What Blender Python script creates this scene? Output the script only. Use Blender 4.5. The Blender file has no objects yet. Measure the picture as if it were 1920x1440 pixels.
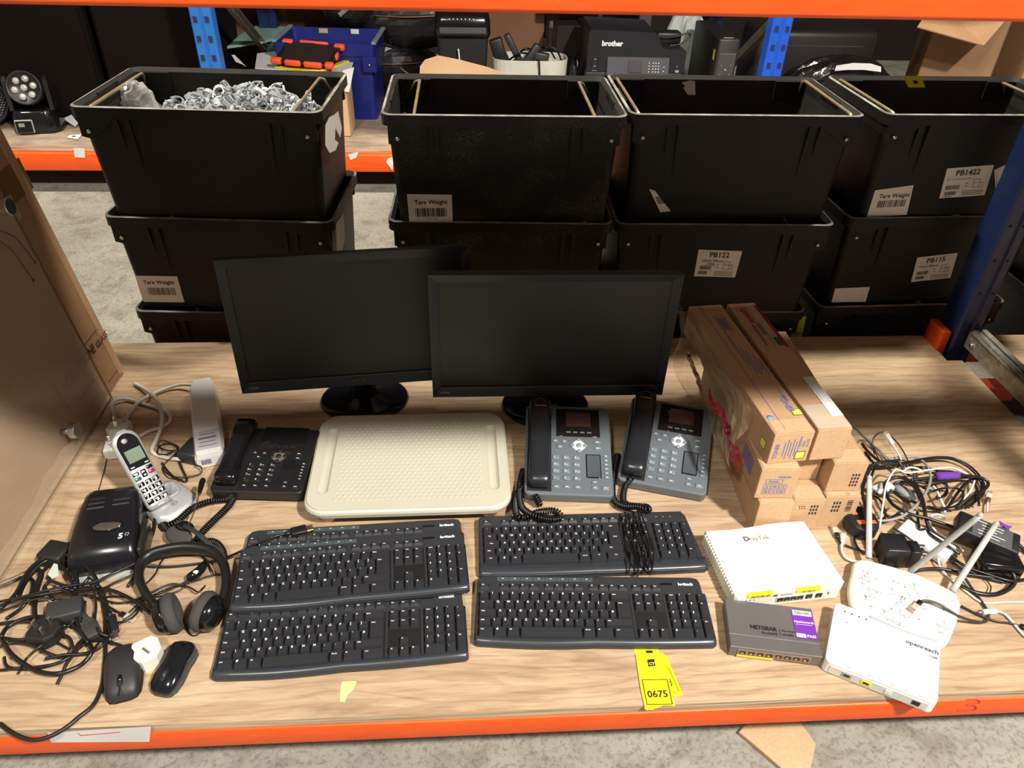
import bpy, bmesh, math, random
from mathutils import Vector, Matrix, Euler
random.seed(7)
SC = bpy.context.scene
COL = SC.collection
PI = math.pi
R = math.radians

# ---------------------------------------------------------------- camera, world, lights, exposure
FPX, PITCH, ROLL, YAW, CAMH = 1410.55, 0.6314034, 0.0321739, 0.0763901, 1.183686
_fw = Vector((math.sin(YAW)*math.cos(PITCH), math.cos(YAW)*math.cos(PITCH), -math.sin(PITCH)))
_r = Vector((math.cos(YAW), -math.sin(YAW), 0)); _u = _r.cross(_fw)
_rt = _r*math.cos(ROLL)+_u*math.sin(ROLL); _up = _u*math.cos(ROLL)-_r*math.sin(ROLL)
cam_d = bpy.data.cameras.new('camera'); cam = bpy.data.objects.new('camera', cam_d); COL.objects.link(cam)
cam_d.sensor_width = 36.0; cam_d.lens = FPX/1920*36.0; cam_d.clip_start = 0.02
cam.matrix_world = Matrix(((_rt.x, _up.x, -_fw.x, 0), (_rt.y, _up.y, -_fw.y, 0), (_rt.z, _up.z, -_fw.z, CAMH), (0, 0, 0, 1)))
SC.camera = cam

w = bpy.data.worlds.new('warehouse_air'); SC.world = w; w.use_nodes = True
w.node_tree.nodes['Background'].inputs[0].default_value = (0.95, 0.88, 0.80, 1)
w.node_tree.nodes['Background'].inputs[1].default_value = 0.13

def area_light(name, loc, target, sx, sy, energy, col):
    d = bpy.data.lights.new(name, 'AREA'); d.shape = 'RECTANGLE'; d.size = sx; d.size_y = sy
    d.energy = energy; d.color = col
    o = bpy.data.objects.new(name, d); COL.objects.link(o); o.location = loc
    o.rotation_euler = (Vector(target)-Vector(loc)).to_track_quat('-Z', 'Y').to_euler()
    return o
area_light('aisle_light_front', (1.9, -1.15, 3.75), (0.3, 1.0, 0), 0.30, 0.20, 255, (1.0, 0.95, 0.88))
area_light('aisle_light_front_left', (-1.3, -1.6, 4.3), (0.0, 1.0, 0), 0.4, 0.25, 85, (1.0, 0.94, 0.86))
area_light('aisle_light_back_left', (-3.4, 2.50, 4.0), (-0.4, 1.8, 0), 0.4, 0.15, 120, (1.0, 0.93, 0.80))
area_light('aisle_light_back', (-0.6, 2.62, 3.9), (-0.2, 2.2, 0), 0.5, 0.15, 65, (1.0, 0.94, 0.82))
area_light('aisle_light_back_right', (1.9, 2.62, 3.9), (1.2, 2.0, 0), 0.4, 0.15, 95, (1.0, 0.92, 0.80))

SC.view_settings.view_transform = 'Standard'; SC.view_settings.look = 'None'
SC.view_settings.gamma = 1.0; SC.view_settings.use_curve_mapping = False
SC.view_settings.exposure = 0.55

# ---------------------------------------------------------------- photo measuring helpers (rays into the place)
CAMP = Vector((0, 0, CAMH))
def ray(px, py):
    return _rt*((px-960)/FPX) - _up*((py-720)/FPX) + _fw
def at(px, py, z=0.0):
    d = ray(px, py); return CAMP + d*((z-CAMH)/d.z)
def aty(px, py, y):
    d = ray(px, py); return CAMP + d*(y/d.y)
def onpl(px, py, p0, n):
    d = ray(px, py); return CAMP + d*((Vector(p0)-CAMP).dot(n)/d.dot(n))

# ---------------------------------------------------------------- materials
MATS = {}
def mat(name, col, rough=0.5, metal=0.0, var=0.12, scale=6.0, bump=0.0, bscale=60.0, spec=0.5, stretch=None, alpha=None, trans=0.0, coat=0.0, emit=None, col2=None):
    if name in MATS: return MATS[name]
    m = bpy.data.materials.new(name); m.use_nodes = True; nt = m.node_tree; b = nt.nodes['Principled BSDF']
    b.inputs['Roughness'].default_value = rough; b.inputs['Metallic'].default_value = metal
    b.inputs['Specular IOR Level'].default_value = spec; b.inputs['Coat Weight'].default_value = coat
    b.inputs['Transmission Weight'].default_value = trans
    if alpha is not None: b.inputs['Alpha'].default_value = alpha
    c = tuple(col)+(1,)
    tc = nt.nodes.new('ShaderNodeTexCoord'); mp = nt.nodes.new('ShaderNodeMapping'); nt.links.new(tc.outputs['Object'], mp.inputs[0])
    if stretch: mp.inputs['Scale'].default_value = stretch
    n = nt.nodes.new('ShaderNodeTexNoise'); n.inputs['Scale'].default_value = scale; n.inputs['Detail'].default_value = 5
    nt.links.new(mp.outputs[0], n.inputs[0])
    r = nt.nodes.new('ShaderNodeValToRGB'); nt.links.new(n.outputs[0], r.inputs[0])
    if col2 is None: lo = tuple(x*(1-var) for x in col)+(1,); hi = tuple(min(1, x*(1+var)) for x in col)+(1,)
    else: lo = c; hi = tuple(col2)+(1,)
    r.color_ramp.elements[0].position = 0.32; r.color_ramp.elements[0].color = lo
    r.color_ramp.elements[1].position = 0.68; r.color_ramp.elements[1].color = hi
    nt.links.new(r.outputs[0], b.inputs['Base Color'])
    if emit: b.inputs['Emission Color'].default_value = c; b.inputs['Emission Strength'].default_value = emit
    if bump > 0:
        n2 = nt.nodes.new('ShaderNodeTexNoise'); n2.inputs['Scale'].default_value = bscale; n2.inputs['Detail'].default_value = 4
        nt.links.new(mp.outputs[0], n2.inputs[0]); bp = nt.nodes.new('ShaderNodeBump'); bp.inputs['Strength'].default_value = bump
        bp.inputs['Distance'].default_value = 0.004
        nt.links.new(n2.outputs[0], bp.inputs['Height']); nt.links.new(bp.outputs[0], b.inputs['Normal'])
    MATS[name] = m
    return m

def layered(name, base_fn):
    m = bpy.data.materials.new(name); m.use_nodes = True; base_fn(m.node_tree, m.node_tree.nodes['Principled BSDF']); MATS[name] = m; return m
def ramp(nt, src, stops):
    r = nt.nodes.new('ShaderNodeValToRGB'); nt.links.new(src, r.inputs[0]); e = r.color_ramp.elements
    while len(e) < len(stops): e.new(0.5)
    for i, (p, c) in enumerate(stops): e[i].position = p; e[i].color = tuple(c)+(1,)
    return r.outputs[0]
def noise(nt, vec, scale, detail=4, rough=0.5, dist=0.0):
    n = nt.nodes.new('ShaderNodeTexNoise'); n.inputs['Scale'].default_value = scale; n.inputs['Detail'].default_value = detail
    n.inputs['Roughness'].default_value = rough; n.inputs['Distortion'].default_value = dist; nt.links.new(vec, n.inputs[0]); return n.outputs[0]
def mapping(nt, sc, out='Object'):
    tc = nt.nodes.new('ShaderNodeTexCoord'); mp = nt.nodes.new('ShaderNodeMapping'); nt.links.new(tc.outputs[out], mp.inputs[0])
    mp.inputs['Scale'].default_value = sc; return mp.outputs[0]
def mixc(nt, fac, a, b, mode='MIX'):
    m = nt.nodes.new('ShaderNodeMix'); m.data_type = 'RGBA'; m.blend_type = mode
    for s, v in ((0, fac), (6, a), (7, b)):
        if isinstance(v, (int, float)): m.inputs[s].default_value = v
        elif isinstance(v, tuple): m.inputs[s].default_value = v+(1,)
        else: nt.links.new(v, m.inputs[s])
    return m.outputs[2]
def bumpn(nt, b, h, s, d=0.003):
    bp = nt.nodes.new('ShaderNodeBump'); bp.inputs['Strength'].default_value = s; bp.inputs['Distance'].default_value = d
    nt.links.new(h, bp.inputs['Height']); nt.links.new(bp.outputs[0], b.inputs['Normal'])

def _wood(nt, b):
    g1 = noise(nt, mapping(nt, (0.9, 5.0, 5.0)), 2.6, 7, 0.62, 2.2)
    g2 = noise(nt, mapping(nt, (3.2, 42.0, 42.0)), 3.0, 5, 0.6, 1.0)
    c1 = ramp(nt, g1, [(0.27, (0.33, 0.22, 0.13)), (0.40, (0.44, 0.31, 0.195)), (0.55, (0.53, 0.39, 0.25)), (0.72, (0.56, 0.45, 0.30))])
    c2 = ramp(nt, g2, [(0.30, (0.66, 0.56, 0.47)), (0.52, (1, 1, 1)), (0.8, (1.0, 0.94, 0.86))])
    c = mixc(nt, 0.6, c1, c2, 'MULTIPLY')
    d = noise(nt, mapping(nt, (1, 1.6, 1)), 3.0, 5)
    c = mixc(nt, 0.45, c, ramp(nt, d, [(0.35, (0.66, 0.62, 0.57)), (0.6, (1, 1, 1))]), 'MULTIPLY')
    w = nt.nodes.new('ShaderNodeTexWave'); w.wave_type = 'BANDS'; w.bands_direction = 'Y'; w.inputs['Scale'].default_value = 9.0; w.inputs['Distortion'].default_value = 14.0
    w.inputs['Detail'].default_value = 3; w.inputs['Detail Scale'].default_value = 0.8; nt.links.new(mapping(nt, (0.35, 1.5, 1)), w.inputs[0])
    c = mixc(nt, 0.38, c, ramp(nt, w.outputs[0], [(0.0, (0.62, 0.50, 0.40)), (0.30, (1, 1, 1)), (1.0, (1, 0.97, 0.93))]), 'MULTIPLY')
    vo = nt.nodes.new('ShaderNodeTexVoronoi'); vo.inputs['Scale'].default_value = 2.3; nt.links.new(mapping(nt, (1, 2.2, 1)), vo.inputs[0])
    k = ramp(nt, vo.outputs['Distance'], [(0.0, (0.22, 0.11, 0.05)), (0.03, (0.45, 0.3, 0.18)), (0.055, (1, 1, 1))])
    c = mixc(nt, 0.7, c, k, 'MULTIPLY')
    nt.links.new(c, b.inputs['Base Color']); b.inputs['Roughness'].default_value = 0.62
    bumpn(nt, b, g2, 0.3, 0.002)
layered('plywood', _wood)
def _ply_edge(nt, b):
    g = noise(nt, mapping(nt, (4, 4, 260)), 1.2, 4); c = ramp(nt, g, [(0.3, (0.18, 0.11, 0.06)), (0.5, (0.44, 0.32, 0.20)), (0.7, (0.56, 0.44, 0.30))])
    nt.links.new(c, b.inputs['Base Color']); b.inputs['Roughness'].default_value = 0.8
layered('plywood_edge', _ply_edge)
def _concrete(nt, b):
    n1 = noise(nt, mapping(nt, (1, 1, 1)), 1.6, 8, 0.6); n2 = noise(nt, mapping(nt, (1, 1, 1)), 90, 4, 0.7); n3 = noise(nt, mapping(nt, (1, 1, 1)), 9, 6, 0.65, 0.8)
    c = ramp(nt, n1, [(0.3, (0.24, 0.22, 0.185)), (0.7, (0.40, 0.385, 0.33))])
    c = mixc(nt, 0.65, c, ramp(nt, n3, [(0.36, (0.52, 0.49, 0.45)), (0.5, (0.95, 0.95, 0.94)), (0.7, (1, 1, 1))]), 'MULTIPLY')
    c = mixc(nt, 0.5, c, ramp(nt, n2, [(0.38, (0.35, 0.33, 0.30)), (0.5, (1, 1, 1))]), 'MULTIPLY')
    nt.links.new(c, b.inputs['Base Color']); b.inputs['Roughness'].default_value = 0.85; bumpn(nt, b, n2, 0.4, 0.002)
layered('concrete', _concrete)
def _crate(dust):
    def fn(nt, b):
        n1 = noise(nt, mapping(nt, (1, 1, 1)), 5, 5); c = ramp(nt, n1, [(0.3, (0.006, 0.0055, 0.005)), (0.75, (0.012, 0.011, 0.010))])
        sp = noise(nt, mapping(nt, (1, 1, 1)), 420, 3, 0.6); rg = noise(nt, mapping(nt, (1, 1, 1.4)), 7, 5, 0.6)
        m1 = nt.nodes.new('ShaderNodeMath'); m1.operation = 'MULTIPLY'
        nt.links.new(ramp(nt, sp, [(0.56, (0, 0, 0)), (0.66, (1, 1, 1))]), m1.inputs[0]); nt.links.new(ramp(nt, rg, [(0.45, (0, 0, 0)), (0.62, (1, 1, 1))]), m1.inputs[1])
        m2 = nt.nodes.new('ShaderNodeMath'); m2.operation = 'MULTIPLY'; nt.links.new(m1.outputs[0], m2.inputs[0]); m2.inputs[1].default_value = dust
        c = mixc(nt, m2.outputs[0], c, (0.28, 0.25, 0.19)); nt.links.new(c, b.inputs['Base Color'])
        b.inputs['Roughness'].default_value = 0.55; b.inputs['Specular IOR Level'].default_value = 0.35
        bumpn(nt, b, noise(nt, mapping(nt, (1, 1, 1)), 600, 2), 0.15, 0.0006)
    return fn
layered('crate_plastic', _crate(0.05)); layered('crate_plastic_dusty', _crate(0.75))
def _cardb(c0, c1):
    def fn(nt, b):
        n1 = noise(nt, mapping(nt, (1, 1, 1)), 4, 5); n2 = noise(nt, mapping(nt, (1, 1, 1)), 220, 3)
        c = ramp(nt, n1, [(0.3, c0), (0.7, c1)]); c = mixc(nt, 0.35, c, ramp(nt, n2, [(0.35, (0.7, 0.68, 0.64)), (0.6, (1, 1, 1))]), 'MULTIPLY')
        nt.links.new(c, b.inputs['Base Color']); b.inputs['Roughness'].default_value = 0.75; bumpn(nt, b, n2, 0.12, 0.0008)
    return fn
layered('cardboard', _cardb((0.42, 0.25, 0.140), (0.50, 0.315, 0.18)))
layered('cardboard_pale', _cardb((0.50, 0.31, 0.17), (0.60, 0.40, 0.23)))
layered('cardboard_brown', _cardb((0.24, 0.13, 0.06), (0.33, 0.19, 0.095)))
layered('cardboard_mid', _cardb((0.33, 0.19, 0.095), (0.42, 0.25, 0.13)))
layered('cardboard_dark', _cardb((0.16, 0.07, 0.03), (0.21, 0.10, 0.045)))
def _orange(nt, b):
    n1 = noise(nt, mapping(nt, (3, 3, 14)), 5, 6, 0.6); c = ramp(nt, n1, [(0.3, (0.70, 0.070, 0.002)), (0.6, (0.78, 0.090, 0.003)), (0.74, (0.82, 0.12, 0.015))])
    nt.links.new(c, b.inputs['Base Color']); b.inputs['Roughness'].default_value = 0.42
layered('orange_paint', _orange)
def _carpet(nt, b):
    vo = nt.nodes.new('ShaderNodeTexVoronoi'); vo.inputs['Scale'].default_value = 260; nt.links.new(mapping(nt, (1, 1, 1)), vo.inputs[0])
    nt.links.new(ramp(nt, vo.outputs['Distance'], [(0.2, (0.001, 0.001, 0.001)), (0.5, (0.008, 0.004, 0.003))]), b.inputs['Base Color']); b.inputs['Roughness'].default_value = 0.85; b.inputs['Specular IOR Level'].default_value = 0.15
layered('speaker_grille', _carpet)
def _galv(nt, b):
    vo = nt.nodes.new('ShaderNodeTexVoronoi'); vo.inputs['Scale'].default_value = 60; nt.links.new(mapping(nt, (1, 1, 1)), vo.inputs[0])
    nt.links.new(ramp(nt, vo.outputs['Color'], [(0.2, (0.30, 0.28, 0.24)), (0.8, (0.46, 0.44, 0.39))]), b.inputs['Base Color']); b.inputs['Roughness'].default_value = 0.42; b.inputs['Metallic'].default_value = 0.75
layered('galvanised', _galv)
blk = mat('black_plastic', (0.010, 0.010, 0.011), 0.42, bump=0.1, bscale=500)
blkg = mat('black_gloss', (0.006, 0.006, 0.007), 0.16, var=0.05)
blkm = mat('black_matt', (0.008, 0.008, 0.0085), 0.6)
keym = mat('key_plastic', (0.022, 0.023, 0.026), 0.36, spec=0.5, bump=0.15, bscale=900)
kbm = mat('keyboard_shell', (0.026, 0.028, 0.032), 0.38, bump=0.1, bscale=800)
lipm = mat('keyboard_lip', (0.030, 0.036, 0.044), 0.3)
mediam = mat('media_key_plastic', (0.055, 0.075, 0.085), 0.4)
mon = mat('monitor_bezel', (0.019, 0.022, 0.028), 0.42, bump=0.12, bscale=900)
scr = mat('monitor_panel', (0.017, 0.0145, 0.0125), 0.45, var=0.05, spec=0.5)
phg = mat('phone_grey', (0.118, 0.138, 0.155), 0.42, var=0.05, bump=0.1, bscale=900)
phk = mat('phone_key_grey', (0.17, 0.195, 0.22), 0.4, var=0.05)
handm = mat('handset_plastic', (0.016, 0.018, 0.022), 0.28, var=0.06)
glassb = mat('dark_display_glass', (0.012, 0.010, 0.010), 0.06, var=0.02)
whitep = mat('white_plastic', (0.74, 0.74, 0.72), 0.35, var=0.02)
creamp = mat('cream_plastic', (0.70, 0.66, 0.50), 0.4, var=0.03)
trayp = mat('tray_plastic', (0.53, 0.51, 0.41), 0.42, var=0.03)
paper = mat('white_label_paper', (0.86, 0.83, 0.80), 0.6, var=0.05, scale=20)
ink = mat('black_ink', (0.012, 0.011, 0.012), 0.6)
legend = mat('white_print', (0.72, 0.74, 0.76), 0.5)
yel = mat('yellow_label', (0.93, 0.90, 0.006), 0.55, var=0.03)
yel2 = mat('worn_yellow_label', (0.42, 0.48, 0.03), 0.6)
bluep = mat('blue_rack_paint', (0.018, 0.13, 0.42), 0.38, var=0.1)
bluecrate = mat('blue_crate_plastic', (0.008, 0.016, 0.17), 0.42)
navy = mat('navy_rack_paint', (0.010, 0.022, 0.085), 0.4)
silver = mat('silver_plastic', (0.46, 0.47, 0.47), 0.34, metal=0.35, var=0.04)
metal = mat('bright_metal', (0.66, 0.66, 0.67), 0.32, metal=1.0)
brass = mat('zinc_yellow_wire', (0.66, 0.57, 0.33), 0.35, metal=0.8, var=0.15, scale=30)
gold = mat('gold_contact', (0.80, 0.55, 0.22), 0.3, metal=1.0)
rubber = mat('cable_rubber', (0.0085, 0.008, 0.008), 0.34)
rubberm = mat('brown_black_rubber', (0.015, 0.010, 0.008), 0.4)
whitec = mat('white_cable_jacket', (0.66, 0.64, 0.58), 0.42)
greyc = mat('grey_cable_jacket', (0.25, 0.26, 0.26), 0.45)
clip = mat('grey_clip_plastic', (0.46, 0.50, 0.52), 0.45, var=0.1)
netg = mat('switch_metal', (0.16, 0.15, 0.145), 0.45, metal=0.35, bump=0.08, bscale=900)
purple = mat('purple_print', (0.16, 0.03, 0.36), 0.5)
tape = mat('clear_tape', (0.75, 0.68, 0.55), 0.12, alpha=0.28)
bagm = mat('clear_plastic_bag', (0.75, 0.76, 0.74), 0.15, alpha=0.5)
glassp = mat('clear_sheet', (0.72, 0.58, 0.42), 0.08, alpha=0.22, var=0.02)
ledlens = mat('led_lens', (0.55, 0.54, 0.50), 0.12, metal=0.3)
blueink = mat('blue_ink', (0.13, 0.16, 0.42), 0.6)
redink = mat('red_ink', (0.42, 0.03, 0.03), 0.5)
orangep = mat('orange_case_plastic', (0.92, 0.10, 0.03), 0.45)
lcdgreen = mat('lcd_green_grey', (0.17, 0.22, 0.15), 0.2)
antm = mat('antenna_grey', (0.42, 0.43, 0.42), 0.5)
tagw = mat('tag_white', (0.62, 0.62, 0.60), 0.6)
foam = mat('foam_grey', (0.05, 0.045, 0.042), 0.9, bump=0.4, bscale=400)
MATS['speaker_box'] = mat('speaker_box', (0.004, 0.0025, 0.002), 0.85, bump=0.3, bscale=300, spec=0.15)

# ---------------------------------------------------------------- mesh builder
class MB:
    def __init__(s): s.v = []; s.f = []; s.M = Matrix(); s.smooth = []; s.mi = []; s.cur = 0
    def add(s, vs, fs, sm=False, M=None):
        T = s.M @ M if M is not None else s.M; o = len(s.v)
        s.v += [tuple(T @ Vector(p)) for p in vs]
        s.f += [tuple(i+o for i in f) for f in fs]; s.smooth += [sm]*len(fs); s.mi += [s.cur]*len(fs); return s
    def addbm(s, bm, sm=False, M=None):
        bm.verts.ensure_lookup_table(); bm.verts.index_update()
        s.add([v.co.copy() for v in bm.verts], [[v.index for v in f.verts] for f in bm.faces], sm, M); bm.free(); return s
    def box(s, c, d, bev=0, rot=None, seg=1, M=None):
        bm = bmesh.new(); bmesh.ops.create_cube(bm, size=1)
        bmesh.ops.scale(bm, vec=d, verts=bm.verts)
        if bev > 0: bmesh.ops.bevel(bm, geom=list(bm.edges), offset=min(bev, min(d)*0.49), segments=seg, affect='EDGES', profile=0.5)
        T = Matrix.Translation(c) @ (Euler(rot).to_matrix().to_4x4() if rot else Matrix())
        return s.addbm(bm, seg > 1, (M @ T) if M is not None else T)
    def prism(s, poly, z0, z1, bev=0, seg=2, M=None, sm=False):
        bm = bmesh.new(); vs = [bm.verts.new((x, y, z0)) for x, y in poly]; f = bm.faces.new(vs)
        if f.normal.z == 0: f.normal_update()
        e = bmesh.ops.extrude_face_region(bm, geom=[f])
        bmesh.ops.translate(bm, vec=(0, 0, z1-z0), verts=[g for g in e['geom'] if isinstance(g, bmesh.types.BMVert)])
        bmesh.ops.recalc_face_normals(bm, faces=bm.faces)
        if bev > 0:
            es = [e for e in bm.edges if abs(e.verts[0].co.z-z1) < 1e-7 and abs(e.verts[1].co.z-z1) < 1e-7]
            bmesh.ops.bevel(bm, geom=es, offset=bev, segments=seg, affect='EDGES', profile=0.5)
        return s.addbm(bm, sm, M)
    def cyl(s, c, r, h, n=20, axis='z', r2=None, bev=0, M=None, sm=True):
        r2 = r if r2 is None else r2; prof = [(0, -h/2), (r-bev, -h/2), (r, -h/2+bev), (r2, h/2-bev), (r2-bev, h/2), (0, h/2)] if bev else [(0, -h/2), (r, -h/2), (r2, h/2), (0, h/2)]
        T = Matrix.Translation(c) @ {'z': Matrix(), 'x': Matrix.Rotation(PI/2, 4, 'Y'), 'y': Matrix.Rotation(-PI/2, 4, 'X')}[axis]
        return s.lathe(prof, n, (M @ T) if M is not None else T, sm)
    def lathe(s, prof, n=24, M=None, sm=True):
        vs = []; fs = []; idx = []
        for (r, z) in prof:
            if r < 1e-6: idx.append([len(vs)]*n); vs.append((0, 0, z))
            else: idx.append(list(range(len(vs), len(vs)+n))); vs += [(r*math.cos(2*PI*k/n), r*math.sin(2*PI*k/n), z) for k in range(n)]
        for i in range(len(prof)-1):
            for k in range(n):
                q = [idx[i][k], idx[i][(k+1) % n], idx[i+1][(k+1) % n], idx[i+1][k]]; q2 = []
                for t in q:
                    if t not in q2: q2.append(t)
                if len(q2) > 2: fs.append(q2)
        return s.add(vs, fs, sm, M)
    def sphere(s, c, r, sc=(1, 1, 1), n=16, m=8, M=None):
        T = Matrix.Translation(c) @ Matrix.Diagonal((sc[0], sc[1], sc[2], 1))
        return s.lathe([(r*math.sin(PI*i/m), -r*math.cos(PI*i/m)) for i in range(m+1)], n, (M @ T) if M is not None else T)
    def tube(s, pts, r, n=8, closed=False, cap=True, flat=None):
        P = [Vector(p) for p in pts]; N = len(P); rr = r if isinstance(r, (list, tuple)) else [r]*N
        vs = []; fs = []; prev = None
        for i in range(N):
            t = (P[(i+1) % N]-P[(i-1) % N]) if closed else (P[min(i+1, N-1)]-P[max(i-1, 0)])
            t = t.normalized() if t.length > 1e-9 else Vector((1, 0, 0))
            if prev is None:
                a = Vector((0, 0, 1)) if abs(t.z) < 0.9 else Vector((1, 0, 0)); u = t.cross(a).normalized()
            else:
                u = prev - t*prev.dot(t); u = u.normalized() if u.length > 1e-6 else t.orthogonal().normalized()
            prev = u; v = t.cross(u)
            for k in range(n):
                a = 2*PI*k/n; vs.append(P[i]+(u*math.cos(a)+v*math.sin(a)*(flat or 1))*rr[i])
        M_ = N if closed else N-1
        for i in range(M_):
            for k in range(n):
                a = i*n+k; b = i*n+(k+1) % n; c = ((i+1) % N)*n+(k+1) % n; d = ((i+1) % N)*n+k; fs.append((a, b, c, d))
        if cap and not closed: fs.append(tuple(range(n))[::-1]); fs.append(tuple((N-1)*n+k for k in range(n)))
        return s.add(vs, fs, True)
    def loft(s, secs, cap=True, sm=True):
        n = len(secs[0]); vs = [p for q in secs for p in q]; fs = []
        for i in range(len(secs)-1):
            for k in range(n): fs.append((i*n+k, i*n+(k+1) % n, (i+1)*n+(k+1) % n, (i+1)*n+k))
        if cap: fs.append(tuple(range(n))[::-1]); fs.append(tuple((len(secs)-1)*n+k for k in range(n)))
        return s.add(vs, fs, sm)
    def quad(s, a, b, c, d): return s.add([a, b, c, d], [(0, 1, 2, 3)])
    def text(s, txt, o, ux, uy, size, bold=0.0, lift=0.0002, align='L'):
        vs, fs, wd = glyphs(txt, bold); ux = Vector(ux).normalized(); uy = Vector(uy).normalized(); nz = ux.cross(uy); o = Vector(o)
        off = {'L': 0, 'C': -wd/2, 'R': -wd}[align]
        return s.add([o+ux*((x+off)*size)+uy*(y*size)+nz*lift for x, y in vs], fs)
    def build(s, name, m, parent=None, auto=None):
        me = bpy.data.meshes.new(name); me.from_pydata(s.v, [], s.f); me.validate(clean_customdata=False)
        ms = m if isinstance(m, (list, tuple)) else [m]
        for x in ms: me.materials.append(MATS[x] if isinstance(x, str) else x)
        if len(me.polygons) == len(s.smooth):
            me.polygons.foreach_set('use_smooth', s.smooth); me.polygons.foreach_set('material_index', s.mi)
        bm = bmesh.new(); bm.from_mesh(me); bmesh.ops.recalc_face_normals(bm, faces=bm.faces); bm.to_mesh(me); bm.free(); me.update()
        o = bpy.data.objects.new(name, me); COL.objects.link(o)
        if parent is not None: o.parent = parent
        return o
_G = {}
def glyphs(txt, bold=0.0):
    k = (txt, bold)
    if k in _G: return _G[k]
    c = bpy.data.curves.new('t', 'FONT'); c.body = txt; c.size = 1.0; c.resolution_u = 2; c.offset = bold
    o = bpy.data.objects.new('t', c); COL.objects.link(o); bpy.context.view_layer.update()
    me = o.to_mesh(); vs = [(v.co.x, v.co.y) for v in me.vertices]; fs = [tuple(p.vertices) for p in me.polygons]
    o.to_mesh_clear(); bpy.data.objects.remove(o); bpy.data.curves.remove(c)
    wd = max([x for x, y in vs] or [0]); _G[k] = (vs, fs, wd); return _G[k]

def tag(o, label=None, cat=None, group=None, kind=None):
    if label: o['label'] = label
    if cat: o['category'] = cat
    if group: o['group'] = group
    if kind: o['kind'] = kind
    return o
def thing(name, label, cat, loc=(0, 0, 0), rotz=0.0, group=None, rot=None):
    o = bpy.data.objects.new(name, None); o.empty_display_size = 0.05; COL.objects.link(o)
    o.location = loc; o.rotation_euler = rot if rot else (0, 0, rotz); return tag(o, label, cat, group)
def struct(name, mb, m): return tag(mb.build(name, m), kind='structure')
def kids(o): return [c for c in bpy.data.objects if c.parent == o]
def dup(o, loc=None, rotz=None, label=None, group=None, parent=None, rot=None, skip=()):
    c = o.copy(); COL.objects.link(c)
    if parent is not None: c.parent = parent
    if loc is not None: c.location = loc
    if rotz is not None: c.rotation_euler = (0, 0, rotz)
    if rot is not None: c.rotation_euler = rot
    if label: c['label'] = label
    if group: c['group'] = group
    for ch in KID.get(o.name, None) or kids(o):
        if ch.name.split('.')[0] in skip: continue
        dup(ch, parent=c)
    return c
KID = {}
def rrect(w, d, r, n=5, cx=0, cy=0):
    p = []
    for (sx, sy, a0) in ((1, -1, -90), (1, 1, 0), (-1, 1, 90), (-1, -1, 180)):
        for i in range(n+1):
            a = R(a0+90*i/n); p.append((cx+sx*(w/2-r)+r*math.cos(a), cy+sy*(d/2-r)+r*math.sin(a)))
    return p
def spline(pts, k=6, closed=False):
    P = [Vector(p) for p in pts]; N = len(P); out = []
    rng = range(N if closed else N-1)
    for i in rng:
        if closed: a, b, c, d = P[(i-1) % N], P[i], P[(i+1) % N], P[(i+2) % N]
        else: a, b, c, d = P[max(i-1, 0)], P[i], P[i+1], P[min(i+2, N-1)]
        for j in range(k):
            t = j/k; out.append(0.5*((2*b)+(c-a)*t+(2*a-5*b+4*c-d)*t*t+(3*b-a-3*c+d)*t**3))
    if not closed: out.append(P[-1])
    return out
def coil(mb, pts, rad=0.0058, wire=0.0021, pitch=0.0052, n=8):
    P = spline(pts, 10); L = [0]
    for i in range(1, len(P)): L.append(L[-1]+(P[i]-P[i-1]).length)
    tot = L[-1]; out = []; N = int(tot/pitch*n); j = 0; up = Vector((0, 0, 1))
    for i in range(N+1):
        s_ = tot*i/N
        while j < len(L)-2 and L[j+1] < s_: j += 1
        f = (s_-L[j])/max(1e-9, L[j+1]-L[j]); p = P[j].lerp(P[j+1], f); t = (P[j+1]-P[j]).normalized()
        u = t.cross(up); u = u.normalized() if u.length > 1e-4 else Vector((1, 0, 0)); v = t.cross(u); a = 2*PI*i/n
        out.append(p+(u*math.cos(a)+v*math.sin(a))*rad)
    mb.tube(out, wire, 5)
def barcode(mb, o, ux, uy, w, h, seed=1):
    rnd = random.Random(seed); ux = Vector(ux).normalized(); uy = Vector(uy).normalized(); nz = ux.cross(uy)*0.0003; o = Vector(o); x = 0
    while x < w-0.001:
        b = rnd.choice((0.0008, 0.0012, 0.002))*w/0.05; g = rnd.choice((0.0008, 0.0012, 0.0016))*w/0.05
        a = o+ux*x+nz; mb.quad(a, a+ux*b, a+ux*b+uy*h, a+uy*h); x += b+g

def _wood2(nt, b):
    g1 = noise(nt, mapping(nt, (1.2, 7, 7)), 2.2, 6, 0.6, 1.2); d = noise(nt, mapping(nt, (1, 1, 1)), 7, 6, 0.65)
    c1 = ramp(nt, g1, [(0.3, (0.20, 0.14, 0.10)), (0.55, (0.33, 0.25, 0.18)), (0.72, (0.40, 0.31, 0.23))])
    c = mixc(nt, 0.6, c1, ramp(nt, d, [(0.38, (0.55, 0.50, 0.46)), (0.6, (1, 1, 1))]), 'MULTIPLY')
    nt.links.new(c, b.inputs['Base Color']); b.inputs['Roughness'].default_value = 0.8
layered('plywood_dusty', _wood2)
def _rim(nt, b):
    n1 = noise(nt, mapping(nt, (1, 1, 1)), 14, 5); nt.links.new(ramp(nt, n1, [(0.35, (0.10, 0.095, 0.08)), (0.6, (0.34, 0.33, 0.29))]), b.inputs['Base Color']); b.inputs['Roughness'].default_value = 0.6
layered('rim_dust', _rim)
crate_in_lit = mat('crate_inside_lit', (0.020, 0.018, 0.016), 0.7, var=0.3, scale=9, spec=0.4)  # paler than the shell: light on the inner walls put into the colour
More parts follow.
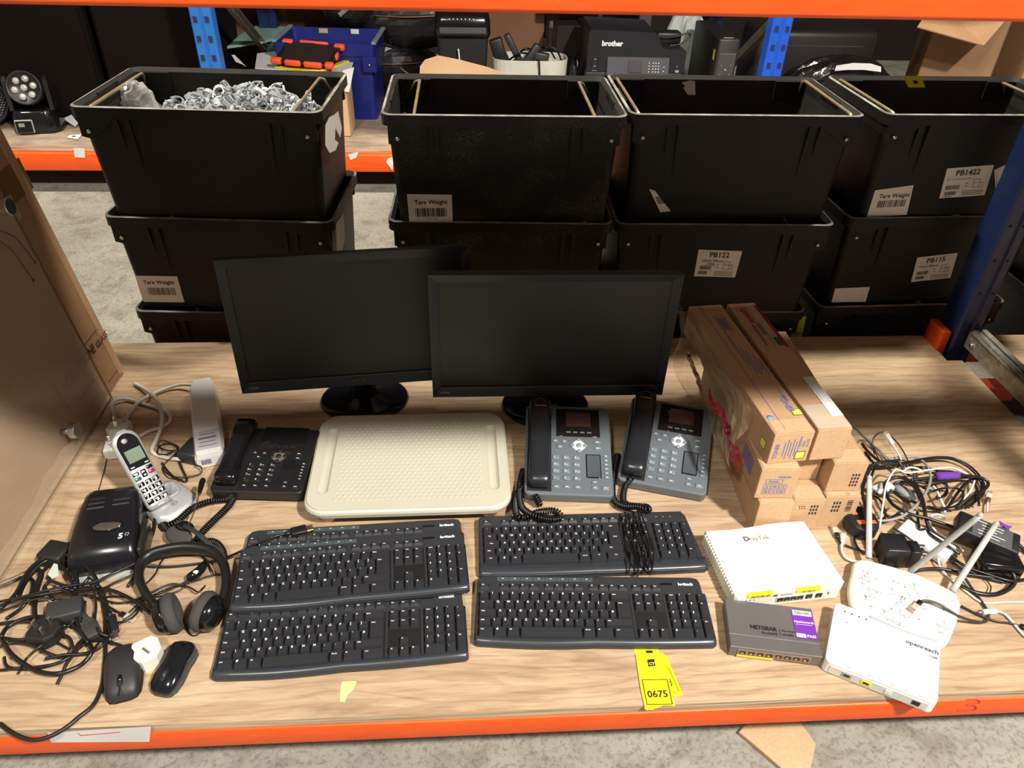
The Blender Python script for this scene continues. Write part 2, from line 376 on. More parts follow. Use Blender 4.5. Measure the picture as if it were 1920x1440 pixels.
# ================================================================= THE SETTING
FZ = -0.2125   # concrete floor; the shelf boards lie at z = 0
m = MB(); m.box((0.4, 2.5, FZ-0.05), (9, 11, 0.1)); struct('floor', m, 'concrete')
m = MB(); m.box((0.4, 6.3, 1.8), (9, 0.1, 4.2)); struct('wall_back', m, mat('dark_wall', (0.016, 0.009, 0.006), 0.9))

def shelf_board(name, poly, th, label):
    t = MB(); t.prism(poly, -th, 0)
    me = t.build(name, ['plywood', 'plywood_edge'])
    for p in me.data.polygons: p.material_index = 0 if abs(p.normal.z) > 0.5 else 1
    return tag(me, label, 'shelf board')
shelf_board('shelf_board', [(-1.6, 0.690), (1.42, 0.690), (1.42, 1.70), (1.375, 1.70), (1.375, 1.832), (-1.10, 1.832), (-1.10, 1.725), (-1.23, 1.725), (-1.23, 1.832), (-1.6, 1.832)], 0.018, 'plywood shelf board carrying the monitors, keyboards and phones')
shelf_board('shelf_board', [(1.52, 0.690), (3.4, 0.690), (3.4, 1.832), (1.52, 1.832)], 0.018, 'plywood shelf board of the next bay, right of the galvanised strut')
b = shelf_board('shelf_board', [(-3.4, 3.462), (-1.135, 3.462), (-1.135, 3.565), (-1.015, 3.565), (-1.015, 3.462), (1.332, 3.462), (1.332, 3.60), (1.452, 3.60), (1.452, 3.462), (3.6, 3.462), (3.6, 4.42), (-3.4, 4.42)], 0.022, 'dusty plywood board of the rear rack, under the speakers and printer')
b.data.materials[0] = MATS['plywood_dusty']
def beam(y, z0, z1, label, x0=-1.6, x1=3.4, dirn=-1):
    m = MB(); m.box(((x0+x1)/2, y+0.022, (z0+z1)/2), (x1-x0, 0.044, z1-z0), 0.004, seg=2)
    m.box(((x0+x1)/2, y+0.04, z0+0.008), (x1-x0, 0.05, 0.016))
    return tag(m.build('rack_beam', 'orange_paint'), label, 'rack beam')
bf = thing('rack_beam', 'long orange beam under the front edge of the main shelf', 'rack beam', (0, 0.686, 0))
m = MB(); m.box((0.9, 0.022, -0.0435), (5.0, 0.044, 0.049), 0.004, seg=2); m.box((0.9, 0.05, -0.06), (5.0, 0.05, 0.014)); m.build('beam_profile', 'orange_paint', bf)
# stickers and pen marks on the front beam
m = MB()
p0 = aty(88, 1374, 0.6853); p1 = aty(283, 1362, 0.6853); p2 = aty(280, 1391, 0.6853); p3 = aty(96, 1392, 0.6853)
loc = bf.location
m.add([p-loc for p in (p0, p1, p2, p3)], [(0, 1, 2, 3)]); m.build('torn_label', tagw, bf)['label'] = 'torn white paper label on the beam'
m = MB(); a = [aty(x, y, 0.6848)-loc for x, y in ((146, 1375), (152, 1379), (165, 1378), (225, 1373))]; m.tube(a, 0.0007, 5); m.build('pen_mark', redink, bf)
m = MB(); a = [aty(x, y, 0.6850)-loc for x, y in ((1816, 1312), (1834, 1312), (1837, 1316), (1830, 1320), (1812, 1322), (1826, 1323), (1831, 1327), (1826, 1332), (1815, 1334), (1795, 1333))]
m.tube(spline(a, 4), 0.0007, 5); m.build('handwritten_digit', redink, bf)
beam(1.786, -0.068, -0.0185, 'orange beam under the rear edge of the main shelf')
bu = beam(0.650, 1.069, 1.165, 'bright orange beam crossing the very top of the picture')
beam(1.79, 1.069, 1.165, 'rear orange beam of the upper shelf above the monitors')
m = MB(); m.box((0.9, 1.24, 1.176), (5.0, 1.16, 0.02)); tag(m.build('shelf_board', 'plywood_edge'), 'upper plywood shelf overhead above the monitors', 'shelf board')
m = MB(); m.box((0.1, 3.98, 1.10), (7.0, 1.04, 0.022)); tag(m.build('shelf_board', 'plywood_dusty'), 'unseen upper board of the rear rack, added to shade the speakers and printer', 'shelf board')  # out of view; put in to keep the aisle lights off the rear rack
beam(3.42, 1.0, 1.088, 'unseen upper front beam of the rear rack, added to shade the printer', -3.4, 3.6)
rb = thing('rack_beam', 'orange beam of the rear rack behind the black crates', 'rack beam', (0, 3.436, 0))
m = MB(); m.box((0, 0.022, -0.064), (7.0, 0.044, 0.080), 0.004, seg=2); m.build('beam_profile', 'orange_paint', rb)
m = MB(); loc = rb.location
for q in (((138, 277), (158, 278), (160, 296), (140, 295)), ((653, 290), (672, 284), (668, 296), (657, 300)), ((727, 297), (738, 294), (736, 320), (724, 304))):
    m.add([aty(x, y, 3.434)-loc for x, y in q], [(0, 1, 2, 3)])
m.build('torn_label', tagw, rb)

def upright(x, y, z0, z1, w, d, m_, label, holes=True, name='rack_upright', fac=-1):
    t = thing(name, label, 'rack upright', (x, y, z0))
    m = MB(); h = z1-z0
    prof = [(-w/2, d), (-w/2, 0.006), (-w/2+0.006, 0), (-0.010, 0), (-0.005, 0.006), (0.005, 0.006), (0.010, 0), (w/2-0.006, 0), (w/2, 0.006), (w/2, d)]
    prof2 = prof+[(w/2-0.012, d), (w/2-0.012, d-0.002), (w/2-0.003, d-0.002), (w/2-0.003, 0.008), (-w/2+0.003, 0.008), (-w/2+0.003, d-0.002), (-w/2+0.012, d-0.002), (-w/2+0.012, d)]
    m.prism(prof2, 0, h); m.build('post', m_, t)
    if holes:
        z = 0.36; me_ = None
        while z < h-0.03:
            for s in (-1, 1):
                if me_ is None: m = MB(); m.box((0, 0, 0), (0.017, 0.0024, 0.024)); o = m.build('slot', mat('slot_dark_blue', (0.005, 0.012, 0.06), 0.8), t); me_ = o.data
                else: o = bpy.data.objects.new('slot', me_); COL.objects.link(o); o.parent = t
                o.location = (s*w*0.27, -0.0006, z)
            z += 0.075
    m = MB(); m.box((0, d/2, -0.003), (w+0.03, d+0.03, 0.006)); m.build('base_plate', m_, t)
    return t
upright(-1.075, 3.475, FZ+0.006, 0.98, 0.088, 0.07, bluep, 'blue slotted upright of the rear rack beside the big speakers')
upright(1.392, 3.475, FZ+0.006, 0.98, 0.088, 0.07, mat('bright_blue_paint', (0.012, 0.085, 0.50), 0.38), 'bright blue slotted upright of the rear rack, right of the black tower')
upright(-1.030, 4.44, FZ+0.006, 0.98, 0.095, 0.07, navy, 'dark navy upright at the back of the rear rack behind the blue crate', holes=False)
upright(1.392, 4.44, FZ+0.006, 0.98, 0.09, 0.07, navy, 'dark navy upright deep behind the right end of the rear rack', holes=False)
def brace(p, q, w, label, name='rack_brace'):
    m = MB(); P = Vector(p); Q = Vector(q); d = (Q-P); L = d.length; t = d.normalized(); u = t.cross(Vector((0, 0, 1))).normalized(); v = t.cross(u)
    T = Matrix((( t.x, u.x, v.x, P.x), (t.y, u.y, v.y, P.y), (t.z, u.z, v.z, P.z), (0, 0, 0, 1)))
    m.box((L/2, 0, 0), (L, 0.004, w), M=T); m.box((L/2, 0.012, w/2-0.002), (L, 0.024, 0.004), M=T); m.box((L/2, 0.012, -w/2+0.002), (L, 0.024, 0.004), M=T)
    return tag(m.build(name, 'galvanised'), label, 'rack brace')
brace((-1.03, 3.56, 0.64), (-1.0, 4.41, 0.12), 0.04, 'grey diagonal brace leaving the blue upright beside the blue crate')
brace((1.392, 3.56, 0.57), (1.392, 4.41, 0.03), 0.04, 'grey diagonal brace between the black tower and the bright blue upright')
# main rack's own uprights
ur = upright(1.437, 1.742, FZ+0.006, 1.30, 0.072, 0.085, navy, 'dark blue upright at the right rear corner of the main shelf', holes=False)
zz = 0.30
while zz < 1.0:
    for s in (-1, 1): m = MB(); m.cyl((s*0.018, -0.0005, zz), 0.004, 0.003, 10, 'y'); m.build('bolt_hole', ink, ur)
    zz += 0.10
upright(1.437, 0.72, FZ+0.006, 1.30, 0.072, 0.085, navy, 'dark blue upright at the right front corner of the main shelf', holes=False)
upright(-1.165, 1.742, FZ+0.006, 1.30, 0.072, 0.085, navy, 'dark blue upright behind the leaning carton at the left', holes=False)
m = MB(); m.box((1.383, 1.79, 0.012), (0.026, 0.075, 0.10), 0.003, seg=2); m.box((1.392, 1.765, -0.05), (0.006, 0.12, 0.04))
tag(m.build('beam_bracket', 'orange_paint'), 'orange beam end bracket hooked onto the dark blue right upright', 'bracket')
m = MB(); m.box((1.47, 1.60, -0.03), (0.09, 0.05, 0.045), 0.003); tag(m.build('beam_end', mat('dull_orange', (0.5, 0.08, 0.03), 0.5)), 'dull orange beam end in the gap beneath the galvanised strut', 'bracket')
st = thing('galvanised_strut', 'long galvanised channel strut running forward from the right upright', 'strut', (1.455, 0.8, 0.03))
m = MB(); L = 0.93
m.box((0, L/2, 0.045), (0.05, L, 0.004)); m.box((-0.023, L/2, 0.022), (0.004, L, 0.045)); m.box((0.023, L/2, 0.022), (0.004, L, 0.045)); m.box((-0.012, L/2, 0.05), (0.010, L, 0.006)); m.box((0.014, L/2, 0.052), (0.014, L, 0.008), 0.002)
m.build('channel', 'galvanised', st)
for sx in (-0.026, 0.026):
    m = MB(); m.cyl((sx, L-0.03, 0.02), 0.007, 0.010, 6, 'x'); m.build('bolt', metal, st)

# ================================================================= CRATES
CW, CD, CH = 0.60, 0.385, 0.282
def make_crate(plastic, label, bars='ends'):
    t = thing('storage_crate', label, 'crate')
    m = MB(); bw, bd = 0.545, 0.335; yc = CD/2
    def ring(w, d, z, r): return [Vector((x, y+yc, z)) for x, y in rrect(w, d, r, 4)]
    # outer shell, flange, inner shell
    secs = [ring(bw, bd, 0, 0.02), ring(CW-0.030, CD-0.030, CH-0.045, 0.022), ring(CW-0.028, CD-0.028, CH-0.028, 0.024), ring(CW, CD, CH-0.028, 0.028), ring(CW, CD, CH-0.0015, 0.028), ring(CW-0.013, CD-0.013, CH+0.0005, 0.024), ring(CW-0.030, CD-0.030, CH-0.010, 0.02), ring(bw-0.008, bd-0.008, 0.006, 0.016)]
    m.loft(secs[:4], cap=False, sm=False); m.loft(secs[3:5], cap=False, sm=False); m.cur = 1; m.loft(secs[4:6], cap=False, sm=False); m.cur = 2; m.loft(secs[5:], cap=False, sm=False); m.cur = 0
    n = len(secs[0]); m.add(secs[0], [tuple(range(n))]); m.add(secs[-1], [tuple(range(n))])
    # corner lugs below the flange and pairs of vertical ribs
    for s in (-1, 1):
        for (yy, f) in ((0.006, 1), (CD-0.006, -1)):
            poly = [(s*0.285, CH-0.028), (s*0.285, CH-0.072), (s*0.262, CH-0.078), (s*0.222, CH-0.050), (s*0.195, CH-0.028)]
            T = Matrix(((1, 0, 0, 0), (0, 0, 1, yy-0.001 if f > 0 else yy-0.012), (0, 1, 0, 0), (0, 0, 0, 1)))
            m.prism(poly, 0.0, 0.013, M=T)
        for k, (x, l) in enumerate(((0.196, 0.10), (0.168, 0.14))):
            z1 = CH-0.03; z0 = z1-l
            m.add([(s*x-0.006, 0.004, z1), (s*x+0.006, 0.004, z1), (s*(x-0.003)+0.002, 0.020, z0), (s*(x-0.003)-0.002, 0.020, z0), (s*x-0.006, 0.03, z1), (s*x+0.006, 0.03, z1)], [(0, 1, 2, 3), (0, 3, 4), (1, 5, 2)])
        # stepped notch on the inside of the long walls, grip shelf on the ends
        m.box((s*0.235, CD-0.022, CH-0.035), (0.085, 0.008, 0.05)); m.box((s*0.29, yc, CH-0.02), (0.012, 0.12, 0.03))
        m.box((s*0.268, yc, CH-0.10), (0.012, CD-0.09, 0.012))
    m.build('shell', [plastic, 'rim_dust', crate_in_lit], t)
    m = MB()
    for s in (-1, 1): m.cyl((s*0.262, 0.001, CH-0.058), 0.0048, 0.008, 12, 'y')
    for s in (-1, 1):
        r = MB(); r.cyl((s*0.262, 0.001, CH-0.058), 0.0048, 0.008, 12, 'y'); r.build('rivet', metal, t)
    return t
def add_bails(t, pos):
    for s, (x, z) in pos:
        m = MB(); y0, y1 = 0.026, CD-0.026; px, pz = s*0.262, CH-0.058
        pts = [(px, y0-0.006, pz), (x-0.3*(x-px), y0, z-0.004), (x, y0+0.006, z), (x, y0+0.02, z+0.001), (x, CD/2, z+0.001), (x, y1-0.02, z+0.001), (x, y1-0.006, z), (x-0.3*(x-px), y1, z-0.004), (px, y1+0.006, pz)]
        m.tube(pts, 0.0042, 8); m.build('wire_bail', brass, t)
def sticker(t, quad, lines=(), bar=None, m_=paper, name='label_sticker', draw=None, label=None):
    # quad: local corner points BL, BR, TR, TL, standing just off the crate's front
    q = [Vector(p) for p in quad]; s = MB(); s.add(q, [(0, 1, 2, 3)]); o = s.build(name, m_, t)
    if label: o['label'] = label
    ux = (q[1]-q[0]); uy = (q[3]-q[0]); W = ux.length; H = uy.length; ux.normalize(); uy.normalize(); nz = ux.cross(uy).normalized()
    L = MB()
    for (txt, u, v, size, bold) in lines: L.text(txt, q[0]+ux*(u*W)+uy*(v*H), ux, uy, size, bold, 0.0006)
    if bar:
        for (u, v, w, h, sd) in bar: barcode(L, q[0]+ux*(u*W)+uy*(v*H)+nz*0.0003, ux, uy, w*W, h*H, sd)
    if draw: draw(L, q[0]+nz*0.0006, ux*W, uy*H)
    if L.v: L.build('lettering', ink, o)
    return o
# the crates' positions (front centre of the rim, turn), from the three visible rims of each column
cols = [(-0.636, 1.866, -3.2), (0.105, 1.836, -0.2), (0.712, 1.858, -0.2), (1.372, 1.880, 1.0)]
cols[0] = (-0.636, 1.862, -3.2)
ZB = [0.3545, 0.0715, FZ+0.001]
base = make_crate('crate_plastic', 'x'); dusty = make_crate('crate_plastic_dusty', 'x')
KID['base'] = None
desc = {
 (0, 0): 'black crate full of grey pipe clips, topmost of the left stack', (0, 1): 'black crate with a Tare Weight label, middle of the left stack', (0, 2): 'black crate at the bottom of the left stack behind the left monitor',
 (1, 0): 'dusty black crate with a Tare Weight label, topmost of the second stack', (1, 1): 'dusty black crate right under the second stack\'s top crate', (1, 2): 'black crate at the bottom of the second stack, hidden by monitors',
 (2, 0): 'black crate with a torn barcode sliver, topmost of the third stack', (2, 1): 'black crate labelled PB122, middle of the third stack', (2, 2): 'black crate with a yellow-green tag, bottom of the third stack',
 (3, 0): 'black crate labelled PB1422 with yellow tab on its rear rim', (3, 1): 'black crate labelled PB115, middle of the right stack', (3, 2): 'black crate at the bottom of the right stack beside the blue upright'}
CR = {}
jit = {(0, 1): (-0.004, 0.008, -0.6), (1, 1): (-0.005, 0.016, -1.4), (2, 1): (-0.006, -0.018, -0.7), (3, 1): (-0.012, 0.012, 1.2), (0, 2): (0.0, 0.01, 0), (2, 2): (-0.006, 0.0, -0.5), (1, 2): (0, 0.012, 0), (3, 2): (-0.02, 0.012, 1.0)}
for ci, (x, y, a) in enumerate(cols):
    for ri in range(3):
        j = jit.get((ci, ri), (0, 0, 0)); src = dusty if ci == 1 else base
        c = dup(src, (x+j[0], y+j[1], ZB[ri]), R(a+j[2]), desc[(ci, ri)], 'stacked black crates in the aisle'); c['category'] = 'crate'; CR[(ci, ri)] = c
for s_ in (base, dusty):
    for k in kids(s_): bpy.data.objects.remove(k)
    bpy.data.objects.remove(s_)
add_bails(CR[(0, 0)], [(-1, (-0.262, CH-0.012)), (1, (0.225, CH-0.012))])
add_bails(CR[(1, 0)], [(-1, (-0.222, CH-0.012)), (1, (0.222, CH-0.012))])
add_bails(CR[(2, 0)], [(-1, (-0.274, CH-0.006)), (1, (0.272, CH-0.006))])
add_bails(CR[(3, 0)], [(-1, (-0.268, CH-0.006)), (1, (0.235, CH-0.012))])
bpy.context.view_layer.update()
def fy(z): return 0.025-0.010*(z/(CH-0.045))*1.0   # y of the sloping front wall at height z
def cl(c, px, py, off=-0.0012):
    # pixel -> crate-local point just in front of the sloping front wall
    Minv = c.matrix_world.inverted(); o = Minv @ CAMP; d = (Minv.to_3x3() @ ray(px, py))
    # wall plane: y = 0.025 - 0.0405*z
    k = 0.0405; t = (0.025+off-k*o.z-o.y)/(d.y+k*d.z); return o+d*t
def clq(c, pts): return [cl(c, *p) for p in pts]
def fitting(L, o, X, Y):
    def P(u, v): return o+X*u+Y*v
    for a, b in (((.66, .30), (.66, .58)), ((.66, .58), (.80, .58)), ((.80, .58), (.80, .46)), ((.80, .46), (.88, .46)), ((.88, .46), (.88, .30)), ((.66, .30), (.88, .30)), ((.66, .46), (.80, .46)), ((.80, .30), (.80, .46))):
        L.tube([P(*a), P(*b)], 0.0004, 4)
    for v in (.20, .14, .08): L.tube([P(.46, v), P(.92, v-0.01)], 0.0005, 4)
    for v in (.36, .46): L.tube([P(.50, v), P(.54, v)], 0.0008, 4)
tw = [('Tare Weight', .15, .70, 0.0165, 0.018)]
sticker(CR[(1, 0)], clq(CR[(1, 0)], [(768, 422), (849, 421), (847, 365), (763, 364)]), [('Tare Weight', .15, .68, 0.0165, 0.018), ('GOSC 3636', .4, .19, 0.006, 0)], [(.16, .27, .72, .28, 3)], label='white Tare Weight label with barcode')
sticker(CR[(0, 1)], clq(CR[(0, 1)], [(269, 566), (346, 567), (332, 518), (253, 517)]), tw, [(.2, .28, .66, .28, 4)], label='white Tare Weight label with barcode')
sticker(CR[(3, 0)], clq(CR[(3, 0)], [(1625, 407), (1700, 403), (1713, 347), (1641, 357)]), [('Tare Weight', .15, .70, 0.0165, 0.018)], [(.17, .34, .70, .26, 5)], label='white Tare Weight label with barcode')
sticker(CR[(3, 0)], clq(CR[(3, 0)], [(1761, 372), (1846, 366), (1864, 309), (1776, 316)]), [('PB1422', .22, .74, 0.022, 0.02), ('22 x 15 x 22 Reducing Tee', .06, .60, 0.0062, 0), ('PB1422', .10, .02, 0.006, 0.01)], [(.08, .28, .30, .14, 6), (.08, .09, .26, .12, 7)], draw=fitting, label='white PB1422 pipe fitting label')
sticker(CR[(3, 0)], clq(CR[(3, 0)], [(1867, 361), (1873, 359), (1897, 303), (1864, 319)]), [], draw=lambda L, o, X, Y: L.add([o+X*.3+Y*.2, o+X*.6+Y*.35, o+X*.6+Y*.75], [(0, 1, 2)]), label='white label half hidden by the upright')
sticker(CR[(2, 1)], clq(CR[(2, 1)], [(1301, 518), (1378, 520), (1392, 471), (1310, 468)]), [('PB122', .28, .74, 0.022, 0.02), ('22mm Elbow', .12, .56, 0.0115, 0.005), ('1750', .24, .42, 0.012, 0.01)], [(.10, .27, .28, .14, 8), (.08, .09, .22, .12, 9)], draw=fitting, label='white PB122 22mm Elbow label')
sticker(CR[(3, 1)], clq(CR[(3, 1)], [(1708, 529), (1782, 521), (1796, 474), (1720, 483)]), [('PB115', .26, .74, 0.022, 0.02), ('15mm Elbow', .08, .56, 0.0115, 0.005)], [(.10, .27, .28, .14, 10), (.08, .09, .22, .12, 11)], draw=fitting, label='white PB115 15mm Elbow label')
sticker(CR[(3, 1)], clq(CR[(3, 1)], [(1559, 567), (1623, 566), (1631, 538), (1566, 541)]), label='blank white label')
sticker(CR[(2, 0)], clq(CR[(2, 0)], [(1238, 398), (1258, 396), (1228, 358), (1217, 354)]), bar=[(.2, .35, .6, .3, 12)], label='torn sliver of a barcode label')
sticker(CR[(2, 2)], clq(CR[(2, 2)], [(1482, 634), (1503, 634), (1512, 592), (1497, 596)]), [('NETTS', .12, .16, 0.012, 0.01)], m_=yel2, label='worn yellow-green tag with black marks')
# stickers on side and rear walls
def wall_pt(c, px, py, plane):
    Minv = c.matrix_world.inverted(); o = Minv @ CAMP; d = (Minv.to_3x3() @ ray(px, py)); ax, v = plane; t = (v-o[ax])/d[ax]; return o+d*t
c = CR[(0, 0)]; m = MB(); m.add([wall_pt(c, x, y, (0, 0.3006)) for x, y in ((610, 235), (617, 220), (627, 215), (634, 208), (641, 240), (638, 258), (629, 240), (628, 262), (635, 268), (629, 282), (618, 287), (610, 272))], [tuple(range(12))]); m.build('torn_label', paper, c)['label'] = 'torn white label on the crate end'
c = CR[(0, 1)]; m = MB(); m.add([wall_pt(c, x, y, (0, 0.3006)) for x, y in ((630, 420), (644, 400), (647, 448), (641, 470), (632, 479))], [tuple(range(5))]); m.build('torn_label', paper, c)
c = CR[(2, 0)]; m = MB(); yr = CD-0.020
m.add([wall_pt(c, x, y, (1, yr)) for x, y in ((1286, 153), (1293, 151), (1303, 152), (1304, 178), (1290, 178), (1282, 166), (1284, 160), (1278, 155))], [tuple(range(8))]); m.build('torn_label', paper, c)['label'] = 'scrap of white label on the inner rear wall'
c = CR[(3, 0)]; m = MB(); q = [wall_pt(c, x, y, (1, yr)) for x, y in ((1735, 164), (1703, 164), (1694, 144), (1728, 144))]; m.add([q[0], q[1], q[2], q[3]], [(0, 1, 2, 3)]); yt = m.build('yellow_tab', yel, c)
m = MB(); m.add([wall_pt(c, x, y, (1, yr-0.001)) for x, y in ((1712, 151), (1720, 151), (1722, 157), (1714, 157))], [(0, 1, 2, 3)]); m.build('printed_mark', ink, yt)

# pipe clips heaped in the top left crate
def clip_mesh():
    m = MB(); n = 20; ro, ri, h = 0.0160, 0.0130, 0.011; a0, a1 = R(-145), R(145)
    o = []; 
    for k in range(n+1):
        a = a0+(a1-a0)*k/n; o.append((math.cos(a+PI/2), math.sin(a+PI/2)))
    vs = [(ri*x, ri*y, z) for z in (0, h) for x, y in o]+[(ro*x, ro*y, z) for z in (0, h) for x, y in o]; N = n+1; fs = []
    for k in range(n):
        fs += [(k, k+1, N+k+1, N+k), (2*N+k, 3*N+k, 3*N+k+1, 2*N+k+1), (k, 2*N+k, 2*N+k+1, k+1), (N+k, N+k+1, 3*N+k+1, 3*N+k)]
    fs += [(0, N, 3*N, 2*N), (n, 2*N+n, 3*N+n, N+n)]
    m.add(vs, fs, False); m.box((0, -0.0185, h/2), (0.020, 0.006, h), 0.001); m.box((0.0155, -0.010, h/2), (0.004, 0.016, h)); m.box((-0.0155, -0.010, h/2), (0.004, 0.016, h))
    return m
cc = CR[(0, 0)]; MW = cc.matrix_world
first = clip_mesh().build('pipe_clip', clip); tag(first, 'grey plastic pipe clip heaped in the top left crate', 'pipe clip', 'grey pipe clips in the top left crate')
rnd = random.Random(3); k = 0
for gy in range(11):
    for gx in range(19):
        u = -0.245+gx*0.0272+rnd.uniform(-.008, .008); v = 0.040+gy*0.029+rnd.uniform(-.01, .01)
        if u < -0.13 and v < 0.30 and rnd.random() < 0.55: continue
        if u < -0.17 or u > 0.235 or v < 0.058 or v > 0.335: continue
        zt = 0.183+0.040*math.sin((v-0.03)/0.33*PI*0.8)+0.02*math.sin(u*14+1)+rnd.uniform(-.012, .016)
        o = first if k == 0 else first.copy()
        if k: COL.objects.link(o)
        s = rnd.uniform(0.75, 1.15); o.scale = (s, s, s)
        o.location = MW @ Vector((u, v, zt)); o.rotation_euler = (rnd.uniform(-1.2, 1.2), rnd.uniform(-1.2, 1.2), rnd.uniform(0, 6.28)); k += 1
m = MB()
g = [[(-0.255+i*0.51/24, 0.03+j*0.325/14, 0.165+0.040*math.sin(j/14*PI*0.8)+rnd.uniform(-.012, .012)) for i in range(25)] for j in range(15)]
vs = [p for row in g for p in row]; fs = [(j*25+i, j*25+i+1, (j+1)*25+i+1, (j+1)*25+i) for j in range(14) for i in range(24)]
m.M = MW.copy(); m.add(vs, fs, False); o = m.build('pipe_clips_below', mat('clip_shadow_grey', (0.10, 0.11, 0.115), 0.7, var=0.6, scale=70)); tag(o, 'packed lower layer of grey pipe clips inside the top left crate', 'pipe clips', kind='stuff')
# plastic bag in the crate
def crumple(c, r, sc, seed, M=None, amp=0.25, n=20, mm=12):
    rn = random.Random(seed); ph = [(rn.uniform(2, 6), rn.uniform(2, 6), rn.uniform(0, 6)) for _ in range(5)]
    m = MB(); vs = []; fs = []
    for i in range(mm+1):
        for k_ in range(n):
            a = 2*PI*k_/n; b_ = PI*i/mm; d = 1+sum(amp/3*math.sin(p[0]*a+p[2])*math.cos(p[1]*b_) for p in ph)+rn.uniform(-amp, amp)*0.25
            vs.append((c[0]+r*sc[0]*d*math.sin(b_)*math.cos(a), c[1]+r*sc[1]*d*math.sin(b_)*math.sin(a), c[2]-r*sc[2]*d*math.cos(b_)))
    for i in range(mm):
        for k_ in range(n): fs.append((i*n+k_, i*n+(k_+1) % n, (i+1)*n+(k_+1) % n, (i+1)*n+k_))
    m.add(vs, fs, False, M); return m
bt = thing('plastic_bag', 'crumpled clear plastic bag among the pipe clips in the crate', 'plastic bag', aty(259, 185, 2.12))
crumple((0, 0, -0.01), 0.05, (0.85, 0.6, 1.05), 5).build('bag_film', bagm, bt)
m = MB()
for i in range(5): m.box((-0.01+i*0.012, 0.0, -0.045+0.006*(i % 2)), (0.011, 0.03, 0.014), 0.003, rot=(0.3*i, 0.5*i, i))
m.build('red_fittings', mat('red_plastic', (0.75, 0.07, 0.05), 0.4), bt)
# dark blue crates beyond the right upright
bc = make_crate(mat('blue_black_plastic', (0.006, 0.014, 0.03), 0.5), 'blue-black crate standing beyond the right upright, lower one'); bc.location = (2.07, 1.88, FZ+0.001); bc['category'] = 'crate'; bc['group'] = 'blue-black crates right of the upright'
dup(bc, (2.08, 1.885, 0.0715), R(0.5), 'blue-black crate beyond the right upright, middle of its stack'); dup(bc, (2.07, 1.88, 0.3545), R(-0.3), 'blue-black crate beyond the right upright, topmost of its stack')

# ================================================================= MONITORS
def make_monitor(label, loc, yaw, tilt, roll, zb, base_off=(0, 0)):
    W, H = 0.565, 0.336; t = thing('monitor', label, 'monitor', (loc[0], loc[1], 0), yaw, 'black monitors on the shelf')
    T = Matrix.Translation((0, 0, zb)) @ Matrix.Rotation(-tilt, 4, 'X') @ Matrix.Rotation(-roll, 4, 'Y')
    bz, bb = 0.021, 0.025
    m = MB(); m.M = T.copy()
    # bezel as four mitred pieces with sloped faces, plus back
    o = [(-W/2, 0, 0), (W/2, 0, 0), (W/2, 0, H), (-W/2, 0, H)]; i = [(-W/2+bz, 0.006, bb), (W/2-bz, 0.006, bb), (W/2-bz, 0.006, H-bz), (-W/2+bz, 0.006, H-bz)]
    i2 = [(x, 0.010, z) for x, y, z in i]; bk = [(x, 0.022, z) for x, y, z in o]
    vs = o+i+i2+bk; fs = []
    for k in range(4):
        n = (k+1) % 4; fs += [(k, n, 4+n, 4+k), (4+k, 4+n, 8+n, 8+k), (k, 12+k, 12+n, n)]
    fs.append((12, 13, 14, 15)); m.add(vs, fs); m.box((0, 0.036, H*0.47), (W*0.62, 0.03, H*0.62), 0.01, seg=2); m.build('casing', mon, t)
    m = MB(); m.M = T.copy(); m.quad((-W/2+bz, 0.0085, bb), (W/2-bz, 0.0085, bb), (W/2-bz, 0.0085, H-bz), (-W/2+bz, 0.0085, H-bz)); m.build('screen', scr, t)
    m = MB(); m.M = T.copy(); m.box((0, 0.005, bb+0.0012), (W-2*bz, 0.004, 0.0018)); m.build('chin_trim', mat('grey_trim', (0.10, 0.095, 0.09), 0.4), t)
    m = MB(); m.M = T.copy(); m.text('HDMI', (-W/2+0.018, 0.0018, 0.009), (1, 0, 0), (0, 0, 1), 0.009, 0.02); m.build('port_lettering', mat('faint_print', (0.30, 0.30, 0.31), 0.5), t)
    m = MB(); m.M = T.copy(); m.text('/SUS', (-0.014, 0.0015, 0.0095), (1, 0, 0), (0, 0, 1), 0.014, 0.03); m.text('A', (-0.022, 0.0015, 0.0095), (1, 0, 0), (0, 0, 1), 0.014, 0.03)
    m.build('brand_lettering', mat('dim_print', (0.07, 0.07, 0.075), 0.35), t)
    for k in range(4):
        m = MB(); m.M = T.copy(); m.box((W/2-0.14+k*0.028, 0.0018, 0.010), (0.009, 0.002, 0.0016)); m.build('button_mark', mat('dim_print', (0, 0, 0)), t)
    m = MB(); m.loft([[Vector((base_off[0]*0+rx*math.cos(a), 0.055+base_off[1]+rx*0.86*math.sin(a), z)) for a in [2*PI*q/20 for q in range(20)]] for rx, z in ((0.034, 0.020), (0.030, 0.035), (0.028, 0.075), (0.03, zb+0.10))]); m.build('stand_neck', blkg, t)
    m = MB(); P = [(0.0, 0.0005), (0.108, 0.0005), (0.112, 0.004), (0.108, 0.009), (0.085, 0.012), (0.05, 0.016), (0.036, 0.022), (0, 0.024)]
    m.lathe(P, 44, Matrix.Translation((0, 0.055+base_off[1], 0)) @ Matrix.Diagonal((1, 0.86, 1, 1))); m.build('stand_base', blkg, t)
    return t
make_monitor('black monitor tilted to one side, partly behind the other one, left', (-0.256, 1.500), R(2.9), R(7.9), R(1.87), 0.085)
make_monitor('black monitor standing straight behind the two grey desk phones', (0.203, 1.464), R(-0.3), R(-1.0), 0, 0.072)

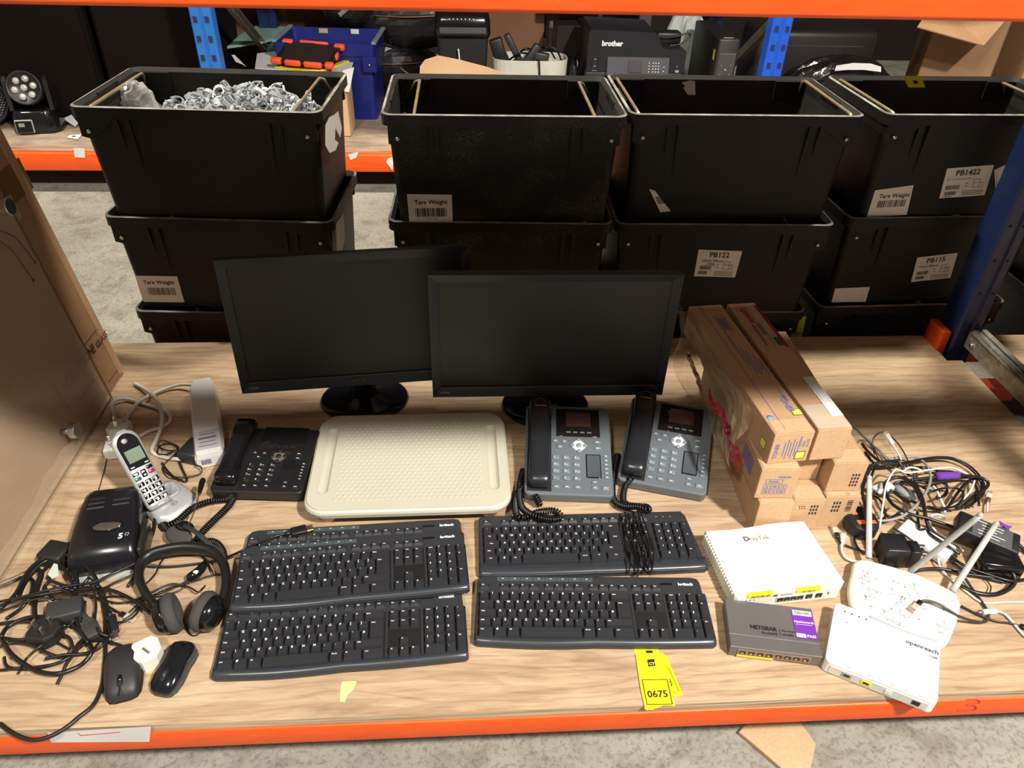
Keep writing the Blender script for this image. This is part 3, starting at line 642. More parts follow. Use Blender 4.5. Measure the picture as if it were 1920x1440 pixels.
# ================================================================= CREAM TRAY
def make_tray():
    t = thing('laptop_tray', 'cream plastic tray with raised dots and two side grooves', 'tray', (-0.123, 1.110, 0), R(0.6))
    W, D, ZT = 0.437, 0.324, 0.050
    bm = bmesh.new(); yc = D/2
    def loop(pts, z): return [bm.verts.new((x, y, z)) for x, y in pts]
    outer = rrect(W-0.012, D-0.012, 0.042, 8, 0, yc)
    L0 = loop(outer, ZT); edges = [bm.edges.new((L0[k], L0[(k+1) % len(L0)])) for k in range(len(L0))]; holes = []
    for s in (-1, 1):
        cap = []; hw, hl = 0.0125, 0.096; cx = s*(W/2-0.036); tw_ = 0.006
        for k in range(20):
            a = 2*PI*k/20; x = hw*math.cos(a); y = hw*math.sin(a)+(hl if math.sin(a) >= 0 else -hl); cap.append((cx+x, yc+0.0+y))
        h = loop(cap, ZT); edges += [bm.edges.new((h[k], h[(k+1) % 20])) for k in range(20)]; holes.append((h, cap, cx))
    bmesh.ops.triangle_fill(bm, edges=edges, use_beauty=True)
    for h, cap, cx in holes:
        prev = h
        for f, z in ((0.82, ZT-0.0035), (0.5, ZT-0.0065), (0.1, ZT-0.0075)):
            ring = loop([(cx+(x-cx)*f, yc+((y-yc) if abs(y-yc) < 0.01 else (y-yc-math.copysign(0.0125*(1-f), y-yc)))) for x, y in cap], z)
            for k in range(20): bm.faces.new((prev[k], prev[(k+1) % 20], ring[(k+1) % 20], ring[k]))
            prev = ring
        bm.faces.new(prev)
    prev = L0
    for w_, z in ((0.006, ZT-0.0015), (0.0015, ZT-0.005), (0, ZT-0.010), (0.002, ZT-0.020)):
        ring = loop(rrect(W-2*w_, D-2*w_, 0.046, 8, 0, yc), z)
        for k in range(len(ring)): bm.faces.new((prev[k], prev[(k+1) % len(ring)], ring[(k+1) % len(ring)], ring[k]))
        prev = ring
    bm.faces.new(prev)
    m = MB(); m.addbm(bm, False)
    nx, ny = 26, 24
    for j in range(ny):
        for i in range(nx):
            x = -0.152+i*0.0120+(0.006 if j % 2 else 0); y = 0.036+j*0.0111
            if x > 0.155: continue
            m.sphere((x, y, ZT-0.0002), 0.0030, (1, 1, 0.55), 8, 5)
    m.build('tray_top', trayp, t)
    for sx in (-1, 1):
        for sy in (0.040, 0.29):
            g = MB(); g.cyl((sx*0.170, sy, 0.0155), 0.020, 0.031, 20, r2=0.022); g.build('foot', mat('cream_foot', (0.62, 0.46, 0.30), 0.5), t)
    return t
make_tray()
# ================================================================= KEYBOARDS
# layouts in key units (1 u = 19.05 mm); every key: x, y(row from the front), width, height, kind, legend
U = 0.01905
def layout(media=True):
    K = []
    def row(y, x, items):
        for it in items:
            if isinstance(it, (int, float)): x += it; continue
            l, w_ = it if isinstance(it, tuple) else (it, 1); K.append((x, y, w_, 1, 'key', l)); x += w_
    row(5.35, 0, ['Esc'])
    for g, x0 in enumerate((2, 6.5, 11)): 
        for i in range(4): K.append((x0+i, 5.35, 1, 1, 'function_key', 'F%d' % (g*4+i+1)))
    row(4, 0, ['`'] + list('1234567890-=') + [('Back', 2)])
    row(3, 0, [('Tab', 1.5)] + list('QWERTYUIOP[]'))
    K.append((13.5, 2, 1.5, 2, 'enter_key', 'Enter'))
    row(2, 0, [('Caps', 1.75)] + list("ASDFGHJKL;'"))
    K.append((12.75, 2, 0.75, 1, 'key', '#'))
    row(1, 0, [('Shift', 1.25), '\\'] + list('ZXCVBNM,./') + [('Shift', 2.75)])
    row(0, 0, [('Ctrl', 1.5), ('#', 1.25), ('Alt', 1.25)]); K.append((4.0, 0, 6.0, 1, 'space_bar', ''))
    row(0, 10, [('Alt Gr', 1.25), ('=', 1.75), ('Ctrl', 2)])
    x = 15.35
    for i, l in enumerate(('Prt', 'Scr', 'Pse')): K.append((x+i, 5.35, 1, 1, 'key', l))
    for i, l in enumerate(('Ins', 'Hm', 'Up')): K.append((x+i, 4, 1, 1, 'key', l))
    for i, l in enumerate(('Del', 'End', 'Dn')): K.append((x+i, 3, 1, 1, 'key', l))
    K.append((x+1, 1, 1, 1, 'key', '^'))
    for i, l in enumerate(('<', 'v', '>')): K.append((x+i, 0, 1, 1, 'key', l))
    x = 18.7
    row(4, x, ['Num', '/', '*', '-']); row(3, x, list('789')); row(2, x, list('456')); row(1, x, list('123')); K.append((x, 0, 2, 1, 'key', '0')); row(0, x+2, ['.'])
    K.append((x+3, 2, 1, 2, 'key', '+')); K.append((x+3, 0, 1, 2, 'key', 'Ent'))
    return K
def keycap(w_, h_, W, H):
    m = MB(); a, b_ = W/2-0.0005, H/2-0.0005; ta, tb0, tb1, z = a-0.0018, -b_+0.0042, b_-0.0010, 0.0072
    vs = [(-a, -b_, 0), (a, -b_, 0), (a, b_, 0), (-a, b_, 0), (-ta, tb0, z), (ta, tb0, z), (ta, tb1, z+0.0012), (-ta, tb1, z+0.0012)]
    fs = [(0, 1, 5, 4), (1, 2, 6, 5), (2, 3, 7, 6), (3, 0, 4, 7), (4, 5, 6, 7), (0, 3, 2, 1)]
    bm = bmesh.new(); V = [bm.verts.new(v) for v in vs]; [bm.faces.new([V[i] for i in f]) for f in fs]
    bmesh.ops.bevel(bm, geom=[e for e in bm.edges if e.verts[0].co.z > 0.005 or e.verts[1].co.z > 0.005], offset=0.0009, segments=2, affect='EDGES')
    m.addbm(bm, False); return m
_KC = {}
def make_keyboard(label, brand, group, W=0.442, D=0.149, rows_y=0.021, field=0.0, rowp=0.0190, slim=True, lip=0.0145):
    t = thing('keyboard', label, 'keyboard', group=group)
    tilt = R(2.9); T = Matrix.Rotation(tilt, 4, 'X') @ Matrix.Translation((0, 0, 0))
    front = []
    n = 16; wave = 0.0035 if slim else 0.0015
    for i in range(n+1):
        u = i/n; x = -W/2+0.008+(W-0.016)*u; front.append((x, 0.002-wave*math.sin(u*PI*2)*(1 if u < .5 else -0.3)-0.002*math.sin(u*PI)))
    outl = front+[(W/2-0.002, 0.006), (W/2-(0.007 if slim else 0.016), D-0.012), (W/2-(0.011 if slim else 0.022), D-0.003), (W/2-0.022, D), (-W/2+0.022, D), (-W/2+(0.010 if slim else 0.006), D-0.003), (-W/2+(0.004 if slim else 0.004), D-0.012), (-W/2+0.001, 0.006)]
    m = MB(); m.M = T.copy(); m.prism(outl, 0.0025, 0.0150, 0.004, 3); m.build('shell', kbm, t)
    # rounded front lip
    m = MB(); m.M = T.copy(); secs = []
    for (x, y) in [(-W/2+0.003, 0.005)]+front+[(W/2-0.003, 0.005)]:
        secs.append([Vector((x, y+dy, z)) for dy, z in ((0.0, 0.004), (-0.0012, 0.008), (0.002, 0.0135), (0.007, 0.0168), (lip, 0.0172), (lip+0.0005, 0.012), (0.006, 0.004))])
    m.loft(secs); m.build('front_lip', lipm, t)
    m = MB(); m.M = T.copy(); x0 = -W/2+(0.0085 if slim else 0.012)
    for a, b_ in ((0, 15), (15.35, 18.35), (18.7, 22.7)):
        m.box((x0+(a+b_)/2*U*.995, rows_y+2*rowp, 0.01505), ((b_-a)*U*.995+0.002, 5*rowp+0.002, 0.0008))
    m.build('key_well', mat('key_well_black', (0.003, 0.003, 0.0035), 0.6), t)
    z0 = 0.0152; Ux = U*0.995; leg = MB(); leg.M = T.copy()
    for (x, y, w_, h_, kind, l) in layout():
        fn = y > 5; kh = rowp*h_*(0.72 if fn else 1); kw = Ux*w_
        k = (round(kw, 5), round(kh, 5))
        cx = x0+(x+w_/2)*Ux; cy = rows_y+(y+(h_-1)/2)*rowp+(-0.0015 if fn else 0)
        if k not in _KC: o = keycap(w_, h_, kw, kh).build(kind, keym, t); _KC[k] = o.data
        else: o = bpy.data.objects.new(kind, _KC[k]); COL.objects.link(o); o.parent = t
        o.matrix_local = T @ Matrix.Translation((cx, cy, z0)) @ Matrix.Diagonal((1, 1, 0.6 if fn else 1, 1))
        if l:
            s_ = 0.0058 if len(l) == 1 else 0.0036
            if slim: leg.text(l, (cx-kw/2+0.0045, cy+kh/2-(0.0068 if not fn else 0.0065), z0+(0.0085 if not fn else 0.0053)), (1, 0, 0), (0, 1, 0.07), s_, 0.03 if len(l) == 1 else 0.02)
            else: leg.text(l, (cx-(0.0015 if len(l) == 1 else 0.004), cy-0.001, z0+(0.0084 if not fn else 0.0052)), (1, 0, 0), (0, 1, 0.07), s_, 0.03 if len(l) == 1 else 0.02)
    if slim:
        for i in range(8):
            q = MB(); q.M = T.copy(); q.box((x0+(2.35+i*1.22)*Ux, D-0.0095, 0.0153), (1.2*Ux, 0.0085, 0.0014), 0.0004); q.build('media_key', mediam, t)
            leg.box((x0+(2.35+i*1.22)*Ux, D-0.0088, 0.0162), (0.003, 0.0012, 0.0003))
    leg.build('key_lettering', legend, t)
    br = MB(); br.M = T.copy()
    if slim: br.text(brand, (W/2-0.051, D-0.0205, 0.0151), (1, 0, 0), (0, 1, 0), 0.0092, 0.035, 0.0003)
    else:
        br.text(brand, (x0+15.5*Ux, rows_y+2.05*rowp, 0.0158), (1, 0, 0), (0, 1, 0), 0.010, 0.01, 0.0003)
        for i in range(3): br.box((x0+(19.4+i*0.8)*Ux, D-0.016, 0.0153), (0.0028, 0.0014, 0.0004))
    br.build('brand_lettering', legend if slim else mat('grey_print', (0.30, 0.32, 0.34), 0.5), t)
    if slim:
        q = MB(); q.M = T.copy(); q.box((W/2-0.074, D-0.0175, 0.0151), (0.024, 0.005, 0.0008), 0.0003); q.build('power_switch', blkg, t)
    return t
zk = 0.0
k4 = make_keyboard('black wireless keyboard in front of the wired one, above the yellow lot tags', 'logitech', 'black wireless keyboards with grey media keys')
k4.location = (0.228, 0.801, 0.0); k4.rotation_euler = (0, 0, R(-2.8))
dup(k4, (-0.219, 0.771, 0.0), R(2.9), 'black wireless keyboard nearest the shelf edge at the left, beside the mice')
dup(k4, (-0.215, 0.897, 0.0215), R(4.2), 'black wireless keyboard lying on top across two others')
dup(k4, (-0.221, 0.953, 0.0), R(2.8), 'black wireless keyboard rearmost of three, poking under the cream tray')
k5 = make_keyboard('black wired keyboard with its cable bundled over the keys', 'Trust', None, W=0.460, D=0.154, rows_y=0.036, slim=False, rowp=0.0184, lip=0.026)
k5.location = (0.250, 0.963, 0.0); k5.rotation_euler = (0, 0, R(0.2))

# ================================================================= DESK PHONES
def make_phone(label, grey=True, tiltdeg=13.0, W=0.196, D=0.25, zf=0.0, cut=None):
    t = thing('desk_phone', label, 'phone'); bodym = phg if grey else blk; km = phk if grey else blkm
    hm = handm if grey else blkg
    T = Matrix.Translation((0, 0, 0.004 if grey else 0.009)) @ Matrix.Rotation(R(tiltdeg), 4, 'X'); th = 0.024
    m = MB(); m.M = T.copy(); m.prism(rrect(W, D, 0.012, 4, 0, D/2), 0, th, 0.004, 3); m.box((0, D*0.5, -0.004), (W*0.8, D*0.7, 0.008)); m.build('base', bodym, t)
    m = MB(); hh = 0.004+math.sin(R(tiltdeg))*D*0.86; m.box((0, D*0.80, hh/2-0.004), (W*0.7, 0.012, hh), 0.002); m.box((0, D*0.80-0.03, 0.003), (W*0.7, 0.08, 0.006), 0.002); m.build('stand', bodym, t)
    def P(u, v): return (u*W-W/2, v*D)
    def slab(name, u, v, w_, h_, z=th, dz=0.003, mt=None, r=0.001, par=t):
        m = MB(); m.M = T.copy(); x, y = P(u, v); m.box((x, y, z+dz/2-0.0005), (w_, h_, dz), r, seg=2); return m.build(name, mt or km, par)
    # handset
    m = MB(); m.M = T.copy(); secs = []; hl0, hl1 = 0.014, D+0.008; hx = P(0.165, 0)[0]; n = 16
    for i in range(n+1):
        s_ = i/n; y = hl0+(hl1-hl0)*s_; w_ = 0.0235+0.0015*math.cos(s_*PI*2); e = min(s_, 1-s_)
        if e < 0.06: w_ *= 0.80+0.2*(e/0.06)**0.5
        top = th+0.030-0.006*math.sin(s_*PI)+(0.004 if s_ > 0.8 else 0); top -= 0.010*max(0, 1-e/0.05)
        bot = th+0.001+0.010*math.sin(s_*PI)**2
        sec = []
        for a in range(14):
            an = 2*PI*a/14; c_, s2 = math.cos(an), math.sin(an); sgn = lambda q: math.copysign(abs(q)**0.55, q)
            sec.append(Vector((hx+w_*sgn(c_), y, (top+bot)/2+(top-bot)/2*sgn(s2))))
        secs.append(sec)
    m.loft(secs); h = m.build('handset', hm, t)
    m = MB(); m.M = T.copy()
    if grey:
        zt = th+0.0345; yb = D*0.90
        m.tube(spline([(hx-0.012, yb, zt), (hx-0.010, yb+0.012, zt), (hx+0.001, yb+0.018, zt), (hx+0.010, yb+0.010, zt), (hx+0.012, yb+0.004, zt)], 4), 0.0007, 4); m.build('emblem', mat('violet_print', (0.10, 0.07, 0.26), 0.5), h)
        m = MB(); m.M = T.copy(); m.box((hx+0.001, yb-0.003, zt), (0.026, 0.0026, 0.0006)); m.build('emblem_bar', mat('salmon_print', (0.50, 0.16, 0.10), 0.5), h)
    m = MB(); m.M = T.copy(); m.box((hx, D/2, th-0.0002), (0.054, D*0.93, 0.001)); m.build('handset_cradle', blkm, t)
    # screen, soft keys
    sp = slab('screen_panel', 0.62, 0.80, 0.101, 0.081, dz=0.0025, mt=glassb)
    lcdm = mat('idle_display', (0.075, 0.035, 0.028), 0.08, var=0.02) if grey else mat('idle_display_black', (0.010, 0.010, 0.012), 0.08)
    m = MB(); m.M = T.copy(); x, y = P(0.625, 0.835); m.box((x, y, th+0.0021), (0.058, 0.042, 0.0004)); m.build('display', lcdm, sp)
    for i in range(4): slab('soft_key', 0.505+i*0.082, 0.685, 0.0105, 0.0042, z=th+0.002, dz=0.0012, mt=km)
    # navigation pad
    x, y = P(0.623, 0.537)
    m = MB(); m.M = T.copy(); m.prism([(x+0.0155*math.cos(2*PI*k/24)*(1-0.10*math.cos(4*2*PI*k/24+PI)), y+0.0155*math.sin(2*PI*k/24)*(1-0.10*math.cos(4*2*PI*k/24+PI))) for k in range(24)], th-0.001, th+0.0012)
    m.build('navigation_pad', whitep if grey else mat('dim_gold', (0.12, 0.11, 0.08), 0.4), t)
    for dx, dy in ((0, 0), (0.0145, 0), (-0.0145, 0), (0, 0.0165), (0, -0.0155)):
        m = MB(); m.M = T.copy(); m.cyl((x+dx, y+dy, th+0.0015), 0.0048 if dx or dy else 0.006, 0.004, 14, bev=0.0008); m.build('navigation_button', mat('button_grey', (0.22, 0.24, 0.26), 0.4) if grey else blkm, t)
    L = MB(); L.M = T.copy()
    def key(u, v, w_, h_, l='', s_=0.006):
        slab('button', u, v, w_, h_); x, y = P(u, v)
        if l: L.text(l, (x-w_*0.34, y-0.002, th+0.0027), (1, 0, 0), (0, 1, 0), s_, 0.02)
        else: L.box((x, y, th+0.0028), (w_*0.4, 0.0014, 0.0004))
    for u, v in ((0.350, 0.582), (0.456, 0.578), (0.402, 0.517)): key(u, v, 0.0125, 0.0085)
    for u, v in ((0.842, 0.580), (0.842, 0.512)): key(u, v, 0.0155, 0.0075)
    labs = ['1', '2abc', '3def', '4ghi', '5jkl', '6mno', '7pqrs', '8tuv', '9wxyz', '*', '0', '#']
    for r_ in range(4):
        for c_ in range(3):
            u, v = 0.356+c_*0.119, 0.398-r_*0.0735; slab('button', u, v, 0.0150, 0.0115); x, y = P(u, v); l = labs[r_*3+c_]
            L.text(l[0], (x-0.0045, y-0.0022, th+0.0027), (1, 0, 0), (0, 1, 0), 0.0066, 0.02)
            if len(l) > 1: L.text(l[1:], (x-0.0003, y-0.0020, th+0.0027), (1, 0, 0), (0, 1, 0), 0.0032, 0.01)
    for c_ in range(3): key(0.358+c_*0.119, 0.085, 0.0145, 0.0080)
    sl = slab('side_display_panel', 0.785, 0.315, 0.034, 0.064, dz=0.002, mt=glassb)
    m = MB(); m.M = T.copy(); x, y = P(0.785, 0.315); m.box((x, y, th+0.0016), (0.029, 0.058, 0.0004)); m.build('side_display', mat('side_display_grey', (0.07, 0.085, 0.10), 0.10) if grey else lcdm, sl)
    for i in range(6): key(0.930, 0.425-i*0.0455, 0.0105, 0.0058)
    key(0.790, 0.142, 0.013, 0.0055); key(0.790, 0.084, 0.0135, 0.0095); key(0.910, 0.084, 0.0165, 0.0120)
    L.build('button_lettering', legend, t)
    return t
def cord(t, world_pts, m_=rubber, **kw):
    bpy.context.view_layer.update(); inv = t.matrix_world.inverted(); mb = MB(); coil(mb, [inv @ Vector(p) for p in world_pts], **kw); return mb.build('coiled_cord', m_, t)
pB = make_phone('grey desk phone standing upright in line, left of the tilted one'); pB.location = (0.222, 1.170, 0); pB.rotation_euler = (0, 0, R(-4.8)); bpy.context.view_layer.update()
pC = dup(pB, (0.4300, 1.188, 0), R(-17.2), 'grey desk phone turned clockwise beside the toner boxes')
tag(pB, group='grey desk phones'); tag(pC, group='grey desk phones')
cord(pB, [at(1003, 928, .035), at(1011, 945, .012), at(998, 925, .012), at(982, 912, .018), at(967, 932, .0095), at(969, 965, .032), at(985, 970, .034), at(1010, 960, .036), at(1040, 958, .036), at(1052, 970, .030), at(1030, 974, .032), at(1000, 966, .040), at(978, 950, .024), at(974, 915, .012), at(981, 880, .015)])
cord(pC, [at(1184, 896, .035), at(1172, 912, .012), at(1169, 940, .010), at(1185, 948, .010), at(1210, 950, .010), at(1215, 956, .034), at(1195, 950, .034), at(1166, 948, .016), at(1150, 935, .0095), at(1149, 900, .0095), at(1158, 852, .012)])
pA = make_phone('black desk phone lying flat beside the white power strip, under the tray edge', grey=False, tiltdeg=5, W=0.200, D=0.195)
pA.location = (-0.452, 1.192, 0); pA.rotation_euler = (0, 0, R(-3.8)); 
cord(pA, [at(438, 918, .03), at(428, 935, .0095), at(395, 940, .0095), at(362, 952, .010), at(335, 975, .0095), at(315, 985, .0095), at(305, 983, .0095), at(312, 992, .010), at(330, 1000, .012)])
cord(pA, [at(440, 930, .006), at(428, 950, .0095), at(402, 975, .0095), at(378, 1000, .0095), at(372, 1015, .010), at(385, 1015, .012), at(405, 1018, .02), at(418, 1035, .02), at(420, 1060, .02)])

# bundle of the wired keyboard's cable
m = MB(); inv = (Matrix.Translation(k5.location) @ Matrix.Rotation(k5.rotation_euler.z, 4, 'Z')).inverted()
lines = [[(1172, 960), (1175, 1000), (1186, 1030), (1200, 1060), (1215, 1075), (1222, 1070), (1218, 1040), (1200, 1000), (1188, 962)],
         [(1186, 960), (1192, 1000), (1202, 1030), (1212, 1060), (1219, 1078), (1224, 1055), (1224, 1030), (1212, 990), (1201, 962)],
         [(1178, 962), (1184, 1010), (1196, 1050), (1196, 1068), (1190, 1050), (1178, 1010), (1171, 975)],
         [(1196, 960), (1205, 990), (1215, 1020), (1218, 1050), (1212, 1072), (1205, 1050), (1204, 1010), (1196, 975)]]
for li, l in enumerate(lines):
    pts = [inv @ at(x, y, 0.040+0.002*li+0.003*math.sin(i*1.7+li)) for i, (x, y) in enumerate(l)]; m.tube(spline(pts, 5), 0.0018, 6)
m.build('bundled_cable', rubber, k5)

# ================================================================= TONER BOXES
def carton(name, label, x, y, z0, z1, a, W, D, m_='cardboard', flap=True, group='toner cartons'):
    t = thing(name, label, 'box', (x, y, z0), R(a), group); H = z1-z0
    m = MB(); m.box((0, D/2, H/2), (W, D, H), 0.0012, seg=1); m.build('carton_body', m_, t)
    if flap:
        m = MB(); m.box((0, -0.0008, H*0.5), (W*0.985, 0.0016, H*0.97), 0.0004); m.build('end_flap', 'cardboard_pale', t)
        m = MB(); m.box((0, 0.02, H+0.0004), (W*0.9, 0.04, 0.0008)); m.build('tuck_seam', 'cardboard_pale', t)
    return t
def front_tf(t): return
tA = carton('toner_box', 'long toner box with yellow square label, top layer left', 0.645, 1.101, 0.1715, 0.2495, 5.6, 0.085, 0.495)
m = MB(); H = 0.078; zt = H+0.0010
m.text('TONER', (0.018, 0.118, zt), (0, -1, 0), (1, 0, 0), 0.017, 0.02)
for i, (x, y, w_, l) in enumerate(((0.026, 0.24, .0, 0.06), (0.018, 0.24, 0, 0.09), (0.010, 0.25, 0, 0.10), (0.002, 0.30, 0, 0.14), (0.034, 0.23, 0, 0.05))): m.box((x, y, zt), (0.0022, l, 0.0003))
m.text('BIZHUB C250i', (0.026, 0.135, zt), (0, -1, 0), (1, 0, 0), 0.0055); m.text('YELLOW', (0.033, 0.095, zt), (0, 1, 0), (-1, 0, 0), 0.006)
m.box((-0.016, 0.25, zt), (0.0008, 0.48, 0.0003)); m.box((0.014, 0.44, zt), (0.024, 0.0008, 0.0003)); m.box((0.014, 0.37, zt), (0.024, 0.0008, 0.0003)); m.box((0.002, 0.405, zt), (0.0008, 0.07, 0.0003)); m.box((0.026, 0.405, zt), (0.0008, 0.07, 0.0003))
for i in range(5): m.box((0.006+i*0.004, 0.405, zt), (0.0018, 0.05, 0.0003))
m.text('TONER', (-0.026, -0.0020, 0.014), (0, 0, 1), (-1, 0, 0), 0.0115, 0.02)
for i in range(6): m.box((-0.014+i*0.006, -0.0019, 0.036), (0.0016, 0.0004, 0.036+(i % 2)*0.014))
for i, s_ in enumerate(('YELLOW', 'GELB', 'JAUNE')): m.text(s_, (0.020+i*0.008, -0.0020, 0.038), (0, 0, 1), (-1, 0, 0), 0.0075)
m.build('print', blueink, tA)
def ylab(t, c, ax, s):
    m = MB()
    if ax == 'z': m.box(c, (s, s*0.9, 0.0006))
    elif ax == 'y': m.box(c, (s, 0.0006, s*0.9))
    else: m.box(c, (0.0006, s, s))
    o = m.build('label_border', mat('dark_green_print', (0.10, 0.14, 0.06), 0.6), t); m = MB()
    if ax == 'z': m.box((c[0], c[1], c[2]+0.0004), (s*.8, s*0.7, 0.0006))
    elif ax == 'y': m.box((c[0], c[1]-0.0004, c[2]), (s*.8, 0.0006, s*0.7))
    else: m.box((c[0]-0.0004, c[1], c[2]), (0.0006, s*.8, s*.8))
    m.build('label_field', mat('pale_yellow_print', (0.78, 0.75, 0.10), 0.6), o)
ylab(tA, (0.032, 0.060, 0.0785), 'z', 0.022); ylab(tA, (0.024, -0.0018, 0.018), 'y', 0.022); ylab(tA, (-0.0428, 0.030, 0.030), 'x', 0.022)
m = MB(); m.cyl((-0.030, 0.050, 0.0786), 0.007, 0.0006, 18); m.build('round_logo', mat('pale_blue_print', (0.20, 0.30, 0.48), 0.6), tA)
tB = carton('toner_box', 'long toner box with red lettering and white label, top layer right', 0.7290, 1.108, 0.1715, 0.2515, 4.6, 0.072, 0.493)
H = 0.080; zt = H+0.0010
m = MB(); m.text('Lynnox', (-0.012, 0.470, zt), (0, -1, 0), (1, 0, 0), 0.024, 0.03); m.build('red_print', redink, tB)
m = MB(); m.box((0.0315, 0.385, zt), (0.008, 0.19, 0.0006)); m.build('red_seal_strip', mat('crimson_tape', (0.30, 0.012, 0.025), 0.35), tB)
m = MB()
for x, y, l in ((-0.014, 0.345, 0.09), (-0.010, 0.35, 0.08), (0.000, 0.37, 0.05), (0.004, 0.37, 0.05), (0.008, 0.35, 0.10)): m.box((x, y, zt), (0.0014, l, 0.0003))
m.box((0.020, 0.315, zt), (0.014, 0.035, 0.0003)); m.build('small_print', mat('brown_print', (0.10, 0.05, 0.03), 0.7), tB)
m = MB(); m.box((0.0165, 0.385, zt-0.0001), (0.021, 0.19, 0.0004)); m.build('tape_strip', tape, tB)
m = MB(); m.box((0.024, 0.105, zt), (0.024, 0.135, 0.0006)); w_ = m.build('shipping_label', whitep, tB); m = MB()
for x, y, sx, sy in ((0.024, 0.16, 0.014, 0.0006), (0.024, 0.05, 0.014, 0.0006), (0.017, 0.105, 0.0006, 0.11), (0.031, 0.105, 0.0006, 0.11), (0.024, 0.12, 0.014, 0.0006), (0.024, 0.085, 0.014, 0.0006)): m.box((x, y, zt+0.0005), (sx, sy, 0.0002))
m.build('printed_form', mat('grey_line', (0.35, 0.36, 0.42), 0.6), w_)
m = MB(); m.box((0, 0.04, zt), (0.071, 0.075, 0.0003)); m.build('tape_patch', tape, tB)
tC = carton('toner_box', 'toner box with blue handling symbols on its end, middle layer left', 0.630, 1.081, 0.0905, 0.1705, -2.3, 0.080, 0.50)
m = MB(); yv = -0.0022
m.text('A0DK453', (-0.002, yv, 0.058), (1, 0, 0), (0, 0, 1), 0.0065, 0.02); m.text('TN324C', (-0.020, yv, 0.046), (1, 0, 0), (0, 0, 1), 0.0062, 0.02)
for z in (0.0435, 0.0535): m.box((-0.008, yv, z), (0.034, 0.0003, 0.0006))
for x in (-0.025, 0.009): m.box((x, yv, 0.0485), (0.0006, 0.0003, 0.010))
for i in range(3):
    for j in range(2):
        cx, cz = -0.020+i*0.0165, 0.034-j*0.0145
        for z in (cz-0.006, cz+0.006): m.box((cx, yv, z), (0.014, 0.0003, 0.0005))
        for x in (cx-0.007, cx+0.007): m.box((x, yv, cz), (0.0005, 0.0003, 0.012))
        if (i+j) % 2: m.box((cx, yv, cz), (0.007, 0.0003, 0.005))
        else: m.box((cx-0.002, yv, cz), (0.001, 0.0003, 0.008)); m.box((cx+0.002, yv, cz), (0.001, 0.0003, 0.008))
m.build('print', blueink, tC)
m = MB(); m.box((-0.0405, 0.075, 0.042), (0.0006, 0.065, 0.040)); m.build('side_print', mat('faded_blue_print', (0.20, 0.17, 0.24), 0.7), tC)
tE = carton('toner_box', 'toner box set back between its neighbours, middle layer centre', 0.707, 1.135, 0.0905, 0.1700, -1.0, 0.070, 0.44)
tD = carton('toner_box', 'toner box with printed black rows on its end, middle layer right', 0.783, 1.098, 0.0895, 0.1690, -0.5, 0.073, 0.50, m_='cardboard')
def rows(t, x0, z0, n, step, cols=3, up=0.010, y=-0.0022):
    m = MB()
    for i in range(n):
        for j in range(cols): m.box((x0+j*0.0062, y, z0+i*step), (0.0032, 0.0003, step*0.62))
    m.build('printed_rows', ink, t)
rows(tD, 0.012, 0.018, 4, 0.0095)
tF = carton('toner_box', 'plain toner box at the bottom left of the stack', 0.636, 1.068, 0.0, 0.0895, -2.1, 0.073, 0.50, m_='cardboard_pale')
tG = carton('toner_box', 'toner box with black dots on its end, bottom layer centre', 0.708, 1.076, 0.0, 0.0895, -1.0, 0.068, 0.50)
m = MB()
for i in range(2):
    for j in range(3): m.sphere((-0.018+j*0.005+(i*0.002), -0.0020, 0.070-i*0.006), 0.0015, (1, 0.3, 1), 8, 4)
m.build('printed_dots', ink, tG); rows(tG, 0.008, 0.050, 3, 0.010)
tH = carton('toner_box', 'toner box with red mark on top, bottom layer right', 0.784, 1.084, 0.0, 0.0885, -0.4, 0.076, 0.50, m_='cardboard')
rows(tH, -0.016, 0.048, 3, 0.011); m = MB()
for i in range(7): m.box((0.018, -0.0022, 0.046+i*0.005), (0.012, 0.0003, 0.0015+(i % 3)*0.0008))
m.build('barcode_print', ink, tH)
m = MB(); m.text('1L', (0.014, 0.008, 0.0892), (-1, 0, 0), (0, -1, 0), 0.010, 0.03); m.build('red_mark', mat('red_print', (0.75, 0.10, 0.05), 0.6), tH)
# torn stretch film along the left flank of the stack
fl = thing('torn_packing_film', 'crumpled clear packing film with red tape hanging on the toner boxes', 'plastic film', (0.588, 1.10, 0.0))
def sheet(m, nx, ny, fn, seed):
    rn = random.Random(seed); vs = []; fs = []
    for j in range(ny+1):
        for i in range(nx+1): vs.append(fn(i/nx, j/ny, rn))
    for j in range(ny):
        for i in range(nx): fs.append((j*(nx+1)+i, j*(nx+1)+i+1, (j+1)*(nx+1)+i+1, (j+1)*(nx+1)+i))
    m.add(vs, fs, False)
m = MB(); sheet(m, 26, 10, lambda u, v, r: (-0.014-0.026*u-0.012*math.sin(u*9+v*5)-r.uniform(0, .006)-0.008*math.sin(v*PI), 0.06+u*0.44, 0.085+0.16*v+0.02*math.sin(u*7)), 4)
m.build('film', mat('packing_film', (0.62, 0.48, 0.30), 0.15, alpha=0.28), fl)
m = MB(); sheet(m, 16, 4, lambda u, v, r: (-0.020-0.006*math.sin(u*8)-r.uniform(0, .003)-0.03*u, 0.03+u*0.16, 0.165-0.05*v*(1-u*0.6)+0.05*u+0.006*math.sin(u*20)), 5); m.build('red_tape', mat('red_film', (0.28, 0.018, 0.02), 0.25), fl)
m = MB(); sheet(m, 12, 3, lambda u, v, r: (-0.036-r.uniform(0, .004)-0.012*u, 0.27+u*0.12, 0.19-0.022*v-0.03*(1-u)), 6); m.build('red_tape', mat('red_film', (0.28, 0.018, 0.02), 0.25), fl)
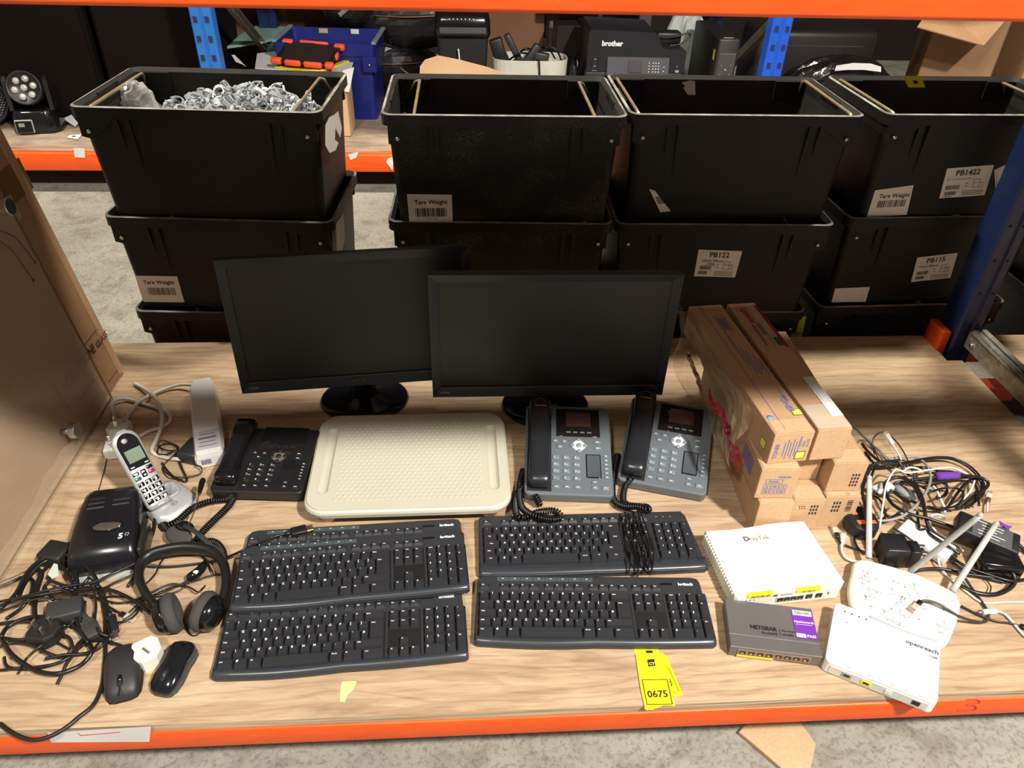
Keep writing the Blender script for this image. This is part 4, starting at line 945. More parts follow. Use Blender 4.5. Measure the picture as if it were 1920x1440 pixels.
# ================================================================= LEANING CARTON AND CLEAR PANEL
lean = R(7.6); upv = Vector((-math.sin(lean), 0, math.cos(lean))); nv = Vector((math.cos(lean), 0, math.sin(lean)))
ct = thing('flat_carton', 'tall flat brown carton leaning at the left end of the shelf', 'carton', (-0.906, 0.72, 0.0))
T = Matrix(((0, -nv.x, upv.x, 0), (1, 0, 0, 0), (0, -nv.z, upv.z, 0.0068), (0, 0, 0, 1)))   # local: x along the shelf depth, y into the carton, z up its face
m = MB(); m.M = T.copy(); m.box((0.485, 0.0245, 0.45), (0.97, 0.049, 0.90), 0.004, seg=2); m.build('carton_body', 'cardboard_mid', ct)
m = MB(); m.M = T.copy(); m.box((0.955, 0.0238, 0.45), (0.034, 0.0512, 0.90), 0.004); m.build('end_fold', 'cardboard', ct)
m = MB(); m.M = T.copy(); m.box((0.90, -0.0006, 0.54), (0.16, 0.0006, 0.07)); m.box((0.9712, 0.0245, 0.54), (0.0006, 0.052, 0.07)); m.build('packing_tape', mat('brown_tape', (0.20, 0.10, 0.035), 0.22), ct)
m = MB(); m.M = T.copy(); m.box((0.78, -0.0008, 0.50), (0.22, 0.0006, 0.055)); m.build('packing_tape', tape, ct)
P0 = Vector(ct.location)+Vector((0, 0, 0.0068)); pf = lambda x, y: onpl(x, y, P0+nv*0.0012, nv)-Vector(ct.location)
m = MB(); a, b, c, d = pf(100, 722), pf(183, 615), pf(222, 692), pf(140, 784)
for p, q in ((a, b), (b, c), (a, d), (c, pf(204, 716))): m.tube([p, q], 0.0009, 4)
ux = (b-a).normalized(); uy = ux.cross(nv)*-1
if uy.dot(a-d) < 0: uy = -uy
ux = uy.cross(nv)
if ux.dot(b-a) < 0: ux = -ux
m.text('CAUTION!', pf(128, 728), ux, uy, 0.034, 0.02, 0.0008); m.text('GLASS', pf(128, 728)+ux*(glyphs('CAUTION!', 0.02)[2]*0.034+0.010), ux, uy, 0.023, 0.02, 0.0008)
m.text('handle with care', pf(150, 752), ux, uy, 0.013, 0.02, 0.0008)
m.build('warning_print', mat('rust_print', (0.07, 0.014, 0.008), 0.7), ct)
gl = thing('clear_panel', 'clear panel with two round metal studs leaning against the carton', 'clear panel', (-0.892, 0.72, 0.0))
m = MB(); m.M = T.copy(); m.box((0.424, 0.002, 0.42), (0.848, 0.004, 0.84)); m.build('panel', glassp, gl)
m = MB(); m.M = T.copy(); m.box((0.849, 0.002, 0.42), (0.0016, 0.0046, 0.84)); m.box((0.424, 0.002, 0.001), (0.848, 0.0046, 0.002)); m.build('panel_edge', mat('amber_edge', (0.10, 0.035, 0.012), 0.3), gl)
for px, py in ((140, 807), (13, 388)):
    m = MB(); c = onpl(px, py, Vector(gl.location)+nv*0.030, nv)-Vector(gl.location); q = nv.to_track_quat('Z', 'Y').to_matrix().to_4x4()
    m.cyl((0, 0, 0), 0.0180, 0.016, 44, bev=0.0012, M=Matrix.Translation(c) @ q, sm=False); m.cyl((0, 0, -0.018), 0.007, 0.024, 16, M=Matrix.Translation(c) @ q); m.build('metal_stud', metal, gl)
pg_ = lambda x, y: onpl(x, y, Vector(gl.location)+nv*0.004, nv)
for k, l in enumerate((((0, 432), (28, 445), (50, 470), (66, 492)), ((0, 452), (25, 472), (48, 505), (63, 526)))):
    m = MB(); pts = spline([pg_(*p) for p in l], 5); m.tube(pts, 0.0009, 5); e = pts[-1]; m.tube([e+Vector((0, math.cos(2*PI*i/10)*0.003, math.sin(2*PI*i/10)*0.003)) for i in range(10)], 0.0009, 5, closed=True)
    tag(m.build('thin_wire', mat('brown_wire', (0.10, 0.04, 0.02), 0.5)), ('upper' if k == 0 else 'lower')+' thin brown wire with an eyelet hanging on the clear panel', 'wire', 'wires hanging on the clear panel')
fw = MB(); sheet(fw, 30, 6, lambda u, v, r: (-0.884+0.035*v*(1-v)*2+0.022*v+r.uniform(-.004, .004)-0.006*math.sin(u*13), 0.80+u*0.76, 0.055*(1-v)**1.5+0.004+r.uniform(0, .005)), 9)
tag(fw.build('crumpled_wrap', mat('clear_wrap', (0.62, 0.50, 0.34), 0.2, alpha=0.16)), 'crumpled clear wrap along the foot of the leaning panel', 'plastic film')
def flatcable(name, label, pts, r, m_, zs=None, group=None, cat='cable', k=6, parent=None, amp=0.003, sd=0):
    W_ = []
    for i, p in enumerate(pts):
        z = p[2] if len(p) > 2 else (r+0.0012+(zs or 0)+amp*(1+math.sin(i*2.1+sd)))
        W_.append(at(p[0], p[1], z))
    m = MB(); m.tube(spline(W_, k), r, 8); o = m.build(name, m_, parent)
    if parent is None: tag(o, label, cat, group)
    return o, W_
flatcable('thin_wire', 'thin dark wire trailing from the clear panel to the black device', [(211, 748), (207, 800), (200, 860), (186, 915), (160, 990), (125, 1020), (60, 1065), (0, 1092)], 0.001, rubberm, cat='wire', amp=0)

# plugs --------------------------------------------------------------
def frame(p, d, up=(0, 0, 1)):
    d = Vector(d).normalized(); s = d.cross(Vector(up)).normalized(); u = s.cross(d)
    return Matrix(((d.x, s.x, u.x, p[0]), (d.y, s.y, u.y, p[1]), (d.z, s.z, u.z, p[2]), (0, 0, 0, 1)))
def plug(kind, p, d, par, m_=None):
    F = frame(p, d); m = MB(); m.M = F
    if kind == 'rj45':
        m.box((0.010, 0, 0), (0.021, 0.0115, 0.0075), 0.0008); o = m.build('connector', mat('clear_connector', (0.72, 0.66, 0.58), 0.15, alpha=0.6), par)
        m = MB(); m.M = F
        for k in range(8): m.box((0.017, -0.0042+k*0.0012, 0.0036), (0.006, 0.0007, 0.0006))
        m.build('contacts', gold, o); m = MB(); m.M = F; m.box((-0.006, 0, 0), (0.014, 0.009, 0.008), 0.002, seg=2); m.build('boot', m_ or rubber, par)
    elif kind == 'usb':
        m.box((0.020, 0, 0), (0.040, 0.018, 0.010), 0.003, seg=3); m.cyl((-0.004, 0, 0), 0.004, 0.012, 12, 'x'); m.build('connector', m_ or blk, par); m = MB(); m.M = F; m.box((0.046, 0, 0), (0.014, 0.012, 0.0045), 0.0006); m.build('contact_sleeve', metal, par)
    elif kind == 'hdmi':
        m.box((0.016, 0, 0), (0.032, 0.021, 0.011), 0.003, seg=3); m.cyl((-0.005, 0, 0), 0.0045, 0.014, 12, 'x'); m.build('connector', blk, par); m = MB(); m.M = F; m.box((0.038, 0, 0), (0.013, 0.015, 0.005), 0.0006); m.build('gold_contact_sleeve', gold, par)
    elif kind == 'iec':
        m.box((0.028, 0, 0), (0.030, 0.028, 0.020), 0.003, seg=2); m.prism([(0, -0.006), (0.014, -0.013), (0.014, 0.013), (0, 0.006)], -0.008, 0.008)
        for k in range(4): m.box((-0.004-k*0.005, 0, 0), (0.003, 0.010-k*0.001, 0.010-k*0.001), 0.001)
        m.build('connector', mat('worn_black_rubber', (0.028, 0.027, 0.026), 0.6), par)
    elif kind == 'barrel':
        m.cyl((0.008, 0, 0), 0.0055, 0.028, 14, 'x', bev=0.001); m.build('connector', m_ or rubber, par); m = MB(); m.M = F; m.cyl((0.026, 0, 0), 0.0028, 0.010, 12, 'x'); m.build('contact', metal, par)
    elif kind == 'uk':
        m.prism([(0, -0.010), (0.012, -0.024), (0.045, -0.024), (0.052, -0.014), (0.052, 0.014), (0.045, 0.024), (0.012, 0.024), (0, 0.010)], -0.011, 0.013, 0.004, 2); b_ = m.build('plug', m_ or blk, par)
        for (x, y, l, w_) in ((0.040, 0, 0.009, 0.004), (0.018, -0.011, 0.0065, 0.004), (0.018, 0.011, 0.0065, 0.004)):
            m = MB(); m.M = F; m.box((x, y, 0.022), (w_, l, 0.018), 0.0006); m.build('prong', metal, b_)
def cable(label, pts, r, m_=rubber, zs=0.0, group=None, start=None, end=None, sd=0, amp=0.003, name='cable', pm=None, k=6):
    if not start and not end: return flatcable(name, label, pts, r, m_, zs, group, amp=amp, sd=sd, k=k)[0]
    t = thing(name, label, 'cable', (0, 0, 0), 0, group)
    o, W_ = flatcable('cord', None, pts, r, m_, zs, parent=t, amp=amp, sd=sd, k=k)
    if start: plug(start, W_[0], W_[0]-W_[1], t, pm)
    if end: plug(end, W_[-1], W_[-1]-W_[-2], t, pm)
    c = W_[len(W_)//2]; c = Vector((c.x, c.y, 0)); t.location = c
    for ch in kids(t):
        for v in ch.data.vertices: v.co -= c
        for g in kids(ch):
            for v in g.data.vertices: v.co -= c
    return t

# ================================================================= POWER STRIP AND WHITE CABLES
a = at(395, 862, 0.022); b = at(381, 722, 0.022); d = (b-a); Ls = d.length; ang = math.atan2(d.y, d.x)-PI/2
ps = thing('power_strip', 'white extension socket lying face down beside the black phone', 'power strip', (a.x, a.y, 0), ang)
m = MB(); w2 = 0.033; secs = []
for y, f in ((0, 0.86), (0.006, 1), (Ls-0.025, 1), (Ls, 0.72)):
    secs.append([Vector((x*f, y, z)) for x, z in ((-w2, 0.004), (-w2, 0.028), (-w2+0.006, 0.042), (w2-0.006, 0.042), (w2, 0.028), (w2, 0.004))])
m.loft(secs, sm=False); m.build('housing', whitep, ps)
m = MB(); m.box((0, 0.05, 0.0424), (0.052, 0.07, 0.0004)); lb = m.build('rating_label', mat('silver_label', (0.50, 0.50, 0.52), 0.4), ps)
m = MB()
for k in range(4): m.box((0.0, 0.028+k*0.014, 0.0428), (0.040-0.006*(k % 2), 0.0022 if k != 2 else 0.006, 0.0003))
m.build('rating_text', mat('grey_text', (0.12, 0.12, 0.14), 0.5), lb)
m = MB(); m.quad((-0.026, -0.0004, 0.008), (0.026, -0.0004, 0.008), (0.026, -0.0004, 0.030), (-0.026, -0.0004, 0.030)); lb = m.build('end_label', tagw, ps)
m = MB(); barcode(m, (-0.020, -0.0008, 0.012), (1, 0, 0), (0, 0, 1), 0.022, 0.014, 5); m.build('barcode', mat('blue_grey_ink', (0.10, 0.13, 0.22), 0.6), lb)
for y in (0.10, 0.15, 0.20, 0.25):
    for x in (-0.012, 0.012):
        m = MB(); m.cyl((x, y, 0.0422), 0.002, 0.0008, 10); m.build('screw', whitep, ps)
cable('white mains cable looping from the far end of the power strip', [(362, 722, .02), (335, 722, .012), (300, 733, .008), (262, 752, .016), (243, 775, .008), (232, 792, .012)], 0.0042, whitec, end='uk', pm=whitep, sd=1)
cable('white cable with a cut end arching behind the cordless phone', [(252, 719, .006), (272, 730, .012), (293, 748, .022), (303, 775, .024), (302, 800, .016), (293, 824, .008), (285, 845, .006), (300, 855, .006), (325, 860, .008), (350, 861, .010), (371, 858, .014)], 0.0046, whitec)
cable('white cable coiled loosely between carton and power strip', [(230, 822, .006), (220, 795, .007), (210, 768, .012), (214, 752, .014), (236, 748, .008), (268, 757, .006), (300, 767, .006), (317, 777, .006), (318, 790, .006), (302, 801, .006), (280, 808, .006), (262, 818, .006)], 0.0042, whitec)
pl = thing('mains_plug', 'white mains plug lying on its side behind the cordless phone', 'plug', at(222, 826, 0.016)); plug('uk', (0, 0, 0), (0.2, -1, 0), pl, whitep)
ad = thing('power_adaptor', 'small black power adaptor under the near end of the power strip', 'power adaptor', at(356, 866, 0.0), R(-18))
m = MB(); m.box((0, 0.02, 0.016), (0.046, 0.060, 0.032), 0.005, seg=2); m.build('housing', mat('charcoal_plastic', (0.018, 0.022, 0.028), 0.5), ad)
cable('thin black cord bundled in loops beside the small power adaptor', [(366, 872), (377, 876), (376, 888), (350, 894), (322, 893), (306, 880), (312, 866), (330, 850), (334, 838), (318, 830), (302, 826), (298, 838), (318, 845), (332, 842), (320, 832), (300, 836), (296, 850), (312, 852), (325, 846)], 0.0017, rubber, zs=0.004, amp=0.005)
cable('brown-black cord running under the cordless phone cradle', [(335, 862), (342, 880), (350, 898), (346, 903), (325, 893), (312, 880), (304, 868)], 0.0024, rubberm, amp=0.002)

# ================================================================= CORDLESS PHONE
s_ = (at(304, 882, 0.06)-at(279, 897, 0.06)); s_.z = 0; s_.normalize()
fdir = Vector((s_.y, -s_.x, 0))                     # towards the reader of the keypad
yawc = math.atan2(s_.y, s_.x)
cb = at(314, 936, 0.02)
cr = thing('charging_cradle', 'silver charging cradle with the cordless phone standing in it', 'charging cradle', (cb.x, cb.y, 0), yawc)
m = MB(); secs = []
for z, f in ((0.0, 0.94), (0.004, 1.0), (0.012, 0.985), (0.020, 0.90), (0.0245, 0.78)):
    secs.append([Vector((x, y, z+(0.007 if z > 0.01 else 0)*(y/0.05))) for x, y in rrect(0.098*f, 0.104*f, 0.030*f, 5)])
m.loft(secs); m.build('cradle_body', silver, cr)
m = MB(); m.loft([[Vector((x, y, z+0.10*(y-0.012))) for x, y in rrect(0.062*f, 0.040*f, 0.014*f, 5, 0, 0.012)] for z, f in ((0.020, 1.12), (0.030, 1.05), (0.034, 1.0), (0.030, 0.9))]); m.build('handset_well', silver, cr)
m = MB(); m.tube([(0.006*math.cos(2*PI*k/16), -0.026+0.006*math.sin(2*PI*k/16), 0.0252) for k in range(16)], 0.0004, 4, closed=True); m.text('BT', (-0.0032, -0.0282, 0.0253), (1, 0, 0), (0, 1, 0.07), 0.005, 0.02); m.box((0, -0.015, 0.026), (0.007, 0.0022, 0.0004)); m.build('printed_logo', mat('mid_grey_print', (0.12, 0.12, 0.12), 0.5), cr)
# handset: length chosen real (168 mm), tip found along the view through the photo's tip
bot = at(303, 948, 0.030); best = min(((abs((at(243, 805, z)-bot).length-0.172), z) for z in [0.03+0.002*i for i in range(110)] if at(243, 805, z).z > 0.06))
top = at(243, 805, best[1]); av = (top-bot).normalized(); av = (av-s_*av.dot(s_)*0.55).normalized(); sv = (s_-av*s_.dot(av)).normalized(); nn = sv.cross(av)
hs = thing('cordless_phone', 'silver cordless phone with large black keys standing in its cradle', 'phone', bot)
hs.rotation_euler = Matrix((sv, av, nn)).transposed().to_euler(); hs.scale = (1.14, 1.05, 1.0)
m = MB(); secs = []; Lh = 0.168
for i in range(19):
    u = i/18; y = Lh*u; wv = 0.0225+0.0030*u; e = 1-u
    if e < 0.16: wv *= math.sqrt(max(0.02, 1-((0.16-e)/0.165)**2))
    if u < 0.05: wv *= 0.86+0.14*u/0.05
    zt, zb = 0.0, -0.024+0.006*u
    secs.append([Vector((x, y, z)) for x, z in ((-wv*.90, zt), (-wv*.6, zt+0.0015), (wv*.6, zt+0.0015), (wv*.90, zt), (wv, zt-0.006), (wv*.95, zb*0.7), (wv*.6, zb), (-wv*.6, zb), (-wv*.95, zb*0.7), (-wv, zt-0.006))])
m.loft(secs); m.build('handset_body', silver, hs)
def oval(cx, w0, y0, y1, topround, z, n=16):
    p = [(-w0, y0), (w0, y0)]; r_ = topround
    for k in range(n+1):
        a = PI*k/n; p.append((w0*1.02*math.cos(a), y1-r_+r_*math.sin(a)))
    return [(x+cx, y) for x, y in p]
m = MB(); m.prism(oval(0, 0.0190, 0.088, 0.160, 0.024, 0), 0.0012, 0.0028, 0.0006, 1); fp = m.build('black_fascia', blkg, hs)
m = MB(); m.box((0.001, 0.1135, 0.0030), (0.030, 0.026, 0.0006)); m.build('display', lcdgreen, fp)
m = MB(); m.cyl((-0.004, 0.146, 0.0030), 0.0052, 0.0008, 20); m.build('round_speaker', silver, fp)
for x in (-0.013, 0.013):
    m = MB(); m.box((x, 0.092, 0.0032), (0.007, 0.002, 0.001)); m.build('soft_key', whitep, fp)
kk = MB()
def hkey(x, y, w_, h_, m_, txt='', sc=0.009):
    m = MB(); m.box((x, y, 0.0022), (w_, h_, 0.0026), 0.0016, seg=2); m.build('key', m_, hs)
    if txt: kk.text(txt, (x-sc*0.28*len(txt), y-sc*0.36, 0.0036), (1, 0, 0), (0, 1, 0), sc, 0.05)
for r_ in range(4):
    for c_ in range(3): hkey((c_-1)*0.0135, 0.055-r_*0.0128, 0.0112, 0.0092, blkg, '123456789*0#'[r_*3+c_])
hkey(-0.0135, 0.0675, 0.0112, 0.0075, mat('green_key', (0.01, 0.13, 0.06), 0.3)); hkey(0.0135, 0.0712, 0.0112, 0.0075, mat('red_key', (0.30, 0.01, 0.03), 0.3)); hkey(-0.0135, 0.0775, 0.0112, 0.0075, blkg); hkey(0.0135, 0.0810, 0.0112, 0.0075, blkg); hkey(0.0, 0.0735, 0.0095, 0.0155, blkg)
m = MB(); m.box((-0.0135, 0.0775, 0.0037), (0.006, 0.004, 0.0004)); m.box((0.0, 0.077, 0.0037), (0.004, 0.003, 0.0004)); m.box((0.0, 0.070, 0.0037), (0.004, 0.003, 0.0004)); m.box((0.001, 0.0045, 0.0022), (0.011, 0.0018, 0.0006)); m.build('key_symbols', legend, hs)
kk.build('key_numbers', legend, hs)

# ================================================================= BLACK OFFICE DEVICE
dv = thing('office_device', 'glossy black plastic device with vent slots and an oval handle recess', 'office device', (-0.703, 1.014, 0), R(9))
def dsec(y, z0, z1, w_, rr=0.014): return [Vector((x, y+0.0*z, z)) for x, z in ((-w_, z0), (-w_, z1-rr), (-w_+rr*.3, z1-rr*.3), (-w_+rr, z1), (w_-rr, z1), (w_-rr*.3, z1-rr*.3), (w_, z1-rr), (w_, z0))]
m = MB(); m.loft([dsec(-0.012, 0.006, 0.020, 0.061, .008), dsec(-0.010, 0.004, 0.036, 0.0625), dsec(0.000, 0.004, 0.050, 0.063), dsec(0.018, 0.004, 0.060, 0.063), dsec(0.06, 0.004, 0.068, 0.061), dsec(0.11, 0.004, 0.075, 0.057), dsec(0.140, 0.004, 0.078, 0.053), dsec(0.155, 0.006, 0.074, 0.050), dsec(0.161, 0.012, 0.060, 0.045)]); m.build('cover', mat('device_gloss', (0.008, 0.0085, 0.011), 0.22), dv)
for s in (-1, 1):
    for k in range(4):
        m = MB(); y = 0.103+k*0.012+(0.003 if s > 0 else 0); m.box((s*0.0235, y, 0.0742+0.06*(y-0.11)), (0.032, 0.0034, 0.003), 0.001, rot=(0.08, 0, 0.02)); m.build('vent_slot', mat('vent_grey', (0.045, 0.048, 0.058), 0.3), dv)
m = MB(); m.M = Matrix.Translation((0.006, 0.055, 0.0685)) @ Matrix.Rotation(0.13, 4, 'X'); m.tube([(0.029*math.cos(2*PI*k/28), 0.011*math.sin(2*PI*k/28)*(1.2 if math.sin(2*PI*k/28) < 0 else 0.7), 0) for k in range(28)], 0.0014, 6, closed=True); m.build('recess_rim', blkg, dv)
m = MB(); m.M = Matrix.Translation((0.006, 0.054, 0.0680)) @ Matrix.Rotation(0.13, 4, 'X'); m.sphere((0, 0, 0.0), 0.027, (1, 0.36, 0.04), 24, 8); m.build('handle_recess', mat('recess_bronze', (0.16, 0.14, 0.12), 0.25, metal=0.6), dv)
m = MB(); m.text('5', (0.030, 0.021, 0.0622), (1, 0, 0), (0, 1, 0.1), 0.018, 0.04)
for k in range(6): m.cyl((0.046+0.0035*math.cos(k*PI/3), 0.0290+0.0035*math.sin(k*PI/3), 0.0640), 0.0010, 0.001, 8)
m.build('printed_logo', mat('pale_blue_logo', (0.50, 0.62, 0.66), 0.5), dv)
m = MB(); m.box((0.070, 0.035, 0.030), (0.010, 0.085, 0.050), 0.004, seg=2); m.build('side_arm', mat('gunmetal', (0.035, 0.033, 0.03), 0.3, metal=0.4), dv)
m = MB(); m.box((0.0, 0.06, 0.0025), (0.100, 0.17, 0.005)); m.build('base_plate', mat('pale_base', (0.40, 0.43, 0.38), 0.5), dv)

# ================================================================= HEADSETS
h1 = thing('headset', 'black padded headset lying with both ear cups towards the mice', 'headset', at(345, 1120, 0))
H0 = Vector(h1.location)
def hp(l, k=6): return [p-H0 for p in spline([at(*q) for q in l], k)]
band = [(312, 1158, .030), (285, 1128, .030), (264, 1095, .030), (262, 1064, .030), (280, 1042, .032), (315, 1031, .034), (355, 1027, .034), (395, 1034, .032), (418, 1055, .030), (424, 1090, .030), (418, 1122, .030), (405, 1150, .030)]
m = MB(); P = hp(band); n = len(P); m.tube(P, [0.0075+0.0030*math.sin(PI*i/n)**2 for i in range(n)], 10, flat=1.4); m.build('headband', mat('headband_black', (0.010, 0.010, 0.010), 0.38), h1)
for (cx, cy, dx, dy) in ((316, 1152, 1.0, 0.35), (389, 1148, -1.0, 0.30)):
    c = at(cx, cy, 0.033)-H0; dd = Vector((dx, dy, 0.15)).normalized(); q = dd.to_track_quat('Z', 'Y').to_matrix().to_4x4(); M_ = Matrix.Translation(c) @ q @ Matrix.Scale(1.15, 4)
    m = MB(); m.lathe([(0, -0.022), (0.016, -0.021), (0.025, -0.016), (0.029, -0.006), (0.028, 0.0), (0, 0)], 28, M_); o = m.build('ear_cup', blkg, h1)
    m = MB(); m.lathe([(0, 0.004), (0.016, 0.008), (0.024, 0.016), (0.030, 0.014), (0.033, 0.006), (0.031, -0.002), (0, -0.002)], 28, M_); m.build('ear_pad', foam, h1)
m = MB(); m.tube(hp([(352, 1085, .012), (365, 1078, .016), (378, 1066, .018), (386, 1052, .018)], 5), [0.006, 0.008, 0.009, 0.0095, 0.010, 0.010, 0.010, 0.0098, 0.009, 0.009, 0.0085, 0.008, 0.007, 0.006, 0.005, 0.004], 12); ic = m.build('inline_control', blkg, h1)
m = MB(); m.sphere(at(367, 1072, 0.0275)-H0, 0.004, (1.4, 1, 0.4), 10, 6); m.build('white_logo', legend, ic)
m = MB(); m.tube(hp([(398, 1030, .02), (412, 1035, .014), (424, 1050, .010), (431, 1075, .010), (428, 1105, .010), (420, 1135, .010)]), 0.0016, 6); m.tube(hp([(350, 1088, .01), (345, 1100, .006), (330, 1110, .005), (300, 1118, .005), (270, 1125, .005), (240, 1150, .006)]), 0.0016, 6)
m.tube(hp([(350, 1170, .006), (352, 1185, .004), (365, 1192, .004), (378, 1182, .008), (376, 1172, .018)]), 0.0014, 6); m.build('cord', rubber, h1)
h2 = thing('headset', 'slim black headset with foam pad and thin microphone boom, above the padded one', 'headset', at(345, 1000, 0)); H0 = Vector(h2.location)
m = MB(); m.M = Matrix.Translation(at(335, 1004, 0.030)-H0) @ Matrix.Rotation(R(-22), 4, 'Z') @ Matrix.Rotation(R(35), 4, 'X'); m.sphere((0, 0, 0), 0.031, (1, 0.62, 0.22), 24, 10); m.build('ear_pad', foam, h2)
m = MB(); m.M = Matrix.Translation(at(346, 988, 0.038)-H0) @ Matrix.Rotation(R(-22), 4, 'Z'); m.sphere((0, 0, 0), 0.022, (1, 0.6, 0.5), 20, 10); m.build('ear_cup', blkg, h2)
m = MB(); m.tube(hp([(345, 985, .048), (365, 996, .050), (380, 1008, .046), (395, 1022, .040), (412, 1034, .034), (425, 1062, .022), (427, 1100, .014)]), 0.0052, 8, flat=0.35); m.build('headband', mat('charcoal_band', (0.03, 0.031, 0.034), 0.35), h2)
m = MB(); m.tube(hp([(353, 985, .046), (362, 965, .050), (368, 945, .054), (373, 928, .058)]), 0.0014, 6); m.build('microphone_boom', mat('boom_brown', (0.07, 0.04, 0.03), 0.4), h2)
m = MB(); P = hp([(373, 928, .058), (376, 915, .058), (379, 904, .060), (382, 897, .060)], 4); m.tube(P, [0.002, 0.0032, 0.0042, 0.0048, 0.0052, 0.0056, 0.0058, 0.006, 0.006, 0.006, 0.0056, 0.004, 0.001][:len(P)], 12); m.build('microphone', blkg, h2)

# ================================================================= MICE
def make_mouse(label, loc, rz, prof, H, top_m, side_m, wheel_y, wheel_m, seam=True):
    t = thing('computer_mouse', label, 'mouse', loc, rz); n = len(prof); L = prof[-1][0]
    def sec(y, wl, wr, h, s=1.0, z0=0.0): return [Vector(((wl if math.cos(a) < 0 else wr)*s*math.copysign(abs(math.cos(a))**0.75, math.cos(a)), y, z0+h*max(0, math.sin(a))**0.8)) for a in [PI*k/14 for k in range(15)]]
    m = MB(); secs = []; 
    for (y, wl, wr, h) in prof: secs.append(sec(y, wl, wr, h*0.62))
    m.loft(secs); m.build('side_shell', side_m, t)
    m = MB(); secs = []
    for (y, wl, wr, h) in prof: secs.append(sec(y+0.0, wl, wr, h*0.52+0.0, 0.955, h*0.48))
    m.loft(secs); m.build('top_shell', top_m, t)
    hw = [h for (y, wl, wr, h) in prof if y >= wheel_y][0]
    m = MB(); m.box((0, wheel_y, hw-0.0012), (0.0085, 0.026, 0.004), 0.0015, seg=2); m.build('wheel_slot', blkm, t)
    m = MB(); m.cyl((0, wheel_y, hw-0.005), 0.0085, 0.0055, 20, 'x', bev=0.001); m.build('scroll_wheel', wheel_m, t)
    if seam:
        m = MB(); m.box((0, wheel_y-0.020, hw-0.0035), (0.0008, 0.022, 0.006)); m.build('button_seam', blkm, t)
    return t
pr1 = [(0, .012, .012, .010), (.003, .022, .022, .016), (.012, .0275, .0275, .023), (.03, .0295, .0295, .029), (.05, .0300, .0300, .034), (.07, .0305, .0305, .036), (.085, .029, .029, .033), (.098, .022, .022, .025), (.105, .012, .012, .014), (.107, .004, .004, .006)]
q0 = at(229, 1312, 0.008); q1 = at(234, 1222, 0.012); r1 = math.atan2((q1-q0).y, (q1-q0).x)-PI/2
make_mouse('matt black mouse with a faceted back, left of the other mouse', (q0.x, q0.y, 0), r1, pr1, .036, mat('mouse_matt', (0.020, 0.020, 0.022), 0.5), blkm, 0.028, blkg)
pr2 = [(0, .010, .010, .009), (.003, .018, .018, .015), (.012, .0235, .0235, .022), (.03, .0255, .0255, .028), (.045, .0235, .0245, .031), (.058, .0225, .0225, .034), (.072, .024, .0245, .036), (.086, .0225, .023, .031), (.095, .016, .016, .022), (.100, .008, .008, .010), (.101, .003, .003, .005)]
q0 = at(299, 1302, 0.008); q1 = at(352, 1208, 0.012); r2 = math.atan2((q1-q0).y, (q1-q0).x)-PI/2
make_mouse('glossy black waisted mouse with grey rim, beside the keyboards', (q0.x, q0.y, 0), r2, pr2, .036, mat('mouse_gloss', (0.008, 0.009, 0.011), 0.14), mat('mouse_rim', (0.05, 0.058, 0.062), 0.4), 0.026, mat('wheel_grey', (0.035, 0.04, 0.045), 0.35))
wp = thing('usb_plug_adaptor', 'white plug-in charger cube lying prongs up between the mice', 'plug adaptor', at(281, 1236, 0.0), R(32))
m = MB(); m.prism([(-0.024, -0.010), (-0.012, -0.024), (0.012, -0.024), (0.024, -0.010), (0.024, 0.014), (0.016, 0.024), (-0.016, 0.024), (-0.024, 0.014)], 0, 0.032, 0.005, 3); m.build('housing', mat('ivory_plastic', (0.78, 0.76, 0.66), 0.3, var=0.02), wp)
m = MB(); m.box((0, -0.006, 0.0325), (0.004, 0.018, 0.003), 0.001, rot=(0, 0, 0.4)); m.build('earth_slot', mat('slot_grey', (0.14, 0.13, 0.11), 0.4), wp)
for s in (-1, 1):
    m = MB(); m.box((s*0.011, -0.016, 0.0325), (0.008, 0.005, 0.002), 0.001); m.build('prong_fold', mat('ivory_plastic', (0, 0, 0)), wp)

# ================================================================= CABLES OF THE LEFT PILE
G = 'black cables in the left pile'
cable('thick black cable in a wide closed loop at the far left edge', [(2, 1195), (15, 1175), (50, 1159), (95, 1158), (135, 1172), (160, 1197), (172, 1220), (160, 1240), (140, 1253), (108, 1263), (75, 1260), (45, 1245), (20, 1225), (4, 1200)], 0.0040, rubber, 0.006, G, sd=2)
cable('black cable arching high over the tangle near the black device', [(0, 1142), (30, 1112), (52, 1072), (80, 1048), (110, 1040), (140, 1045), (165, 1065), (180, 1085), (184, 1102)], 0.0036, rubber, 0.022, G, sd=3)
cable('black cable stretched from the left edge towards the padded headset', [(0, 1128), (50, 1117), (95, 1105), (140, 1097), (175, 1092), (212, 1075), (265, 1051), (295, 1037)], 0.0024, rubber, 0.024, G, sd=4)
cable('black cable crossing the tangle and ending beside the left ear cup', [(0, 1137), (38, 1122), (100, 1111), (150, 1105), (200, 1105), (240, 1120), (270, 1140), (290, 1158)], 0.0034, rubber, 0.016, G, sd=5)
cable('long brown-black cable hanging down past the mouse and over the shelf edge', [(170, 1095, .02), (186, 1110, .012), (197, 1150, .006), (198, 1205, .005), (196, 1250, .005), (190, 1290, .005), (175, 1322, .005), (150, 1343, .006), (127, 1362, .006), (100, 1378, .004), (70, 1387, .002), (45, 1384, .002), (20, 1372, .005), (0, 1357, .005)], 0.0036, rubberm, 0, G)
cable('thin black cable crossing the lower loops of the tangle', [(0, 1257), (30, 1253), (75, 1250), (117, 1240), (140, 1215), (157, 1197), (178, 1190)], 0.0026, rubberm, 0.002, G, sd=6)
